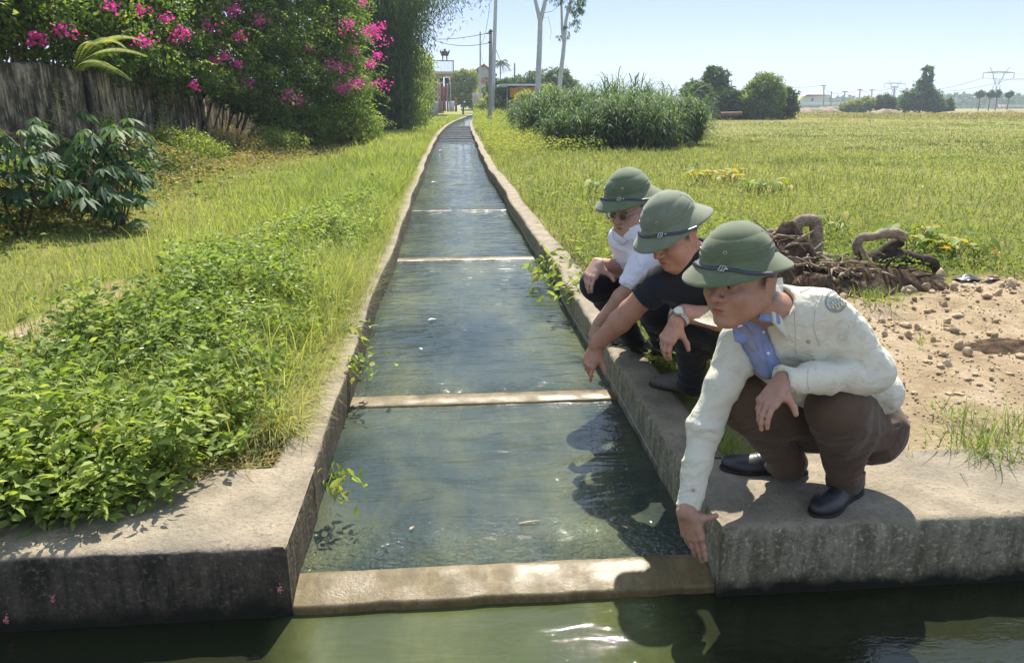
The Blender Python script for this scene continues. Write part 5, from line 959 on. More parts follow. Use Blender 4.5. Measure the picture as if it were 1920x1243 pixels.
# scrub along the far field edge
S = Soup(); n = 22000; a = rad(14)+rng.random(n)*rad(42); r = rng.uniform(95, 135, n); x = r*np.sin(a); y = r*np.cos(a); h = (.15+.7*patchnoise(x, y, .12, 83)**2)*rng.random(n); L = rng.uniform(.22, .36, n); S.leaves(np.stack([x, y, gz(x, y)+h], 1), rdir(n, -.2, .8), rdir(n, .3, 1), L, L*.5, np.clip(.35+.5*patchnoise(x, y, .08, 85)+.15*rng.normal(size=n), 0, 1)); tag(S.build('field_edge_scrub', G_dry), kind='stuff')
# red flag on a thin stick in the elephant grass
p = Yp(1197, 141, 33); root = empty('flag', (p[0], 33, 0), 'tiny red flag on a stick above the elephant grass', 'flag'); mb = MB(); mb.tube([(0, 0, 0), (0, 0, p[2]+.12)], .012, 5); mb.build('stick', M_bark, root); mb = MB(); V = [(0, 0, p[2]+.1), (-.05, .02, p[2]-.02), (-.16, .05, p[2]-.12), (-.22, .04, p[2]-.14), (-.02, .02, p[2]-.1)]; mb.add(V+[(a, b+.01, c) for a, b, c in V], [(0, 1, 4), (1, 2, 4), (2, 3, 4), (5, 9, 6), (6, 9, 7), (7, 9, 8)]); mb.build('cloth', simple('red_cloth', (.45, .07, .06)), root)
# ================= PEOPLE (signed distance fields meshed with surface nets) =================
def V3(*a): return np.array(a, float)
def nrm(v): return v/np.linalg.norm(v)
class Fld:
    def __init__(s, lo, hi, h):
        s.lo = np.array(lo, float); s.h = h; s.n = np.ceil((np.array(hi)-s.lo)/h).astype(int)+1
        s.D = np.full(s.n, .2, np.float32)
    def _sub(s, lo, hi, pad):
        a = np.clip(np.floor((lo-pad-s.lo)/s.h).astype(int), 0, s.n); b = np.clip(np.ceil((hi+pad-s.lo)/s.h).astype(int)+1, 0, s.n)
        if np.any(b <= a): return None
        sl_ = tuple(slice(i, j) for i, j in zip(a, b))
        ax = [(s.lo[i]+s.h*np.arange(a[i], b[i])).astype(np.float32) for i in range(3)]
        return sl_, ax
    def _op(s, sl_, d, k, op):
        A = s.D[sl_]
        if op == '-': A = -A
        if k > 0:
            hh = np.clip(.5+.5*(A-d)/k, 0, 1); R = A*(1-hh)+d*hh-k*hh*(1-hh)
        else: R = np.minimum(A, d)
        s.D[sl_] = -R if op == '-' else R
    def cap(s, a, b, r1, r2=None, k=.01, op='+', sq=None):
        a = np.array(a, float); b = np.array(b, float); r2 = r1 if r2 is None else r2
        R = max(r1, r2); q = s._sub(np.minimum(a, b)-R*(1 if sq is None or sq[1] > 1 else 1/sq[1]), np.maximum(a, b)+R*(1 if sq is None or sq[1] > 1 else 1/sq[1]), k+3*s.h+.01)
        if q is None: return s
        sl_, (X, Y, Z) = q; X = X[:, None, None]; Y = Y[None, :, None]; Z = Z[None, None, :]
        px, py, pz = X-a[0], Y-a[1], Z-a[2]; ba = (b-a)
        if sq is not None:
            n, f = sq; n = nrm(np.array(n, float)); dn = (px*n[0]+py*n[1]+pz*n[2])*(f-1)
            px = px+dn*n[0]; py = py+dn*n[1]; pz = pz+dn*n[2]; ba = ba+n*(ba@n)*(f-1)
        t = np.clip((px*ba[0]+py*ba[1]+pz*ba[2])/(ba@ba+1e-12), 0, 1)
        d = np.sqrt((px-t*ba[0])**2+(py-t*ba[1])**2+(pz-t*ba[2])**2)-(r1+(r2-r1)*t)
        if sq is not None and f > 1: d = d/f**.6
        s._op(sl_, d.astype(np.float32), k, op); return s
    def ell(s, c, r, M=None, k=.01, op='+'):
        """M rows = local axes"""
        c = np.array(c, float); r = np.array(r, float); M = np.eye(3) if M is None else np.array(M)
        q = s._sub(c-r.max(), c+r.max(), k+3*s.h+.01)
        if q is None: return s
        sl_, (X, Y, Z) = q; X = X[:, None, None]-c[0]; Y = Y[None, :, None]-c[1]; Z = Z[None, None, :]-c[2]
        L = [(X*M[i][0]+Y*M[i][1]+Z*M[i][2])/r[i] for i in range(3)]
        k0 = np.sqrt(sum(l*l for l in L))+1e-6; k1 = np.sqrt(sum((l/ri)**2 for l, ri in zip(L, r)))+1e-6
        d = k0*(k0-1)/k1
        s._op(sl_, d.astype(np.float32), k, op); return s
    def cut(s, p, n, R=.2, k=.004):
        """remove what lies beyond plane (p, n) within radius R"""
        p = np.array(p, float); n = nrm(np.array(n, float)); q = s._sub(p-R, p+R, 0)
        sl_, (X, Y, Z) = q; X = X[:, None, None]-p[0]; Y = Y[None, :, None]-p[1]; Z = Z[None, None, :]-p[2]
        d = X*n[0]+Y*n[1]+Z*n[2]; m = (X*X+Y*Y+Z*Z) < R*R
        s.D[sl_] = np.where(m, np.maximum(s.D[sl_], d), s.D[sl_]); return s
    def floor(s, z):
        Z = s.lo[2]+s.h*np.arange(s.n[2]); s.D = np.maximum(s.D, (z-Z)[None, None, :].astype(np.float32)); return s
    def mesh(s):
        D = s.D; I = D < 0; n = D.shape
        c = np.zeros((n[0]-1, n[1]-1, n[2]-1), np.int8)
        for i in (0, 1):
            for j in (0, 1):
                for k in (0, 1): c += I[i:n[0]-1+i, j:n[1]-1+j, k:n[2]-1+k]
        act = (c > 0) & (c < 8); idx = np.argwhere(act); vid = np.full(act.shape, -1, np.int32); vid[act] = np.arange(len(idx))
        del c
        cv = {}
        for i in (0, 1):
            for j in (0, 1):
                for k in (0, 1): cv[i, j, k] = D[idx[:, 0]+i, idx[:, 1]+j, idx[:, 2]+k]
        P = np.zeros((len(idx), 3)); W = np.zeros(len(idx))
        for a in cv:
            for ax in range(3):
                if a[ax] == 0:
                    b = list(a); b[ax] = 1; b = tuple(b); va, vb = cv[a], cv[b]
                    m = (va < 0) != (vb < 0); t = np.where(m, va/(va-vb+1e-12), 0)
                    for q in range(3):
                        P[:, q] += m*(a[q]+(t if q == ax else 0))
                    W += m
        P = P/W[:, None]+idx; P = s.lo+P*s.h
        F = []
        for ax in range(3):
            sa = [slice(None)]*3; sb = [slice(None)]*3; sa[ax] = slice(0, -1); sb[ax] = slice(1, None)
            e = I[tuple(sa)] != I[tuple(sb)]; g = np.argwhere(e)
            u, w_ = (ax+1) % 3, (ax+2) % 3
            ok = (g[:, u] > 0) & (g[:, w_] > 0) & (g[:, u] < n[u]-1) & (g[:, w_] < n[w_]-1); g = g[ok]
            def cell(du, dw):
                h = g.copy(); h[:, u] -= du; h[:, w_] -= dw; return vid[h[:, 0], h[:, 1], h[:, 2]]
            q = np.stack([cell(1, 1), cell(0, 1), cell(0, 0), cell(1, 0)], 1)
            inside = I[g[:, 0], g[:, 1], g[:, 2]]; q[~inside] = q[~inside][:, ::-1]; F.append(q)
        return P, np.concatenate(F)
def vnormals(P, F):
    a = P[F[:, 2]]-P[F[:, 0]]; b = P[F[:, 3]]-P[F[:, 1]]; n = np.cross(a, b); N = np.zeros_like(P)
    for k in range(4): 
        for c in range(3): N[:, c] += np.bincount(F[:, k], n[:, c], len(P))
    return N/(np.linalg.norm(N, axis=1)[:, None]+1e-12)
def ridge(x): return 1-np.abs(2*x-1)*2
def folds(P, F, segs, base=.0012, bf=14, seed=0):
    """cloth: wrinkles run across each limb at its joints and along it between them"""
    N = vnormals(P, F); d = np.zeros(len(P))
    for i, (a, b, R, amp, fa, fc) in enumerate(segs):
        a = np.array(a, float); b = np.array(b, float); ax = b-a; L = np.linalg.norm(ax); ax = ax/L
        rel = P-a; t = rel@ax; rad_ = rel-t[:, None]*ax; rr = np.linalg.norm(rad_, axis=1)
        w_ = np.clip(1-np.maximum(0, rr-R)/(.6*R), 0, 1)*np.clip((t+R*.6)/(R*.6), 0, 1)*np.clip((L+R*.6-t)/(R*.6), 0, 1)
        m = w_ > 0
        if not m.any(): continue
        wp = P[m]+ (vnoise(P[m]*9, 5+i)[:, None]-.5)*.05
        q = np.outer((wp-a)@ax, ax)*fa+((wp-a)-np.outer((wp-a)@ax, ax))*fc
        v = ridge(vnoise(q, seed+i*7)); v2 = ridge(vnoise(q*2.1+5, seed+i*7+3))
        d[m] += w_[m]*amp*(np.clip(v, -.6, 1)+.4*v2)
    d += base*fbm(P*bf, 3, seed)*2
    return P+N*d[:, None]

def headframe(r, t, z, roll=0):
    hf = np.array([FW[0], FW[1], 0]); hf = hf/np.linalg.norm(hf)
    f = nrm(RT*r-hf*t+np.array([0, 0, z])); s_ = nrm(np.cross(np.array([0, 0, 1.]), f)); u = np.cross(f, s_)
    if roll: c, q = math.cos(roll), math.sin(roll); s_, u = s_*c+u*q, u*c-s_*q
    return f, s_, u           # forward, person's left, up
def head(Fd, C, fr, S=1.0, wide=1.0):
    f, s, u = fr; P = lambda a, b, c: C+(f*a+s*b*wide+u*c)*S
    M = np.array([f, s, u]); r = lambda a, b, c: (a*S, b*S*wide, c*S)
    Fd.ell(P(-.012, 0, .03), r(.098, .077, .092), M, k=.01)
    Fd.ell(P(.022, 0, -.035), r(.070, .063, .082), M, k=.03)
    for e in (-1, 1):
        Fd.cap(P(-.008, e*.055, -.052), P(.058, e*.015, -.104), .026*S, .019*S, k=.03); Fd.ell(P(.040, e*.042, -.060), r(.030, .022, .030), M, k=.025)
        Fd.ell(P(.060, e*.040, -.034), r(.026, .026, .022), M, k=.025)
        Fd.cap(P(.082, e*.012, .014), P(.066, e*.046, .012), .0115*S, .010*S, k=.012)
    Fd.ell(P(.070, 0, -.104), r(.021, .022, .017), M, k=.016)
    Fd.ell(P(.074, 0, -.070), r(.020, .030, .026), M, k=.016)
    for e in (-1, 1): Fd.ell(P(.098, e*.031, -.008), r(.017, .0175, .0125), M, k=.012, op='-')
    for e in (-1, 1):
        Fd.ell(P(.074, e*.031, -.008), r(.0125, .0135, .0118), M, k=.002)
        Fd.cap(P(.0845, e*.017, -.003), P(.079, e*.044, -.0035), .0042*S, k=.004)
        Fd.cap(P(.082, e*.019, -.0165), P(.077, e*.042, -.0155), .0038*S, k=.005)
    Fd.cap(P(.084, 0, .004), P(.106, 0, -.034), .0085*S, .0115*S, k=.010)
    Fd.ell(P(.108, 0, -.038), r(.0125, .0125, .0105), M, k=.006)
    for e in (-1, 1): Fd.ell(P(.097, e*.0145, -.041), r(.0105, .0075, .0078), M, k=.005)
    for e in (-1, 1): Fd.ell(P(.104, e*.007, -.050), r(.006, .0035, .0032), M, k=.002, op='-')
    Fd.ell(P(.0905, 0, -.0665), r(.0085, .023, .0050), M, k=.004)
    Fd.ell(P(.0895, 0, -.0775), r(.0085, .019, .0056), M, k=.004)
    Fd.cap(P(.101, -.021, -.0725), P(.101, 0, -.0715), .0034*S, k=.0025, op='-'); Fd.cap(P(.101, 0, -.0715), P(.101, .021, -.0725), .0034*S, k=.0025, op='-')
    for e in (-1, 1):     # nasolabial fold, ear
        Fd.cap(P(.098, e*.021, -.044), P(.090, e*.033, -.070), .0022*S, k=.005, op='-')
        Me = np.array([nrm(f*.9-u*.25-s*e*.25), nrm(s*e+f*.35), nrm(u+f*.2)])
        Fd.ell(P(-.008, e*.078, -.018), (.017*S, .0065*S, .031*S), Me, k=.006)
        Fd.ell(P(-.004, e*.085, -.014), (.009*S, .0055*S, .018*S), Me, k=.004, op='-')
        Fd.cap(P(-.022, e*.086, .003), P(-.019, e*.083, -.035), .004*S, .004*S, k=.004); Fd.cap(P(-.022, e*.086, .003), P(.004, e*.080, .008), .004*S, .0035*S, k=.004)
def headtone(P, C, fr, S, wide=1.0, skin=(1, 1, 1)):
    f, s, u = fr; a = (P-C)@f/S; b = (P-C)@s/S/wide; c = (P-C)@u/S
    col = np.ones((len(P), 3))*np.array(skin)
    def blot(ca, cb, cc, ra, rb, rc, color, soft=.25):
        nonlocal col
        for sg in (-1, 1):
            q = np.sqrt(((a-ca)/ra)**2+((b-sg*cb)/rb)**2+((c-cc)/rc)**2); w_ = np.clip((1-q)/soft, 0, 1)[:, None]
            col = col*(1-w_)+np.array(color)*w_
            if cb == 0: break
    blot(.11, 0, -.04, .03, .022, .02, (1.05, .90, .87), .8)
    blot(.092, 0, -.072, .03, .0235, .0095, (.80, .50, .50), .4)
    blot(.095, 0, -.0722, .03, .022, .0016, (.25, .13, .12), .4)
    blot(.085, .030, .0125, .03, .021, .0042, (.12, .09, .08), .5)      # eyebrows
    blot(.083, .030, -.0085, .02, .0145, .0060, (.85, .83, .82), .3)
    blot(.088, .027, -.0085, .02, .0058, .0058, (.05, .03, .025), .3)
    blot(.086, .030, -.0022, .02, .0155, .0018, (.10, .07, .06), .5)
    # shaven stubble and short side hair
    blot(.085, 0, -.058, .03, .028, .006, (.72, .68, .68), .8)
    m = (a < .035) & (c > .0) & (c < .2) & ~((np.abs(b) > .080) & (a < .02)); m |= (a < -.05) & (c > -.05)
    w_ = np.clip((.030-a)/.020, 0, 1)*np.clip((c-(-.004+np.where(a > .004, -.020, 0)-np.clip((-a-.018)*1.9, 0, .075)))/.018, 0, 1)*(np.abs(b) < .0800)*.92; w_ = np.where(a < .05, w_, 0)[:, None]
    return col*(1-w_)+np.array([.05, .045, .045])*w_
def hand(Fd, W, D, N, T, curls, tdir, s=1.0, spread=.12, lens=(.072, .080, .075, .060), tcurl=.5, store=None, tl=1.0):
    """W wrist, D wrist->knuckles, N back of the hand, T towards the thumb. fingers index..little"""
    D = nrm(D); N = nrm(N-D*(N@D)); T = nrm(T-D*(T@D)-N*(T@N))
    tips = []
    for i, off in enumerate((.031, .0105, -.010, -.029)):
        kn = W+D*(.092, .094, .089, .080)[i]*s+T*off*s+N*(.002 if i in (1, 2) else -.002)*s
        Fd.cap(W+T*off*.55*s, kn, .0135*s, .0105*s, k=.012)
        Fd.cap(W+T*off*.6*s-N*.006*s, kn-N*.006*s-D*.012*s, .013*s, .010*s, k=.012)
        Fd.ell(kn, (.0112*s,)*3, k=.006)
        d = nrm(D+T*(1.5-i)*spread); ang = 0; p = kn; c = curls[i]; c = c if isinstance(c, tuple) else (c, c*1.2, c*.7)
        L = lens[i]*s; rr = (.0090, .0093, .0088, .0078)[i]*s
        for j, (fr_, dc) in enumerate(zip((.46, .30, .24), c)):
            ang += dc; dd = d*math.cos(ang)-N*math.sin(ang); q = p+dd*L*fr_
            Fd.cap(p, q, rr*(1, .93, .86)[j], rr*(.93, .86, .76)[j], k=.0035); Fd.ell(q, (rr*(.98, .9, .72)[j],)*3, k=.002); p = q
        tips.append((p, dd, rr))
    b0 = W+D*.018*s+T*.020*s-N*.006*s; td = nrm(tdir); b1 = b0+nrm(td+D*.25)*.042*s*tl
    Fd.cap(b0, b1, .0175*s, .0125*s, k=.014)
    t1 = b1+nrm(td)*.034*s*tl; Fd.cap(b1, t1, .0115*s, .0105*s, k=.005)
    t2 = t1+nrm(td+D*tcurl)*.026*s*tl; Fd.cap(t1, t2, .0108*s, .0088*s, k=.004)
    # web between thumb and index
    Fd.cap(b1, W+D*.06*s+T*.026*s-N*.004*s, .0075*s, .008*s, k=.014)
    if store is not None: store.extend([p for p, _, _ in tips]+[t2])
    return tips
def shoe(toe, heel, zb=0.0, h=.0035, R=.046):
    """leather shoe lying along heel->toe, sole on zb"""
    toe = np.array([toe[0], toe[1], zb]); heel = np.array([heel[0], heel[1], zb]); d = toe-heel; L = np.linalg.norm(d); d = d/L; sd = np.array([-d[1], d[0], 0]); u = np.array([0, 0, 1.])
    Fd = Fld(np.minimum(toe, heel)-.08, np.maximum(toe, heel)+np.array([.08, .08, .17]), h)
    M = np.array([d, sd, u])
    Fd.ell(toe-d*.085*L/.29+u*.026, (.088, .048, .036), M, k=.01); Fd.ell(heel+d*.12+u*.035, (.10, .040, .046), M, k=.03)
    Fd.ell(heel+d*.050+u*.038, (.052, .036, .052), M, k=.02)
    Fd.cap(heel+d*.055+u*.05, heel+d*.06+u*.10, .037, .043, k=.02)
    Fd.cap(heel+d*.15+u*.05, heel+d*.085+u*.09, .028, .03, k=.02)
    Fd.cut(heel+d*.06+u*.097, u-d*.15, .1); Fd.floor(zb+.010)
    P, F = Fd.mesh(); N = vnormals(P, F)
    al = (P-heel)@d; z = P[:, 2]-zb
    cr = np.exp(-((al-.175)/.035)**2)*np.clip((z-.03)/.02, 0, 1); P = P-N*(cr*.0022*(np.abs(np.sin(al*230+((P-heel)@sd)*40))))[:, None]
    # sole
    F2 = Fld(np.minimum(toe, heel)-.08, np.maximum(toe, heel)+np.array([.08, .08, .05]), h)
    F2.ell(toe-d*.085*L/.29+u*.006, (.093, .052, .02), M, k=.01); F2.ell(heel+d*.12+u*.006, (.11, .040, .02), M, k=.02); F2.ell(heel+d*.052+u*.006, (.058, .040, .022), M, k=.02)
    F2.cut(heel+d*.15+u*.0125, u, .3); F2.floor(zb+.0005)
    P2, Q2 = F2.mesh()
    return (P, F), (P2, Q2)

# helmets -----------------------------------------------------------------
def felt(name, c1, c2):
    t = NT(name); v = t.co(); n = t.noise(v, 7, 5, .6); c = t.ramp(n, [(.3, c1), (.7, c2)]); c = t.mix(t.ramp(t.noise(v, 19, 6, .75), [(.56, 0.), (.70, .45)]), c, tuple(x*1.45+.01 for x in c2)); c = t.mix(t.ramp(t.noise(v, 11, 7, .8), [(.58, 0.), (.68, .35)]), c, tuple(x*.55 for x in c1))
    w_ = t.noise(v, 900, 2, .5); c = t.mix(t.ramp(w_, [(.35, .25), (.6, 0.)]), c, tuple(x*.6 for x in c1))
    t.base(c, .82, .2); t.b.inputs['Sheen Weight'].default_value = .25; t.bump(w_, .25, .0008); return t.m
M_strap = simple('strap_leather', (.035, .032, .045), .38, .5, .3, 60)
M_metal = simple('aged_metal', (.55, .53, .48), .35, .5, .15, 60, metal=.8)
M_hole = simple('vent_dark', (.01, .01, .01), .6)
def helmet(parent, C, fr, mat, S=1.0, buckle=-.25, OFF=.095, ZS=.73):
    """pith helmet, local x forward, y left, z up; sits over head centre C"""
    f, s, u = fr
    prof = [(.0, .083), (.22, .081), (.42, .075), (.60, .065), (.76, .049), (.88, .030), (.955, .009), (.985, -.004), (.992, -.010), (1.012, -.012), (1.018, -.024), (1.022, -.034), (1.03, -.040)]
    n = 72; th = np.arange(n)/n*2*math.pi; cx, sy = np.cos(th), np.sin(th)
    A, B = .112, .097
    V = []
    for (rr, z) in prof: V.append(np.stack([A*rr*cx-.004, B*rr*sy, np.full(n, z)], 1))
    # brim: longer and lower at the front and back
    bx = np.where(cx > 0, .052, .048)*np.abs(cx)**1.4+.034*np.abs(sy)**1.6
    for t_ in (.12, .3, .5, .7, .88, 1.0):
        ex = bx*t_; dz = -.040-(.050*t_**1.05+.010*t_*np.abs(cx)**3*(1.35 if True else 1))
        V.append(np.stack([(A*1.03+ex)*cx-.004, (B*1.03+ex)*sy, dz-.006*t_*(cx > 0)*cx], 1))
    last = V[-1].copy(); rim = last.copy(); rim[:, 2] -= .004; rim[:, :2] *= 1.006; V.append(rim); V.append(rim*np.array([.995, .995, 1])-np.array([0, 0, .0035]))
    for t_ in (.9, .6, .3, 0): 
        ex = bx*t_-.003; dz = -.049-(.050*t_**1.05+.010*t_*np.abs(cx)**3*1.35); V.append(np.stack([(A*1.0+ex)*cx-.004, (B*1.0+ex)*sy, dz-.006*t_*(cx > 0)*cx], 1))
    for rr, z in ((.94, -.03), (.9, .01), (.7, .06), (.4, .09), (.0, .10)): V.append(np.stack([A*rr*cx-.004, B*rr*sy, np.full(n, z)], 1))
    m = len(V); V = np.concatenate(V); V[:, 2] *= 1.0
    # four raised panel seams on the crown
    crown = V[:, 2] > -.01
    idx = np.arange(m*n).reshape(m, n); q = np.stack([idx[:-1], np.roll(idx[:-1], -1, 1), np.roll(idx[1:], -1, 1), idx[1:]], -1).reshape(-1, 4)[:, ::-1]
    M4 = Matrix([[f[0]*S, s[0]*S, u[0]*S*ZS, C[0]+u[0]*OFF*S], [f[1]*S, s[1]*S, u[1]*S*ZS, C[1]+u[1]*OFF*S], [f[2]*S, s[2]*S, u[2]*S*ZS, C[2]+u[2]*OFF*S], [0, 0, 0, 1]])
    o = mk('helmet', V, q, mat, smooth=True); o.matrix_world = M4; o.parent = parent; o.matrix_parent_inverse = Matrix.Translation(-Vector(parent.location))
    def surf(th_, k):    # point on crown
        rr = np.interp(k, range(len(prof)), [p[0] for p in prof]); z = np.interp(k, range(len(prof)), [p[1] for p in prof])
        return np.array([A*rr*math.cos(th_)-.004, B*rr*math.sin(th_), z])
    def sub(mb_, nm, mt):
        c = mb_.build(nm, mt, smooth=True); c.parent = o; return c
    for a_ in (.78, 2.36, 3.93, 5.5):
        mb_ = MB(); mb_.tube([surf(a_, k)*1.004 for k in np.linspace(.3, 7.8, 22)], .0010, 6); sub(mb_, 'seam', mat)
    mb_ = MB(); mb_.tube([np.array([(A*1.006)*math.cos(a)-.004, (B*1.006)*math.sin(a), -.0105]) for a in np.linspace(0, 2*math.pi, 73)], .0012, 6); mb_.tube([np.array([(A*.957)*math.cos(a)-.004, (B*.957)*math.sin(a), .009]) for a in np.linspace(0, 2*math.pi, 73)], .0008, 6); sub(mb_, 'seam', mat)
    mb_ = MB(); mb_.tube([(-.004, 0, .080), (-.004, 0, .086), (-.004, 0, .089), (-.004, 0, .091)], [.020, .021, .018, .002], 20); sub(mb_, 'crown_button', mat)
    for a_, k in ((1.35, 3.3), (1.95+.3, 3.6), (-1.35, 3.3), (-2.2, 3.6), (.62, 6.2), (-.62, 6.2)):
        p = surf(a_, k); nn = nrm(np.array([p[0]/A**2, p[1]/B**2, p[2]/.1**2])); e1 = nrm(np.cross(nn, [0, 0, 1])); e2 = np.cross(nn, e1)
        mb_ = MB(); mb_.tube([p+nn*.001+(e1*math.cos(a)+e2*math.sin(a))*.0048 for a in np.linspace(0, 2*math.pi, 17)], .0014, 6); c = sub(mb_, 'vent', M_metal if k > 6 else mat)
        mb_ = MB(); mb_.tube([p, p+nn*.0022], .0036, 10); sub(mb_, 'vent_hole', M_hole)
    # leather strap: round the front of the band and down over the brim sides
    def brimpt(th_, t_):
        c, s2 = math.cos(th_), math.sin(th_); ex = ((.052 if c > 0 else .048)*abs(c)**1.4+.034*abs(s2)**1.6)*t_
        return np.array([(A*1.03+ex)*c-.004, (B*1.03+ex)*s2, -.040-(.050*t_**1.05+.010*t_*abs(c)**3*1.35)-.006*t_*max(c, 0)])
    an = np.linspace(-1.62, 1.62, 60); ctr = []
    for a in an:
        t_ = np.interp(abs(a), [0, .5, .85, 1.2, 1.62], [.16, .18, .32, .68, 1.03]); ctr.append(brimpt(a, t_))
    ctr = np.array(ctr); hw = .0065; N_ = np.gradient(ctr, axis=0); N_ /= np.linalg.norm(N_, axis=1)[:, None]
    out = np.array([nrm(np.array([math.cos(a)*.55, math.sin(a)*.55, .8])) for a in an]); sd = np.cross(N_, out); sd /= np.linalg.norm(sd, axis=1)[:, None]
    r4 = [ctr+sd*hw+out*.001, ctr+sd*hw+out*.0035, ctr-sd*hw+out*.0035, ctr-sd*hw+out*.001]; Vs = np.stack(r4, 1).reshape(-1, 3); nn = len(an); ix = np.arange(nn*4).reshape(nn, 4)
    qs = np.stack([ix[:-1], np.roll(ix[:-1], -1, 1), np.roll(ix[1:], -1, 1), ix[1:]], -1).reshape(-1, 4)
    c = mk('chin_strap', Vs, qs, M_strap, smooth=False); c.parent = o
    bi = int(np.argmin(abs(an-buckle))); mb_ = MB(); p = ctr[bi]+out[bi]*.004
    e1, e2 = N_[bi], sd[bi]; mb_.tube([p+e1*a+e2*b for a, b in ((-.008, -.011), (.008, -.011), (.008, .011), (-.008, .011), (-.008, -.011))], .0016, 6); mb_.tube([p-e2*.011, p+e2*.011], .0013, 6)
    bj = int(np.argmin(abs(an-buckle-.16*np.sign(buckle)))); p2 = ctr[bj]+out[bj]*.004; mb_.tube([p2, p2+out[bj]*.003, p2+out[bj]*.004], [.004, .0035, .0005], 10)
    sub(mb_, 'buckle', M_metal)
    return o

# cloth and skin materials
def cloth(name, c, var=.14, weave=500, rough=.9, stains=None, bump=.0009, crease=9.0):
    t = NT(name); v = t.co(kind='World'); n = t.noise(v, 9, 5, .6)
    col = t.ramp(n, [(.3, tuple(x*(1-var) for x in c)), (.7, tuple(min(1, x*(1+var)) for x in c))])
    if stains: col = t.mix(t.ramp(t.noise(v, 14, 6, .7), [(.60, 0.), (.68, .5)]), col, stains)
    t.base(col, rough, .2); t.b.inputs['Sheen Weight'].default_value = .12
    h = t.math('ADD', t.noise(v, weave, 2), t.math('MULTIPLY', t.noise(v, 42, 4), 3.5)); h = t.math('ADD', h, t.math('MULTIPLY', t.noise(v, 13, 3, .5, 1.6), crease)); t.bump(h, .6, bump); return t.m
def skinmat(name, c):
    t = NT(name); v = t.co(kind='World'); a = t.n('Attribute', attribute_name='tone')
    n = t.noise(v, 26, 5, .6); col = t.ramp(n, [(.3, tuple(x*.88 for x in c)), (.7, tuple(x*1.1 for x in c))])
    col = t.mix(t.ramp(t.noise(v, 90, 5, .7), [(.45, 0.), (.75, .45)]), col, (c[0]*.72, c[1]*.55, c[2]*.5)); t.base(t.mix(1.0, col, a.outputs['Color'], 'MULTIPLY'), t.ramp(t.noise(v, 40, 4), [(.35, .38), (.65, .62)]), .4)
    t.b.inputs['Subsurface Weight'].default_value = .05; t.b.inputs['Subsurface Radius'].default_value = (.012, .004, .002); t.b.inputs['Subsurface Scale'].default_value = 1.0
    t.bump(t.math('ADD', t.noise(v, 260, 4), t.math('MULTIPLY', t.noise(v, 60, 3), 1.5)), .5, .0012); return t.m
def leather(name, c, rough=.28):
    t = NT(name); v = t.co(kind='World'); n = t.noise(v, 12, 6, .65)
    t.base(t.ramp(n, [(.35, c), (.75, tuple(x*2.2+.02 for x in c))]), t.ramp(n, [(.3, rough), (.7, rough+.3)]), .5); t.bump(t.noise(v, 120, 4), .4, .001); return t.m
M_sole = simple('shoe_sole', (.02, .018, .016), .7)
M_shoe = leather('black_leather', (.012, .012, .014)); M_shoe2 = leather('dusty_leather', (.06, .05, .04), .45)
M_white_thin = cloth('white_cotton', (.72, .71, .78), .05)

from mathutils.bvhtree import BVHTree
def bvh_of(o):
    me = o.data; n = len(me.vertices); v = np.zeros(n*3, np.float32); me.vertices.foreach_get('co', v)
    return BVHTree.FromPolygons([tuple(x) for x in v.reshape(-1, 3).tolist()], [tuple(p.vertices) for p in me.polygons])
def onsurf(b, x, y, off=.0015):
    r = _ray(x, y); r = r/np.linalg.norm(r); h = b.ray_cast(Vector(CC), Vector(r))
    if h[0] is None: return None
    n = np.array(h[1]); n = n if n@r < 0 else -n
    return np.array(h[0])+n*off, n
def ribbon(b, pts, w=.003, t=.0015, closed=False, n=None, mbx=None):
    """raised seam lying on a surface"""
    pts = np.array(pts, float); 
    if closed: pts = np.vstack([pts, pts[:1]])
    L = np.concatenate([[0], np.cumsum(np.linalg.norm(np.diff(pts, axis=0), axis=1))]); k = n or max(3, int(L[-1]/4))
    q = np.linspace(0, L[-1], k); X = np.interp(q, L, pts[:, 0]); Y = np.interp(q, L, pts[:, 1])
    P = [onsurf(b, a, c, t*.5) for a, c in zip(X, Y)]; P = [p[0] for p in P if p is not None]
    if len(P) < 3: return mbx
    mbx = mbx or MB(); P = np.array(P); d = np.linalg.norm(np.diff(P, axis=0), axis=1); 
    if (d > .05).any(): P = P[:int(np.argmax(d > .05))+1]
    if len(P) > 2: mbx.tube(P, w*.5, 6)
    return mbx
def add_shoes(root, feet, mat):
    for toe, heel in feet:
        (P, F), (P2, F2) = shoe(toe, heel); o = put(mk('shoe', P, F, mat, smooth=True), root); s2 = mk('sole', P2, F2, M_sole, smooth=True); s2.parent = o; 
# ---------------- man 1: front, pale work jacket ----------------
def tubefold(a, b, R, amp=.006, fa=34, fc=11): return (a, b, R, amp, fa, fc)
def clothobj(Fd, name, mat, root, segs, seed=0, base=.0012):
    P, F = Fd.mesh(); P = folds(P, F, segs, base, 14, seed); return put(mk(name, P, F, mat, smooth=True), root)
def skinobj(Fd, name, mat, head_args=None):
    P, F = Fd.mesh(); tone = np.ones((len(P), 3))
    if head_args is not None:
        C, fr, S, wd = head_args; m = np.linalg.norm(P-C, axis=1) < .16*S; tone[m] = headtone(P[m], C, fr, S, wd)
    return P, F, tone
def bbox(pts, pad): p = np.array(pts); return p.min(0)-pad, p.max(0)+pad
def person(origin, label, P, F, tone, mat):
    """the body mesh is the top-level thing"""
    o = mk('person', P-origin, F, mat, smooth=True, attrs={'tone': tone}); o.location = origin
    return tag(o, label, 'person', 'men squatting on the canal wall')

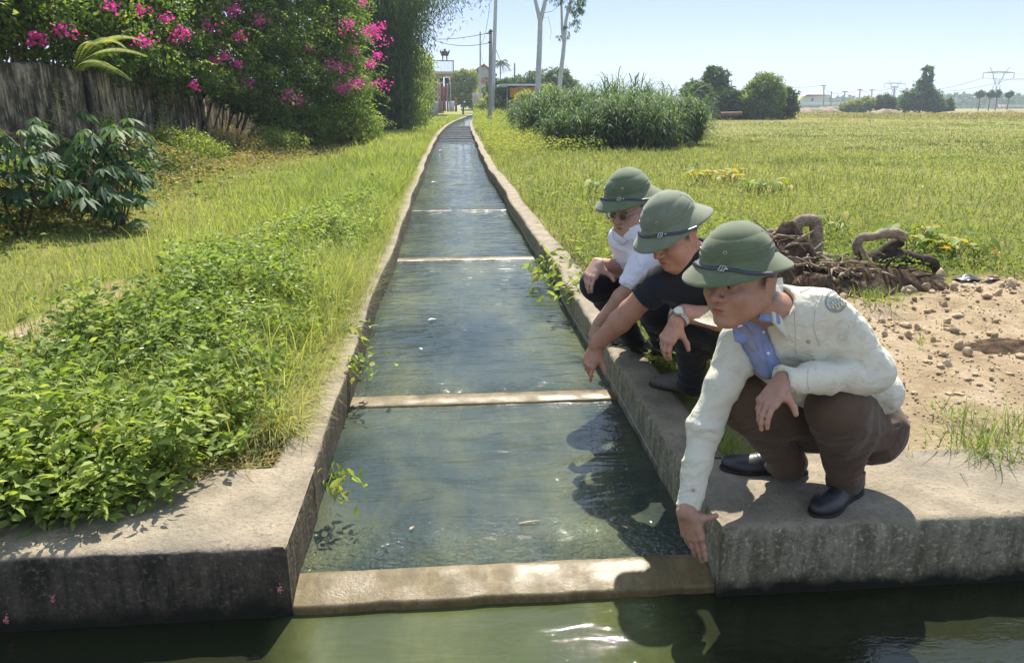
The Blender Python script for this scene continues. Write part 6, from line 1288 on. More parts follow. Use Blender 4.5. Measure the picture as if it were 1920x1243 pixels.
def man1():
    Ltoe, Lheel = Zp(1524, 972), Zp(1608, 915); Rtoe, Rheel = Zp(1346, 878), Zp(1512, 886)
    La, Lk, Lh = Zp(1586, 885, .10), Zp(1568, 768, .41), Zp(1628, 796, .25)
    Ra, Rk, Rh = Zp(1480, 858, .10), Zp(1382, 738, .42), Zp(1535, 775, .27)
    Ls, Le, Lw = U(1545, 575, 2.36), U(1640, 698, 2.40), U(1470, 712, 2.29)
    Rs, Re, Rw = U(1385, 640, 2.46), U(1322, 800, 2.47), U(1290, 945, 2.46)
    C = U(1391, 519, 2.22); fr = headframe(-.80, .58, -.04, roll=.03); S = 1.14; f, s, u = fr
    nb = (Ls+Rs)/2+np.array([-.005, -.005, .03]); pel = (Lh+Rh)/2
    axis = nrm(nb-pel); across = nrm(Ls-Rs); front = nrm(np.cross(across, axis)); 
    if front@f < 0: front = -front
    # --- skin
    pts = [Ltoe, Lheel, Rtoe, La, Lk, Lh, Ls, Le, Lw, Rs, Re, Rw, C+u*.14, C-u*.14, C+f*.14, C-f*.1, Rw-np.array([0, 0, .22])]
    lo, hi = bbox(pts, .07); Fd = Fld(lo, hi, .0034)
    head(Fd, C, fr, S)
    Fd.cap(C-u*.06-f*.02, nb, .056, .062, k=.03)
    Fd.cap(nb-axis*.03, pel, .09, .10, k=.05); Fd.cap(Ls, Rs, .05, .05, k=.05)
    for a, k_, h_, tt, hh in ((La, Lk, Lh, Ltoe, Lheel), (Ra, Rk, Rh, Rtoe, Rheel)):
        Fd.cap(a, k_, .040, .050, k=.02); Fd.cap(k_, h_, .055, .08, k=.02); Fd.cap(hh*.8+tt*.2+V3(0, 0, .045), hh*.3+tt*.7+V3(0, 0, .03), .03, .025, k=.02); Fd.cap(a, hh*.8+tt*.2+V3(0, 0, .05), .035, .03, k=.02)
    Fd.cap(Ls, Le, .045, .04, k=.02); Fd.cap(Le, Lw, .042, .029, k=.02); Fd.cap(Rs, Re, .045, .04, k=.02); Fd.cap(Re, Rw, .042, .030, k=.02)
    # left hand drooping off the knee
    W = U(1463, 716, 2.285); K = U(1427, 768, 2.25); 
    hand(Fd, W, K-W, -RT*.85-FW*.55+UP*.2, RT*.55-FW*.8, [(.25, .35, .3), (.3, .35, .25), (.38, .45, .3), (.5, .55, .4)], nrm(RT*.55-UP*.85-FW*.15), .98, -.03, tl=.85)
    # right hand pressed to the wall
    W = U(1285, 960, 2.435); K = U(1300, 1014, 2.447); Fd.cap(Rw, W, .030, .027, k=.02)
    hand(Fd, W, K-W, -FW*.75-RT*.75+UP*.1, RT*.8-FW*.5, [(.0, -.1, -.05), (.05, .0, .0), (.0, .1, .1), (.1, .15, .1)], nrm(RT*1.0+UP*.10-FW*.05), 1.0, -.02, lens=(.074, .082, .070, .05), tcurl=-.2, tl=.74)
    P, F, tone = skinobj(Fd, 'person', None, (C, fr, S, 1.0))
    root = person(V3(1.2, 2.35, 0), 'nearest squatting man in pale jacket and brown trousers reaching down to the canal wall', P, F, tone, skinmat('tanned_skin', (.36, .20, .135)))
    # --- trousers
    lo, hi = bbox([Ltoe, Lheel, Ra, Rk, Lk, Lh, Rh, Rtoe, pel], .18); Fd = Fld(lo, hi, .0045)
    for a, k_, h_, tt, hh in ((La, Lk, Lh, Ltoe, Lheel), (Ra, Rk, Rh, Rtoe, Rheel)):
        kk = .022; mid = (a+k_)/2
        Fd.cap(a+V3(0, 0, -.035), mid, .060, .062, k=kk); Fd.cap(mid, k_, .066, .082, k=kk); Fd.cap(k_, h_, .087, .108, k=kk)
        bt = h_+nrm(h_-k_)*.01+V3(0, 0, -.03); Fd.ell(bt, (.118, .118, .105), k=.03)
        calf = mid+ (h_-k_)*.16+V3(0, 0, -.01); Fd.cap(calf, (h_+k_)/2+V3(0, 0, -.06), .058, .065, k=.03)
    Fd.cap(Lh, Rh, .11, .11, k=.05); Fd.cap(pel, pel+axis*.10, .115, .11, k=.05, sq=None)
    for a, tt, hh in ((La, Ltoe, Lheel), (Ra, Rtoe, Rheel)):
        dn = nrm(np.array([tt[0]-hh[0], tt[1]-hh[1], 0])); Fd.cap(a+dn*.02+V3(0, 0, -.02), a+dn*.045+V3(0, 0, -.055), .05, .035, k=.03)
        Fd.cut(a+V3(0, 0, -.066), V3(0, 0, -1)+dn*.25, .12)
    segs = []
    for a, k_, h_ in ((La, Lk, Lh), (Ra, Rk, Rh)): segs += [(a, k_, .075, .0075, 14, 5), (k_, h_, .11, .0075, 5, 12), (h_-(h_-k_)*.35, h_+(h_-k_)*.2, .13, .005, 13, 6)]
    clothobj(Fd, 'trousers', cloth('brown_wool', (.080, .052, .033), .16, 500, .85, bump=.0012), root, segs, 3, .002)
    add_shoes(root, [(Ltoe, Lheel), (Rtoe, Rheel)], M_shoe)
    # --- inner blue shirt
    jl, jh = bbox([Ls, Rs, Lh, Rh, pel, nb, Le, Lw, Re, Rw], .16)
    Fd = Fld(jl, jh, .0045); nd = nrm(C-f*.045-nb); Fd.cap(nb, nb+nd*.06, .070, .067, k=.02); Fd.cut(nb+nd*.052, nd, .15)
    def torso(Fd, e, k=.05):
        Fd.cap(Ls*.70+Rs*.30-axis*.045, Lh*.70+Rh*.30+axis*.06-front*.02, .095+e, .125+e, k=k); Fd.cap(Rs*.70+Ls*.30-axis*.045, Rh*.70+Lh*.30+axis*.06-front*.02, .095+e, .118+e, k=k)
        Fd.cap(nb-axis*.035-front*.02, nb-axis*.18-front*.015, .078+e, .10+e, k=k)
        Fd.ell(nb*.45+pel*.55-front*.07, np.array([.13, .13, .13])+e, k=.08)
    chest = nb-axis*.14+front*.035; belly = pel+axis*.16+front*.03
    Fd.cap(Ls*.66+Rs*.34-axis*.06, Lh*.7+Rh*.3+axis*.12, .070, .085, k=.05); Fd.cap(U(1412, 605, 2.40), U(1450, 725, 2.42), .062, .055, k=.03); Fd.cap(Rs*.72+Ls*.28-axis*.05, Rh*.7+Lh*.3+axis*.10, .082, .10, k=.05); Fd.cap(nb-axis*.03, chest, .075, .10, k=.05)
    Fd.cap(nb+axis*.005, nb-axis*.03, .068, .075, k=.02)
    Fd.cap(nb+nd*.02, nb+nd*.15, .058, .064, k=.004, op='-')
    # undershirt notch: neck hole
    Fj = Fld(jl, jh, .0045); torso(Fj, .006); Fj.cap(nb-nrm(C-f*.045-nb)*.02, nb+nrm(C-f*.045-nb)*.075, .084, .076, k=.02); Fd.D = np.maximum(Fd.D, Fj.D+.009); del Fj; Fd.cap(U(1404, 606, 2.375), U(1440, 690, 2.385), .050, .034, k=.02); Fd.cap(nb+nd*.02, nb+nd*.15, .056, .062, k=.004, op='-')
    t = NT('blue_chambray'); v = t.co(kind='World'); wv = t.n('TexWave', Scale=110.0, Distortion=2.5, Detail=3.0); wv.bands_direction = 'Z'; t.l(t.co(kind='World'), wv.inputs[0])
    c_ = t.mix(t.ramp(t.noise(v, 30, 4), [(.35, 0.), (.65, 1.)]), (.15, .18, .32), (.22, .26, .42)); c_ = t.mix(t.ramp(wv.outputs[0], [(.5, 0.), (1., .35)]), c_, (.42, .45, .55)); t.base(c_, .85, .2); M_blue = t.m
    shirt1 = clothobj(Fd, 'shirt', M_blue, root, [(nb, pel, .15, .006, 8, 22)], 5)
    # --- jacket
    Fd = Fld(jl, jh, .0045); nd = nrm(C-f*.045-nb); Fd.cap(nb-nd*.02, nb+nd*.075, .084, .076, k=.02); Fd.cut(nb+nd*.064, nd, .16); torso(Fd, .006)
    Fd.cap(nb+front*.0, nb-axis*.04, .080, .085, k=.03); Fd.cap(nb+nd*.0, nb+nd*.15, .062, .070, k=.006, op='-')
    # open front
    for (x_, y_, r_) in ((1405, 592, .055), (1408, 612, .055), (1415, 635, .050), (1424, 658, .044), (1434, 680, .037), (1444, 700, .031), (1453, 722, .024)):
        Fd.cap(U(x_, y_, 2.05), U(x_, y_, 2.44), r_, r_, k=.006, op='-')
    # sleeves
    Fd.cap(Ls*.93+Rs*.07, (Ls+Le)/2, .068, .060, k=.04); Fd.cap((Ls+Le)/2, Le, .060, .054, k=.03); Fd.cap(Le, Lw, .053, .036, k=.02)
    Fd.cap(Rs*.93+Ls*.07, (Rs+Re)/2, .067, .054, k=.04); Fd.cap((Rs+Re)/2, Re, .054, .048, k=.03); Fd.cap(Re, Rw+(Rw-Re)*.15, .048, .036, k=.02)
    dL = nrm(Lw-Le); dR = nrm(Rw-Re)
    Fd.cap(Lw-dL*.055, Lw, .039, .039, k=.003); Fd.cap(Rw-dR*.06, Rw+dR*.01, .039, .040, k=.003)
    Fd.cut(Lw+dL*.004, dL, .09); Fd.cut(Rw+dR*.012, dR, .09)
    Fd.cap(Lw-dL*.004, Lw+dL*.05, .031, .032, k=.002, op='-'); Fd.cap(Rw+dR*.0, Rw+dR*.06, .032, .033, k=.002, op='-')
    # hem: draped flap over thigh and knees
    Fd.cap(Rs-axis*.16+front*.02, Rs*.6+Lk*.1+Rk*.3-axis*.20, .03, .02, k=.04)
    hem = pel+axis*.0; 
    Fd.cap(nb*.5+pel*.5-front*.06, U(1660, 738, 2.53), .11, .064, k=.05)
    Fd.cut(pel-axis*.075-front*.1, -axis-front*.25, .28)
    M_jac = cloth('pale_canvas', (.58, .56, .45), .07, 420, .9, stains=(.42, .39, .28), bump=.0013, crease=14.0)
    segs = [(Ls, Le, .085, .008, 11, 10), (Le, Lw, .06, .006, 15, 10), (Rs, Re, .08, .008, 10, 9), (Re, Rw, .055, .006, 14, 9), (nb, pel, .20, .009, 4, 8)]
    jac = clothobj(Fd, 'jacket', M_jac, root, segs, 11, .002)
    # collar flaps, pocket, seams, cuffs, epaulettes, buttons (sub-parts)
    def flap(name, pts, thick=.0035, mat=M_jac, par=jac, n=8, bend=0):
        A_, B_, D_, C_ = [np.array(p, float) for p in pts]; G = []
        for i in range(n+1):
            for j in range(n+1):
                a, b = i/n, j/n; p = A_*(1-a)*(1-b)+B_*a*(1-b)+D_*a*b+C_*(1-a)*b; G.append(p)
        G = np.array(G); nn = nrm(np.cross(B_-A_, C_-A_)); ii = np.repeat(np.arange(n+1), n+1)/n; jj = np.tile(np.arange(n+1), n+1)/n
        G = G+nn*(bend*np.sin(ii*math.pi)*np.sin(jj*math.pi/2+.4))[:, None]+nn*(fbm(G*22, 3, 7)*.008)[:, None]
        ix = np.arange((n+1)**2).reshape(n+1, n+1); q = np.stack([ix[:-1, :-1], ix[1:, :-1], ix[1:, 1:], ix[:-1, 1:]], -1).reshape(-1, 4)
        ed = np.concatenate([ix[0], ix[1:, -1], ix[-1, -2::-1], ix[-2:0:-1, 0]]); m = len(G); e2 = np.roll(ed, -1)
        qq = np.stack([ed, e2, e2+m, ed+m], 1)
        o = mk(name, np.vstack([G-nn*thick/2, G+nn*thick/2]), np.vstack([q[:, ::-1], q+m, qq]), mat, smooth=False); put(o, root); 
        if par is not None: o.parent = par; o.matrix_parent_inverse = Matrix.Identity(4)

        return o
    # standing collar on the near side and pointed flap on the far side
    flap('collar', [U(1440, 525, 2.28), U(1466, 520, 2.38), U(1476, 640, 2.31), U(1448, 605, 2.25)], bend=-.006)
    flap('collar', [U(1341, 568, 2.36), U(1385, 603, 2.33), U(1352, 614, 2.30), U(1300, 600, 2.30)], bend=.004)
    flap('collar', [U(1436, 556, 2.27), U(1449, 553, 2.29), U(1464, 607, 2.27), U(1421, 601, 2.24)], mat=M_blue, bend=-.003)
    flap('collar', [U(1372, 610, 2.27), U(1404, 632, 2.26), U(1398, 645, 2.25), U(1378, 640, 2.26)], mat=M_blue, bend=.003)
    ub = Fld(jl, jh, .005); ub.cap(U(1394, 618, 2.345), U(1416, 655, 2.352), .021, .012, k=.01); P_, F_ = ub.mesh(); put(mk('undershirt', P_, F_, cloth('grey_knit', (.25, .27, .33), .1), smooth=True), root)
    b1 = bvh_of(shirt1)
    for pts, w_ in (([(1424, 604), (1430, 640), (1440, 690)], .004), ([(1437, 602), (1447, 640), (1455, 680)], .0035), ([(1400, 634), (1392, 650), (1404, 668)], .0035)):
        rb_ = ribbon(b1, pts, w_)
        if rb_ is not None: o_ = rb_.build('placket', M_blue, smooth=True); o_.parent = shirt1
    for x_, y_ in ((1431, 622), (1440, 662)):
        h_ = onsurf(b1, x_, y_, .001)
        if h_: m_ = MB(); m_.tube([h_[0], h_[0]+h_[1]*.002, h_[0]+h_[1]*.003], [.0055, .0055, .001], 12); o_ = m_.build('button', M_white_thin); o_.parent = shirt1
    return root, jac, dict(Ls=Ls, Le=Le, Rs=Rs, across=across, axis=axis, front=front, C=C, fr=fr, S=S, M_jac=M_jac, flap=flap)
r1, j1, d1 = man1()
def jacket_details():
    b = bvh_of(j1); M = d1['M_jac']; Md = cloth('seam_thread', (.33, .34, .28), .1); Mg = cloth('crest_thread', (.20, .22, .22), .1); My = cloth('crest_gold', (.33, .30, .17), .1)
    def piece(mb_, nm, mat):
        if mb_ is None: return
        o = mb_.build(nm, mat, smooth=True); o.parent = j1; return o
    piece(ribbon(b, [(1500, 548), (1522, 540), (1545, 534), (1570, 520)], .004), 'seam', M)
    piece(ribbon(b, [(1566, 520), (1545, 545), (1530, 580), (1526, 615), (1538, 650)], .0045), 'seam', M)
    pk = ribbon(b, [(1490, 585), (1494, 662)], .004); pk = ribbon(b, [(1494, 662), (1515, 668), (1545, 655)], .0045, mbx=pk); pk = ribbon(b, [(1488, 607), (1515, 612), (1536, 603)], .0035, mbx=pk); piece(pk, 'chest_pocket', M)
    piece(ribbon(b, [(1517, 688), (1514, 712), (1517, 733)], .004), 'seam', M); piece(ribbon(b, [(1470, 690), (1463, 712), (1472, 732)], .004), 'cuff_edge', M)
    piece(ribbon(b, [(1270, 905), (1290, 911), (1312, 908)], .004), 'seam', M)
    piece(ribbon(b, [(1496, 520), (1510, 506), (1528, 512)], .005), 'shoulder_strap', M)
    for x, y in ((1516, 640), (1484, 727), (1300, 918)):
        h = onsurf(b, x, y, .001)
        if h: mb_ = MB(); mb_.tube([h[0], h[0]+h[1]*.0022, h[0]+h[1]*.0028], [.0062, .0062, .001], 14); piece(mb_, 'button', Md)
    # round embroidered crest on the sleeve, tilted with the arm
    cx, cy, R, an = 1567, 565, 21.0, rad(-24)
    def T_(x, y): c, s_ = math.cos(an), math.sin(an); return (cx+(x*c-y*s_)*R*.95, cy+(x*s_+y*c)*R)
    cr = None
    for r in (1.0, .86): cr = ribbon(b, [T_(math.cos(a)*r, math.sin(a)*r) for a in np.linspace(0, 2*math.pi, 25)], .0024 if r == 1 else .0016, .0016, n=48, mbx=cr)
    for a in np.linspace(.3, 2*math.pi+.3, 26)[:-1]:
        cr = ribbon(b, [T_(math.cos(a)*.90, math.sin(a)*.90), T_(math.cos(a)*.93, math.sin(a)*.93), T_(math.cos(a)*.965, math.sin(a)*.965)], .0020, .0014, n=3, mbx=cr)
    for y in (-.52, -.38): cr = ribbon(b, [T_(-.52, y), T_(0, y), T_(.52, y)], .0022, .0014, n=8, mbx=cr)
    for q in ([(-.66, -.22), (.66, -.22)], [(-.62, .16), (.62, .16)], [(-.66, -.22), (-.62, .16)], [(.66, -.22), (.62, .16)]): cr = ribbon(b, [T_(*p) for p in q], .0018, .0014, n=6, mbx=cr)
    L = {'V': [[(-1, -1), (0, 1), (1, -1)]], 'T': [[(-1, -1), (1, -1)], [(0, -1), (0, 1)]], 'E': [[(1, -1), (-1, -1), (-1, 1), (1, 1)], [(-1, 0), (.6, 0)]], 'B': [[(-1, -1), (-1, 1), (.8, 1), (.8, 0), (-1, 0)], [(-1, -1), (.8, -1), (.8, 0)]]}
    for i, ch in enumerate('VTEB'):
        for st in L[ch]: cr = ribbon(b, [T_(-.45+i*.3+x*.09, -.03+y*.12) for x, y in st], .0017, .0015, n=10, mbx=cr)
    piece(cr, 'sleeve_crest', Mg); sh = None
    for q in ([(-.62, .24), (-.55, .5), (-.3, .72), (0, .84), (.3, .72), (.55, .5), (.62, .24)],): sh = ribbon(b, [T_(*p) for p in q], .0038, .0016, n=24, mbx=sh)
    for x0 in (-.28, .0, .28): sh = ribbon(b, [T_(x0, .26), T_(x0+.02, .42), T_(x0, .6)], .0046, .0016, n=6, mbx=sh)
    piece(sh, 'sleeve_crest', My)
jacket_details()
M_h1 = felt('green_felt', (.085, .108, .055), (.12, .148, .08))
helmet(r1, d1['C']-RT*.014, headframe(-.90, .42, -.14, .05), M_h1, .99, buckle=.55)
# ---------------- man 2: black polo shirt ----------------
def legs(Fd, sides, pel, axis, th=.105, kn=.084, sh=.060, but=.115):
    for a, k_, h_, tt, hh in sides:
        mid = (a+k_)/2; Fd.cap(a+V3(0, 0, -.035), mid, sh, sh+.002, k=.02); Fd.cap(mid, k_, sh+.004, kn-.002, k=.02); Fd.cap(k_, h_, kn, th, k=.022)
        Fd.ell(h_+nrm(h_-k_)*.01+V3(0, 0, -.03), (but, but, but-.012), k=.03)
        dn = nrm(np.array([tt[0]-hh[0], tt[1]-hh[1], 0])); Fd.cap(a+dn*.02+V3(0, 0, -.02), a+dn*.045+V3(0, 0, -.05), .05, .035, k=.03)
    h0, h1 = sides[0][2], sides[1][2]; Fd.cap(h0, h1, but-.008, but-.008, k=.05); Fd.cap(pel, pel+axis*.10, .115, .11, k=.05)
    for a, k_, h_, tt, hh in sides: Fd.cut(a+V3(0, 0, -.064), V3(0, 0, -1)+nrm(np.array([tt[0]-hh[0], tt[1]-hh[1], 0]))*.25, .12)
def legsegs(sides, am=.005):
    r = []
    for a, k_, h_, tt, hh in sides: r += [(a, k_, .075, am, 15, 5), (k_, h_, .11, am, 5, 12), (h_-(h_-k_)*.35, h_+(h_-k_)*.2, .13, am, 13, 6)]
    return r
def under(Fd, nb, pel, axis, Ls, Rs, arms, sides, C, fr, S, fc):
    head(Fd, C, fr, S); Fd.cap(C-fr[2]*.06-fr[0]*.02, nb, .055, .060, k=.03)
    Fd.cap(nb-axis*.03, pel, .09, .10, k=.05); Fd.cap(Ls, Rs, .05, .05, k=.05)
    for a, k_, h_, tt, hh in sides:
        Fd.cap(a, k_, .040, .050, k=.02); Fd.cap(k_, h_, .055, .08, k=.02); Fd.cap(hh*.8+tt*.2+V3(0, 0, .045), hh*.3+tt*.7+V3(0, 0, .03), .03, .025, k=.02); Fd.cap(a, hh*.8+tt*.2+V3(0, 0, .05), .035, .03, k=.02)
    for s_, e_, w_ in arms:
        Fd.cap(s_, e_, .050*fc, .043*fc, k=.02); Fd.cap(e_, e_+(w_-e_)*.3, .043*fc, .045*fc, k=.02); Fd.cap(e_+(w_-e_)*.3, w_, .045*fc, .029*fc, k=.02)
        Fd.cap(w_-(w_-e_)*.12, w_, .028*fc, .027*fc, k=.015, )
def man2():
    Ltoe, Lheel = Zp(1222, 722), Zp(1318, 738); Rtoe, Rheel = Zp(1252, 676), Zp(1325, 690)
    La, Lk, Lh = Zp(1300, 712, .10), Zp(1292, 600, .44), U(1400, 640, 3.35)
    Ra, Rk, Rh = Zp(1312, 672, .10), Zp(1236, 582, .45), U(1340, 620, 3.62)
    Ls, Le, Lw = U(1375, 500, 2.98), U(1380, 600, 2.98), U(1283, 588, 2.95)
    Rs, Re, Rw = U(1243, 522, 3.12), U(1182, 583, 3.24), U(1119, 645, 3.38)
    C = U(1264, 437, 2.98); fr = headframe(-.76, .50, -.42, .06); S = 1.08; f, s, u = fr
    nb = (Ls+Rs)/2+V3(-.02, -.01, .045); pel = (Lh+Rh)/2; axis = nrm(nb-pel)
    sides = ((La, Lk, Lh, Ltoe, Lheel), (Ra, Rk, Rh, Rtoe, Rheel))
    lo, hi = bbox([Ltoe, Lheel, Rtoe, Rheel, Lh, Rh, Ls, Le, Lw, Rs, Re, Rw, Rw-V3(0, 0, .2), Lw-V3(.1, .1, .22), C+u*.14, C-u*.14, C+f*.14, C-f*.1], .07); Fd = Fld(lo, hi, .004)
    under(Fd, nb, pel, axis, Ls, Rs, ((Ls, Le, Lw), (Rs, Re, Rw)), sides, C, fr, S, 1.12)
    W = U(1117, 649, 3.385); K = U(1103, 682, 3.40)
    hand(Fd, W, K-W, -FW*.75-RT*.6+UP*.1, RT*.9-FW*.3, [(.15, .3, .2), (.5, .6, .4), (.6, .7, .5), (.65, .8, .5)], nrm(RT*.42-UP*.9), 1.0, .0, tcurl=.5)
    W = U(1268, 602, 2.94); K = U(1251, 634, 2.93); Fd.cap(Lw, W, .030, .030, k=.02)
    hand(Fd, W, K-W, -FW*.6-RT*.8+UP*.2, RT*.7-FW*.6, [(.3, .5, .3), (.35, .5, .3), (.45, .5, .3), (.5, .6, .4)], nrm(RT*.5-UP*.8), .98, -.02)
    P, F, tone = skinobj(Fd, 'person', None, (C, fr, S, 1.0))
    root = person(V3(1.2, 3.5, 0), 'squatting man in a black polo shirt and wrist watch pointing down at the water', P, F, tone, skinmat('ruddy_skin', (.40, .205, .14)))
    lo, hi = bbox([Ltoe, Lheel, La, Lk, Lh, Rh, Ra, Rk, Rtoe, Rheel, pel], .18); Fd = Fld(lo, hi, .006); legs(Fd, sides, pel, axis)
    clothobj(Fd, 'trousers', cloth('black_trousers', (.014, .014, .018), .2), root, legsegs(sides), 23, .002)
    add_shoes(root, [(Ltoe, Lheel)], M_shoe2); add_shoes(root, [(Rtoe, Rheel)], M_shoe)
    lo, hi = bbox([Ls, Rs, pel, nb, C-u*.05], .17); Fd = Fld(lo, hi, .005); fb = nrm(f*V3(1, 1, 0)); nd = nrm(C-f*.04-nb); Fd.cap(nb-nd*.02, nb+nd*.055, .076, .068, k=.02); Fd.cut(nb+nd*.05, nd, .14)
    Fd.cap(Ls*.74+Rs*.26-axis*.045, Lh*.7+Rh*.3+axis*.05, .10, .125, k=.05); Fd.cap(Rs*.74+Ls*.26-axis*.045, Rh*.7+Lh*.3+axis*.05, .10, .125, k=.05); Fd.cap(nb-axis*.03, nb-axis*.2, .082, .11, k=.05)
    Fd.cap(Ls*.93+Rs*.07, Ls*.45+Le*.55, .072, .066, k=.04); Fd.cap(Rs*.93+Ls*.07, Rs*.42+Re*.58, .070, .064, k=.04)
    for s_, e_ in ((Ls, Le), (Rs, Re)):
        d = nrm(e_-s_); p = s_*.44+e_*.56; Fd.cut(p, d, .11); Fd.cap(p-d*.004, p+d*.05, .056, .056, k=.002, op='-')
    Fd.cap(nb+nd*.01, nb+nd*.15, .060, .066, k=.005, op='-')
    Fd.ell(nb-fb*.045+nd*.045, (.055, .055, .05), k=.03); Fd.cap(nb+nd*.02, nb+nd*.15, .060, .066, k=.005, op='-')
    clothobj(Fd, 'polo_shirt', cloth('black_knit', (.017, .018, .023), .2, 700), root, [(Ls, Le, .085, .004, 17, 7), (Rs, Re, .085, .004, 17, 7), (nb, pel, .2, .006, 5, 9)], 29, .0015)
    # steel bracelet watch
    d = nrm(W-Lw); p0 = (Lw+W)/2; e1 = nrm(np.cross(d, -FW)); e2 = nrm(np.cross(d, e1)); 
    if e2@FW > 0: e2 = -e2
    wt = MB(); 
    for i in range(22):
        a = i/22*2*math.pi; c = p0+(e1*math.cos(a)+e2*math.sin(a))*.0385; M = np.array([-e1*math.sin(a)+e2*math.cos(a), d, e1*math.cos(a)+e2*math.sin(a)]).T
        wt.box(c, (.0098, .020, .0042), tilt=M); wt.box(c+d*.0, (.0062, .008, .0062), tilt=M)
    ww = put(wt.build('wrist_watch', M_metal), root)
    q = nrm(e2*.55+UP*.8-d*(UP@d)*.8); cs = MB(); cs.tube([p0+q*.036, p0+q*.043, p0+q*.0465], [.0205, .0205, .018], 28); o2 = cs.build('watch_case', M_metal, smooth=False); o2.parent = ww
    cs = MB(); cs.tube([p0+q*.0465, p0+q*.0472], [.0165, .0165], 28); o2 = cs.build('watch_dial', simple('dial', (.55, .55, .5), .25, .5)); o2.parent = ww
    helmet(root, C, headframe(-.84, .46, -.50, .10), felt('grey_green_felt', (.125, .145, .095), (.17, .19, .13)), 1.04, buckle=.62)
    return root
# ---------------- man 3: white shirt and glasses ----------------
def man3():
    Rtoe, Rheel = Zp(1134, 640), Zp(1206, 650); Ltoe, Lheel = Zp(1188, 655), Zp(1262, 668)
    Ra, Rk, Rh = Zp(1190, 628, .10), Zp(1118, 532, .46), U(1215, 540, 4.15)
    La, Lk, Lh = Zp(1248, 640, .10), Zp(1200, 545, .46), U(1262, 560, 3.95)
    Rs, Re, Rw = U(1160, 446, 3.68), U(1181, 503, 3.84), U(1127, 496, 3.70)
    Ls, Le, Lw = U(1236, 446, 3.55), U(1182, 538, 3.62), U(1126, 602, 3.80)
    C = U(1180, 383, 3.58); fr = headframe(-.62, .66, -.30, .05); S = 1.08; f, s, u = fr
    nb = (Ls+Rs)/2+V3(-.01, -.02, .06); pel = (Lh+Rh)/2; axis = nrm(nb-pel)
    sides = ((La, Lk, Lh, Ltoe, Lheel), (Ra, Rk, Rh, Rtoe, Rheel))
    lo, hi = bbox([Ltoe, Lheel, Rtoe, Rheel, Lh, Rh, Ls, Le, Lw, Rs, Re, Rw, C+u*.14, C-u*.14, C+f*.14, C-f*.1], .14); Fd = Fld(lo, hi, .0042)
    under(Fd, nb, pel, axis, Ls, Rs, ((Ls, Le, Lw), (Rs, Re, Rw)), sides, C, fr, S, .95)
    W = U(1121, 490, 3.68); K = U(1107, 515, 3.66)
    hand(Fd, W, K-W, -FW*.7-RT*.5+UP*.5, RT*.9-UP*.2, [(.3, .3, .3), (.35, .4, .3), (.45, .5, .3), (.5, .6, .4)], nrm(RT*.75-UP*.55), 1.0, -.02)
    W = U(1123, 606, 3.81); K = U(1116, 630, 3.84)
    hand(Fd, W, K-W, -FW*.8-RT*.5, RT, [(.3, .5, .3)]*4, nrm(RT*.5-UP*.8), 1.0, .0)
    P, F, tone = skinobj(Fd, 'person', None, (C, fr, S, .97))
    root = person(V3(1.2, 4.1, 0), 'farthest squatting man in white shirt and glasses with his hand on his knee', P, F, tone, skinmat('fair_skin', (.46, .27, .20)))
    lo, hi = bbox([Ltoe, Lheel, La, Lk, Lh, Rh, Ra, Rk, Rtoe, Rheel, pel], .18); Fd = Fld(lo, hi, .0065); legs(Fd, sides, pel, axis)
    clothobj(Fd, 'trousers', cloth('dark_navy_trousers', (.012, .013, .018), .2), root, legsegs(sides, .004), 43, .002)
    add_shoes(root, [(Ltoe, Lheel), (Rtoe, Rheel)], M_shoe)
    lo, hi = bbox([Ls, Rs, pel, nb, C-u*.05], .17); Fd = Fld(lo, hi, .005); nd = nrm(C-f*.04-nb); Fd.cap(nb-nd*.02, nb+nd*.05, .072, .064, k=.02); Fd.cut(nb+nd*.045, nd, .14)
    Fd.cap(Ls*.74+Rs*.26-axis*.045, Lh*.7+Rh*.3+axis*.05, .088, .105, k=.05); Fd.cap(Rs*.74+Ls*.26-axis*.045, Rh*.7+Lh*.3+axis*.05, .088, .105, k=.05); Fd.cap(nb-axis*.03, nb-axis*.2, .075, .10, k=.05)
    Fd.cap(Ls*.93+Rs*.07, Le, .064, .056, k=.04); Fd.cap(Rs*.93+Ls*.07, Rs*.25+Re*.75, .060, .060, k=.04)
    for s_, e_, q_ in ((Ls, Le, 1.02), (Rs, Re, .84)):
        d = nrm(e_-s_); p = s_*(1-q_)+e_*q_; Fd.cut(p, d, .10); Fd.cap(p-d*.004, p+d*.05, .052, .052, k=.002, op='-')
    Fd.cap(nb+nd*.02, nb+nd*.15, .058, .064, k=.005, op='-')
    sh = clothobj(Fd, 'shirt', M_white_thin, root, [(Ls, Le, .085, .005, 17, 7), (Rs, Re, .085, .005, 17, 7), (nb, pel, .2, .006, 5, 10)], 49, .0015)
    bs = bvh_of(sh)
    def cflap(pts, nm='collar'):
        V = []; 
        for x, y in pts:
            h_ = onsurf(bs, x, y, .008)
            if h_ is not None: V.append(h_[0])
        if len(V) < 3: return
        V = np.array(V); n_ = nrm(np.cross(V[1]-V[0], V[-1]-V[0])); m_ = len(V); V2 = np.vstack([V-n_*.003, V+n_*.003]); c1, c2 = V2[:m_].mean(0), V2[m_:].mean(0); V2 = np.vstack([V2, c1, c2]); a_ = 2*m_
        f_ = [(i, (i+1) % m_, a_) for i in range(m_)]+[(m_+(i+1) % m_, m_+i, a_+1) for i in range(m_)]; q_ = [(i, m_+i, m_+(i+1) % m_, (i+1) % m_) for i in range(m_)]
        o_ = mk(nm, V2, [np.array(f_), np.array(q_)], M_white_thin); o_.parent = sh
    cflap([(1150, 430), (1164, 441), (1178, 450), (1168, 459), (1152, 447)]); cflap([(1206, 424), (1196, 436), (1182, 444), (1194, 454), (1208, 444)])
    pl_ = ribbon(bs, [(1182, 440), (1190, 470), (1200, 500)], .004); 
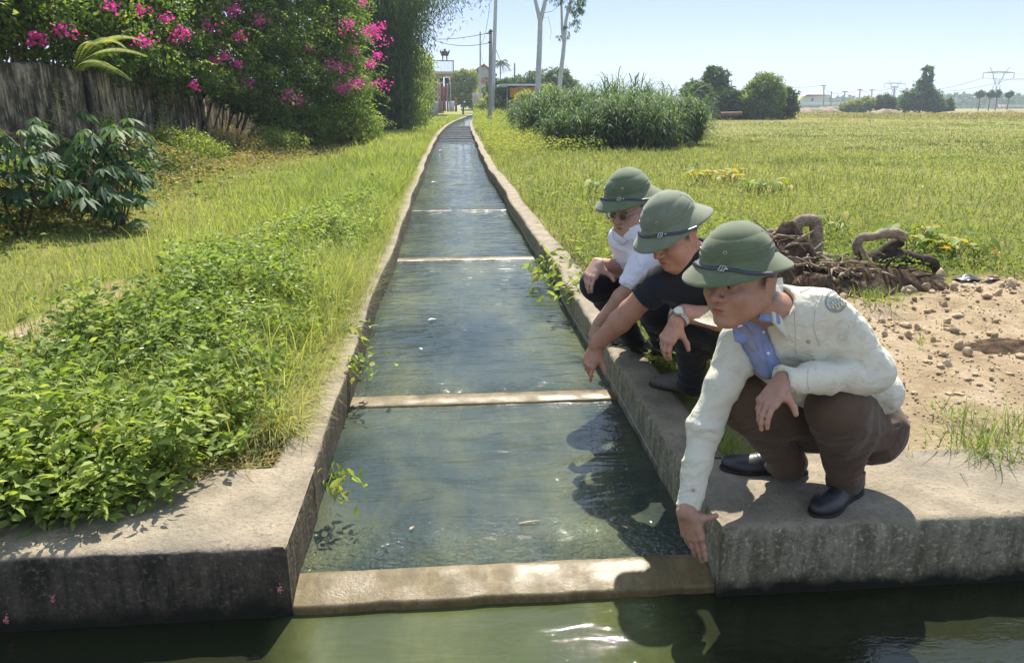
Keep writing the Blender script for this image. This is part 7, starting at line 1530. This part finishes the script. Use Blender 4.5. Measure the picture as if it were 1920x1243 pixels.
    if pl_ is not None: o_ = pl_.build('placket', M_white_thin, smooth=True); o_.parent = sh
    # glasses: two rims, lenses, bridge, temples
    g = MB(); Pf = lambda a, b, c: C+(f*a+s*b+u*c)*S
    for e in (-1, 1):
        g.tube([Pf(.108-.006*abs(math.cos(a)*.5), e*(.033+.023*math.cos(a)), -.012+.017*math.sin(a)) for a in np.linspace(0, 2*math.pi, 25)], .0011, 6)
        g.tube([Pf(.102, e*.057, -.004), Pf(.06, e*.076, -.004), Pf(-.005, e*.084, -.004), Pf(-.02, e*.083, -.016)], .0013, 6)
    g.tube([Pf(.108, -.010, -.008), Pf(.111, 0, -.006), Pf(.108, .010, -.008)], .0012, 6)
    go = put(g.build('glasses', M_metal, smooth=True), root)
    t = NT('lens_glass'); t.base((.93, .95, .95), .02, .5); t.b.inputs['Transmission Weight'].default_value = 1.0; t.b.inputs['IOR'].default_value = 1.1; ML = t.m
    for e in (-1, 1):
        c = Pf(.1075, e*.033, -.012); ring = [Pf(.1072-.006*abs(math.cos(a)*.5), e*(.033+.022*math.cos(a)), -.012+.016*math.sin(a)) for a in np.linspace(0, 2*math.pi, 25)[:-1]]
        V = np.array([c]+ring); V2 = np.vstack([V, V-f*.0015]); n = 24
        fs = [(0, 1+i, 1+(i+1) % n) for i in range(n)]+[(n+1, n+2+(i+1) % n, n+2+i) for i in range(n)]+[(1+i, n+2+i, n+2+(i+1) % n) for i in range(n)]+[(1+i, n+2+(i+1) % n, 1+(i+1) % n) for i in range(n)]
        o = mk('lens', V2, np.array(fs), ML); o.parent = go
    helmet(root, C, headframe(-.74, .60, -.22, .06), felt('deep_green_felt', (.085, .112, .06), (.125, .152, .085)), 1.04, buckle=.45)
    return root
r2 = man2(); r3 = man3()
# thin autumn haze
mb = MB(); mb.box((0, 400, 30), (2200, 1500, 64)); hz = mb.build('haze', None)
t = bpy.data.materials.new('haze_air'); t.use_nodes = True; t.node_tree.nodes.remove(t.node_tree.nodes['Principled BSDF']); pv = t.node_tree.nodes.new('ShaderNodeVolumePrincipled'); pv.inputs['Color'].default_value = (.74, .85, 1, 1); pv.inputs['Density'].default_value = .0006; pv.inputs['Anisotropy'].default_value = .3
t.node_tree.links.new(pv.outputs[0], t.node_tree.nodes['Material Output'].inputs['Volume']); hz.data.materials.append(t); tag(hz, kind='stuff')
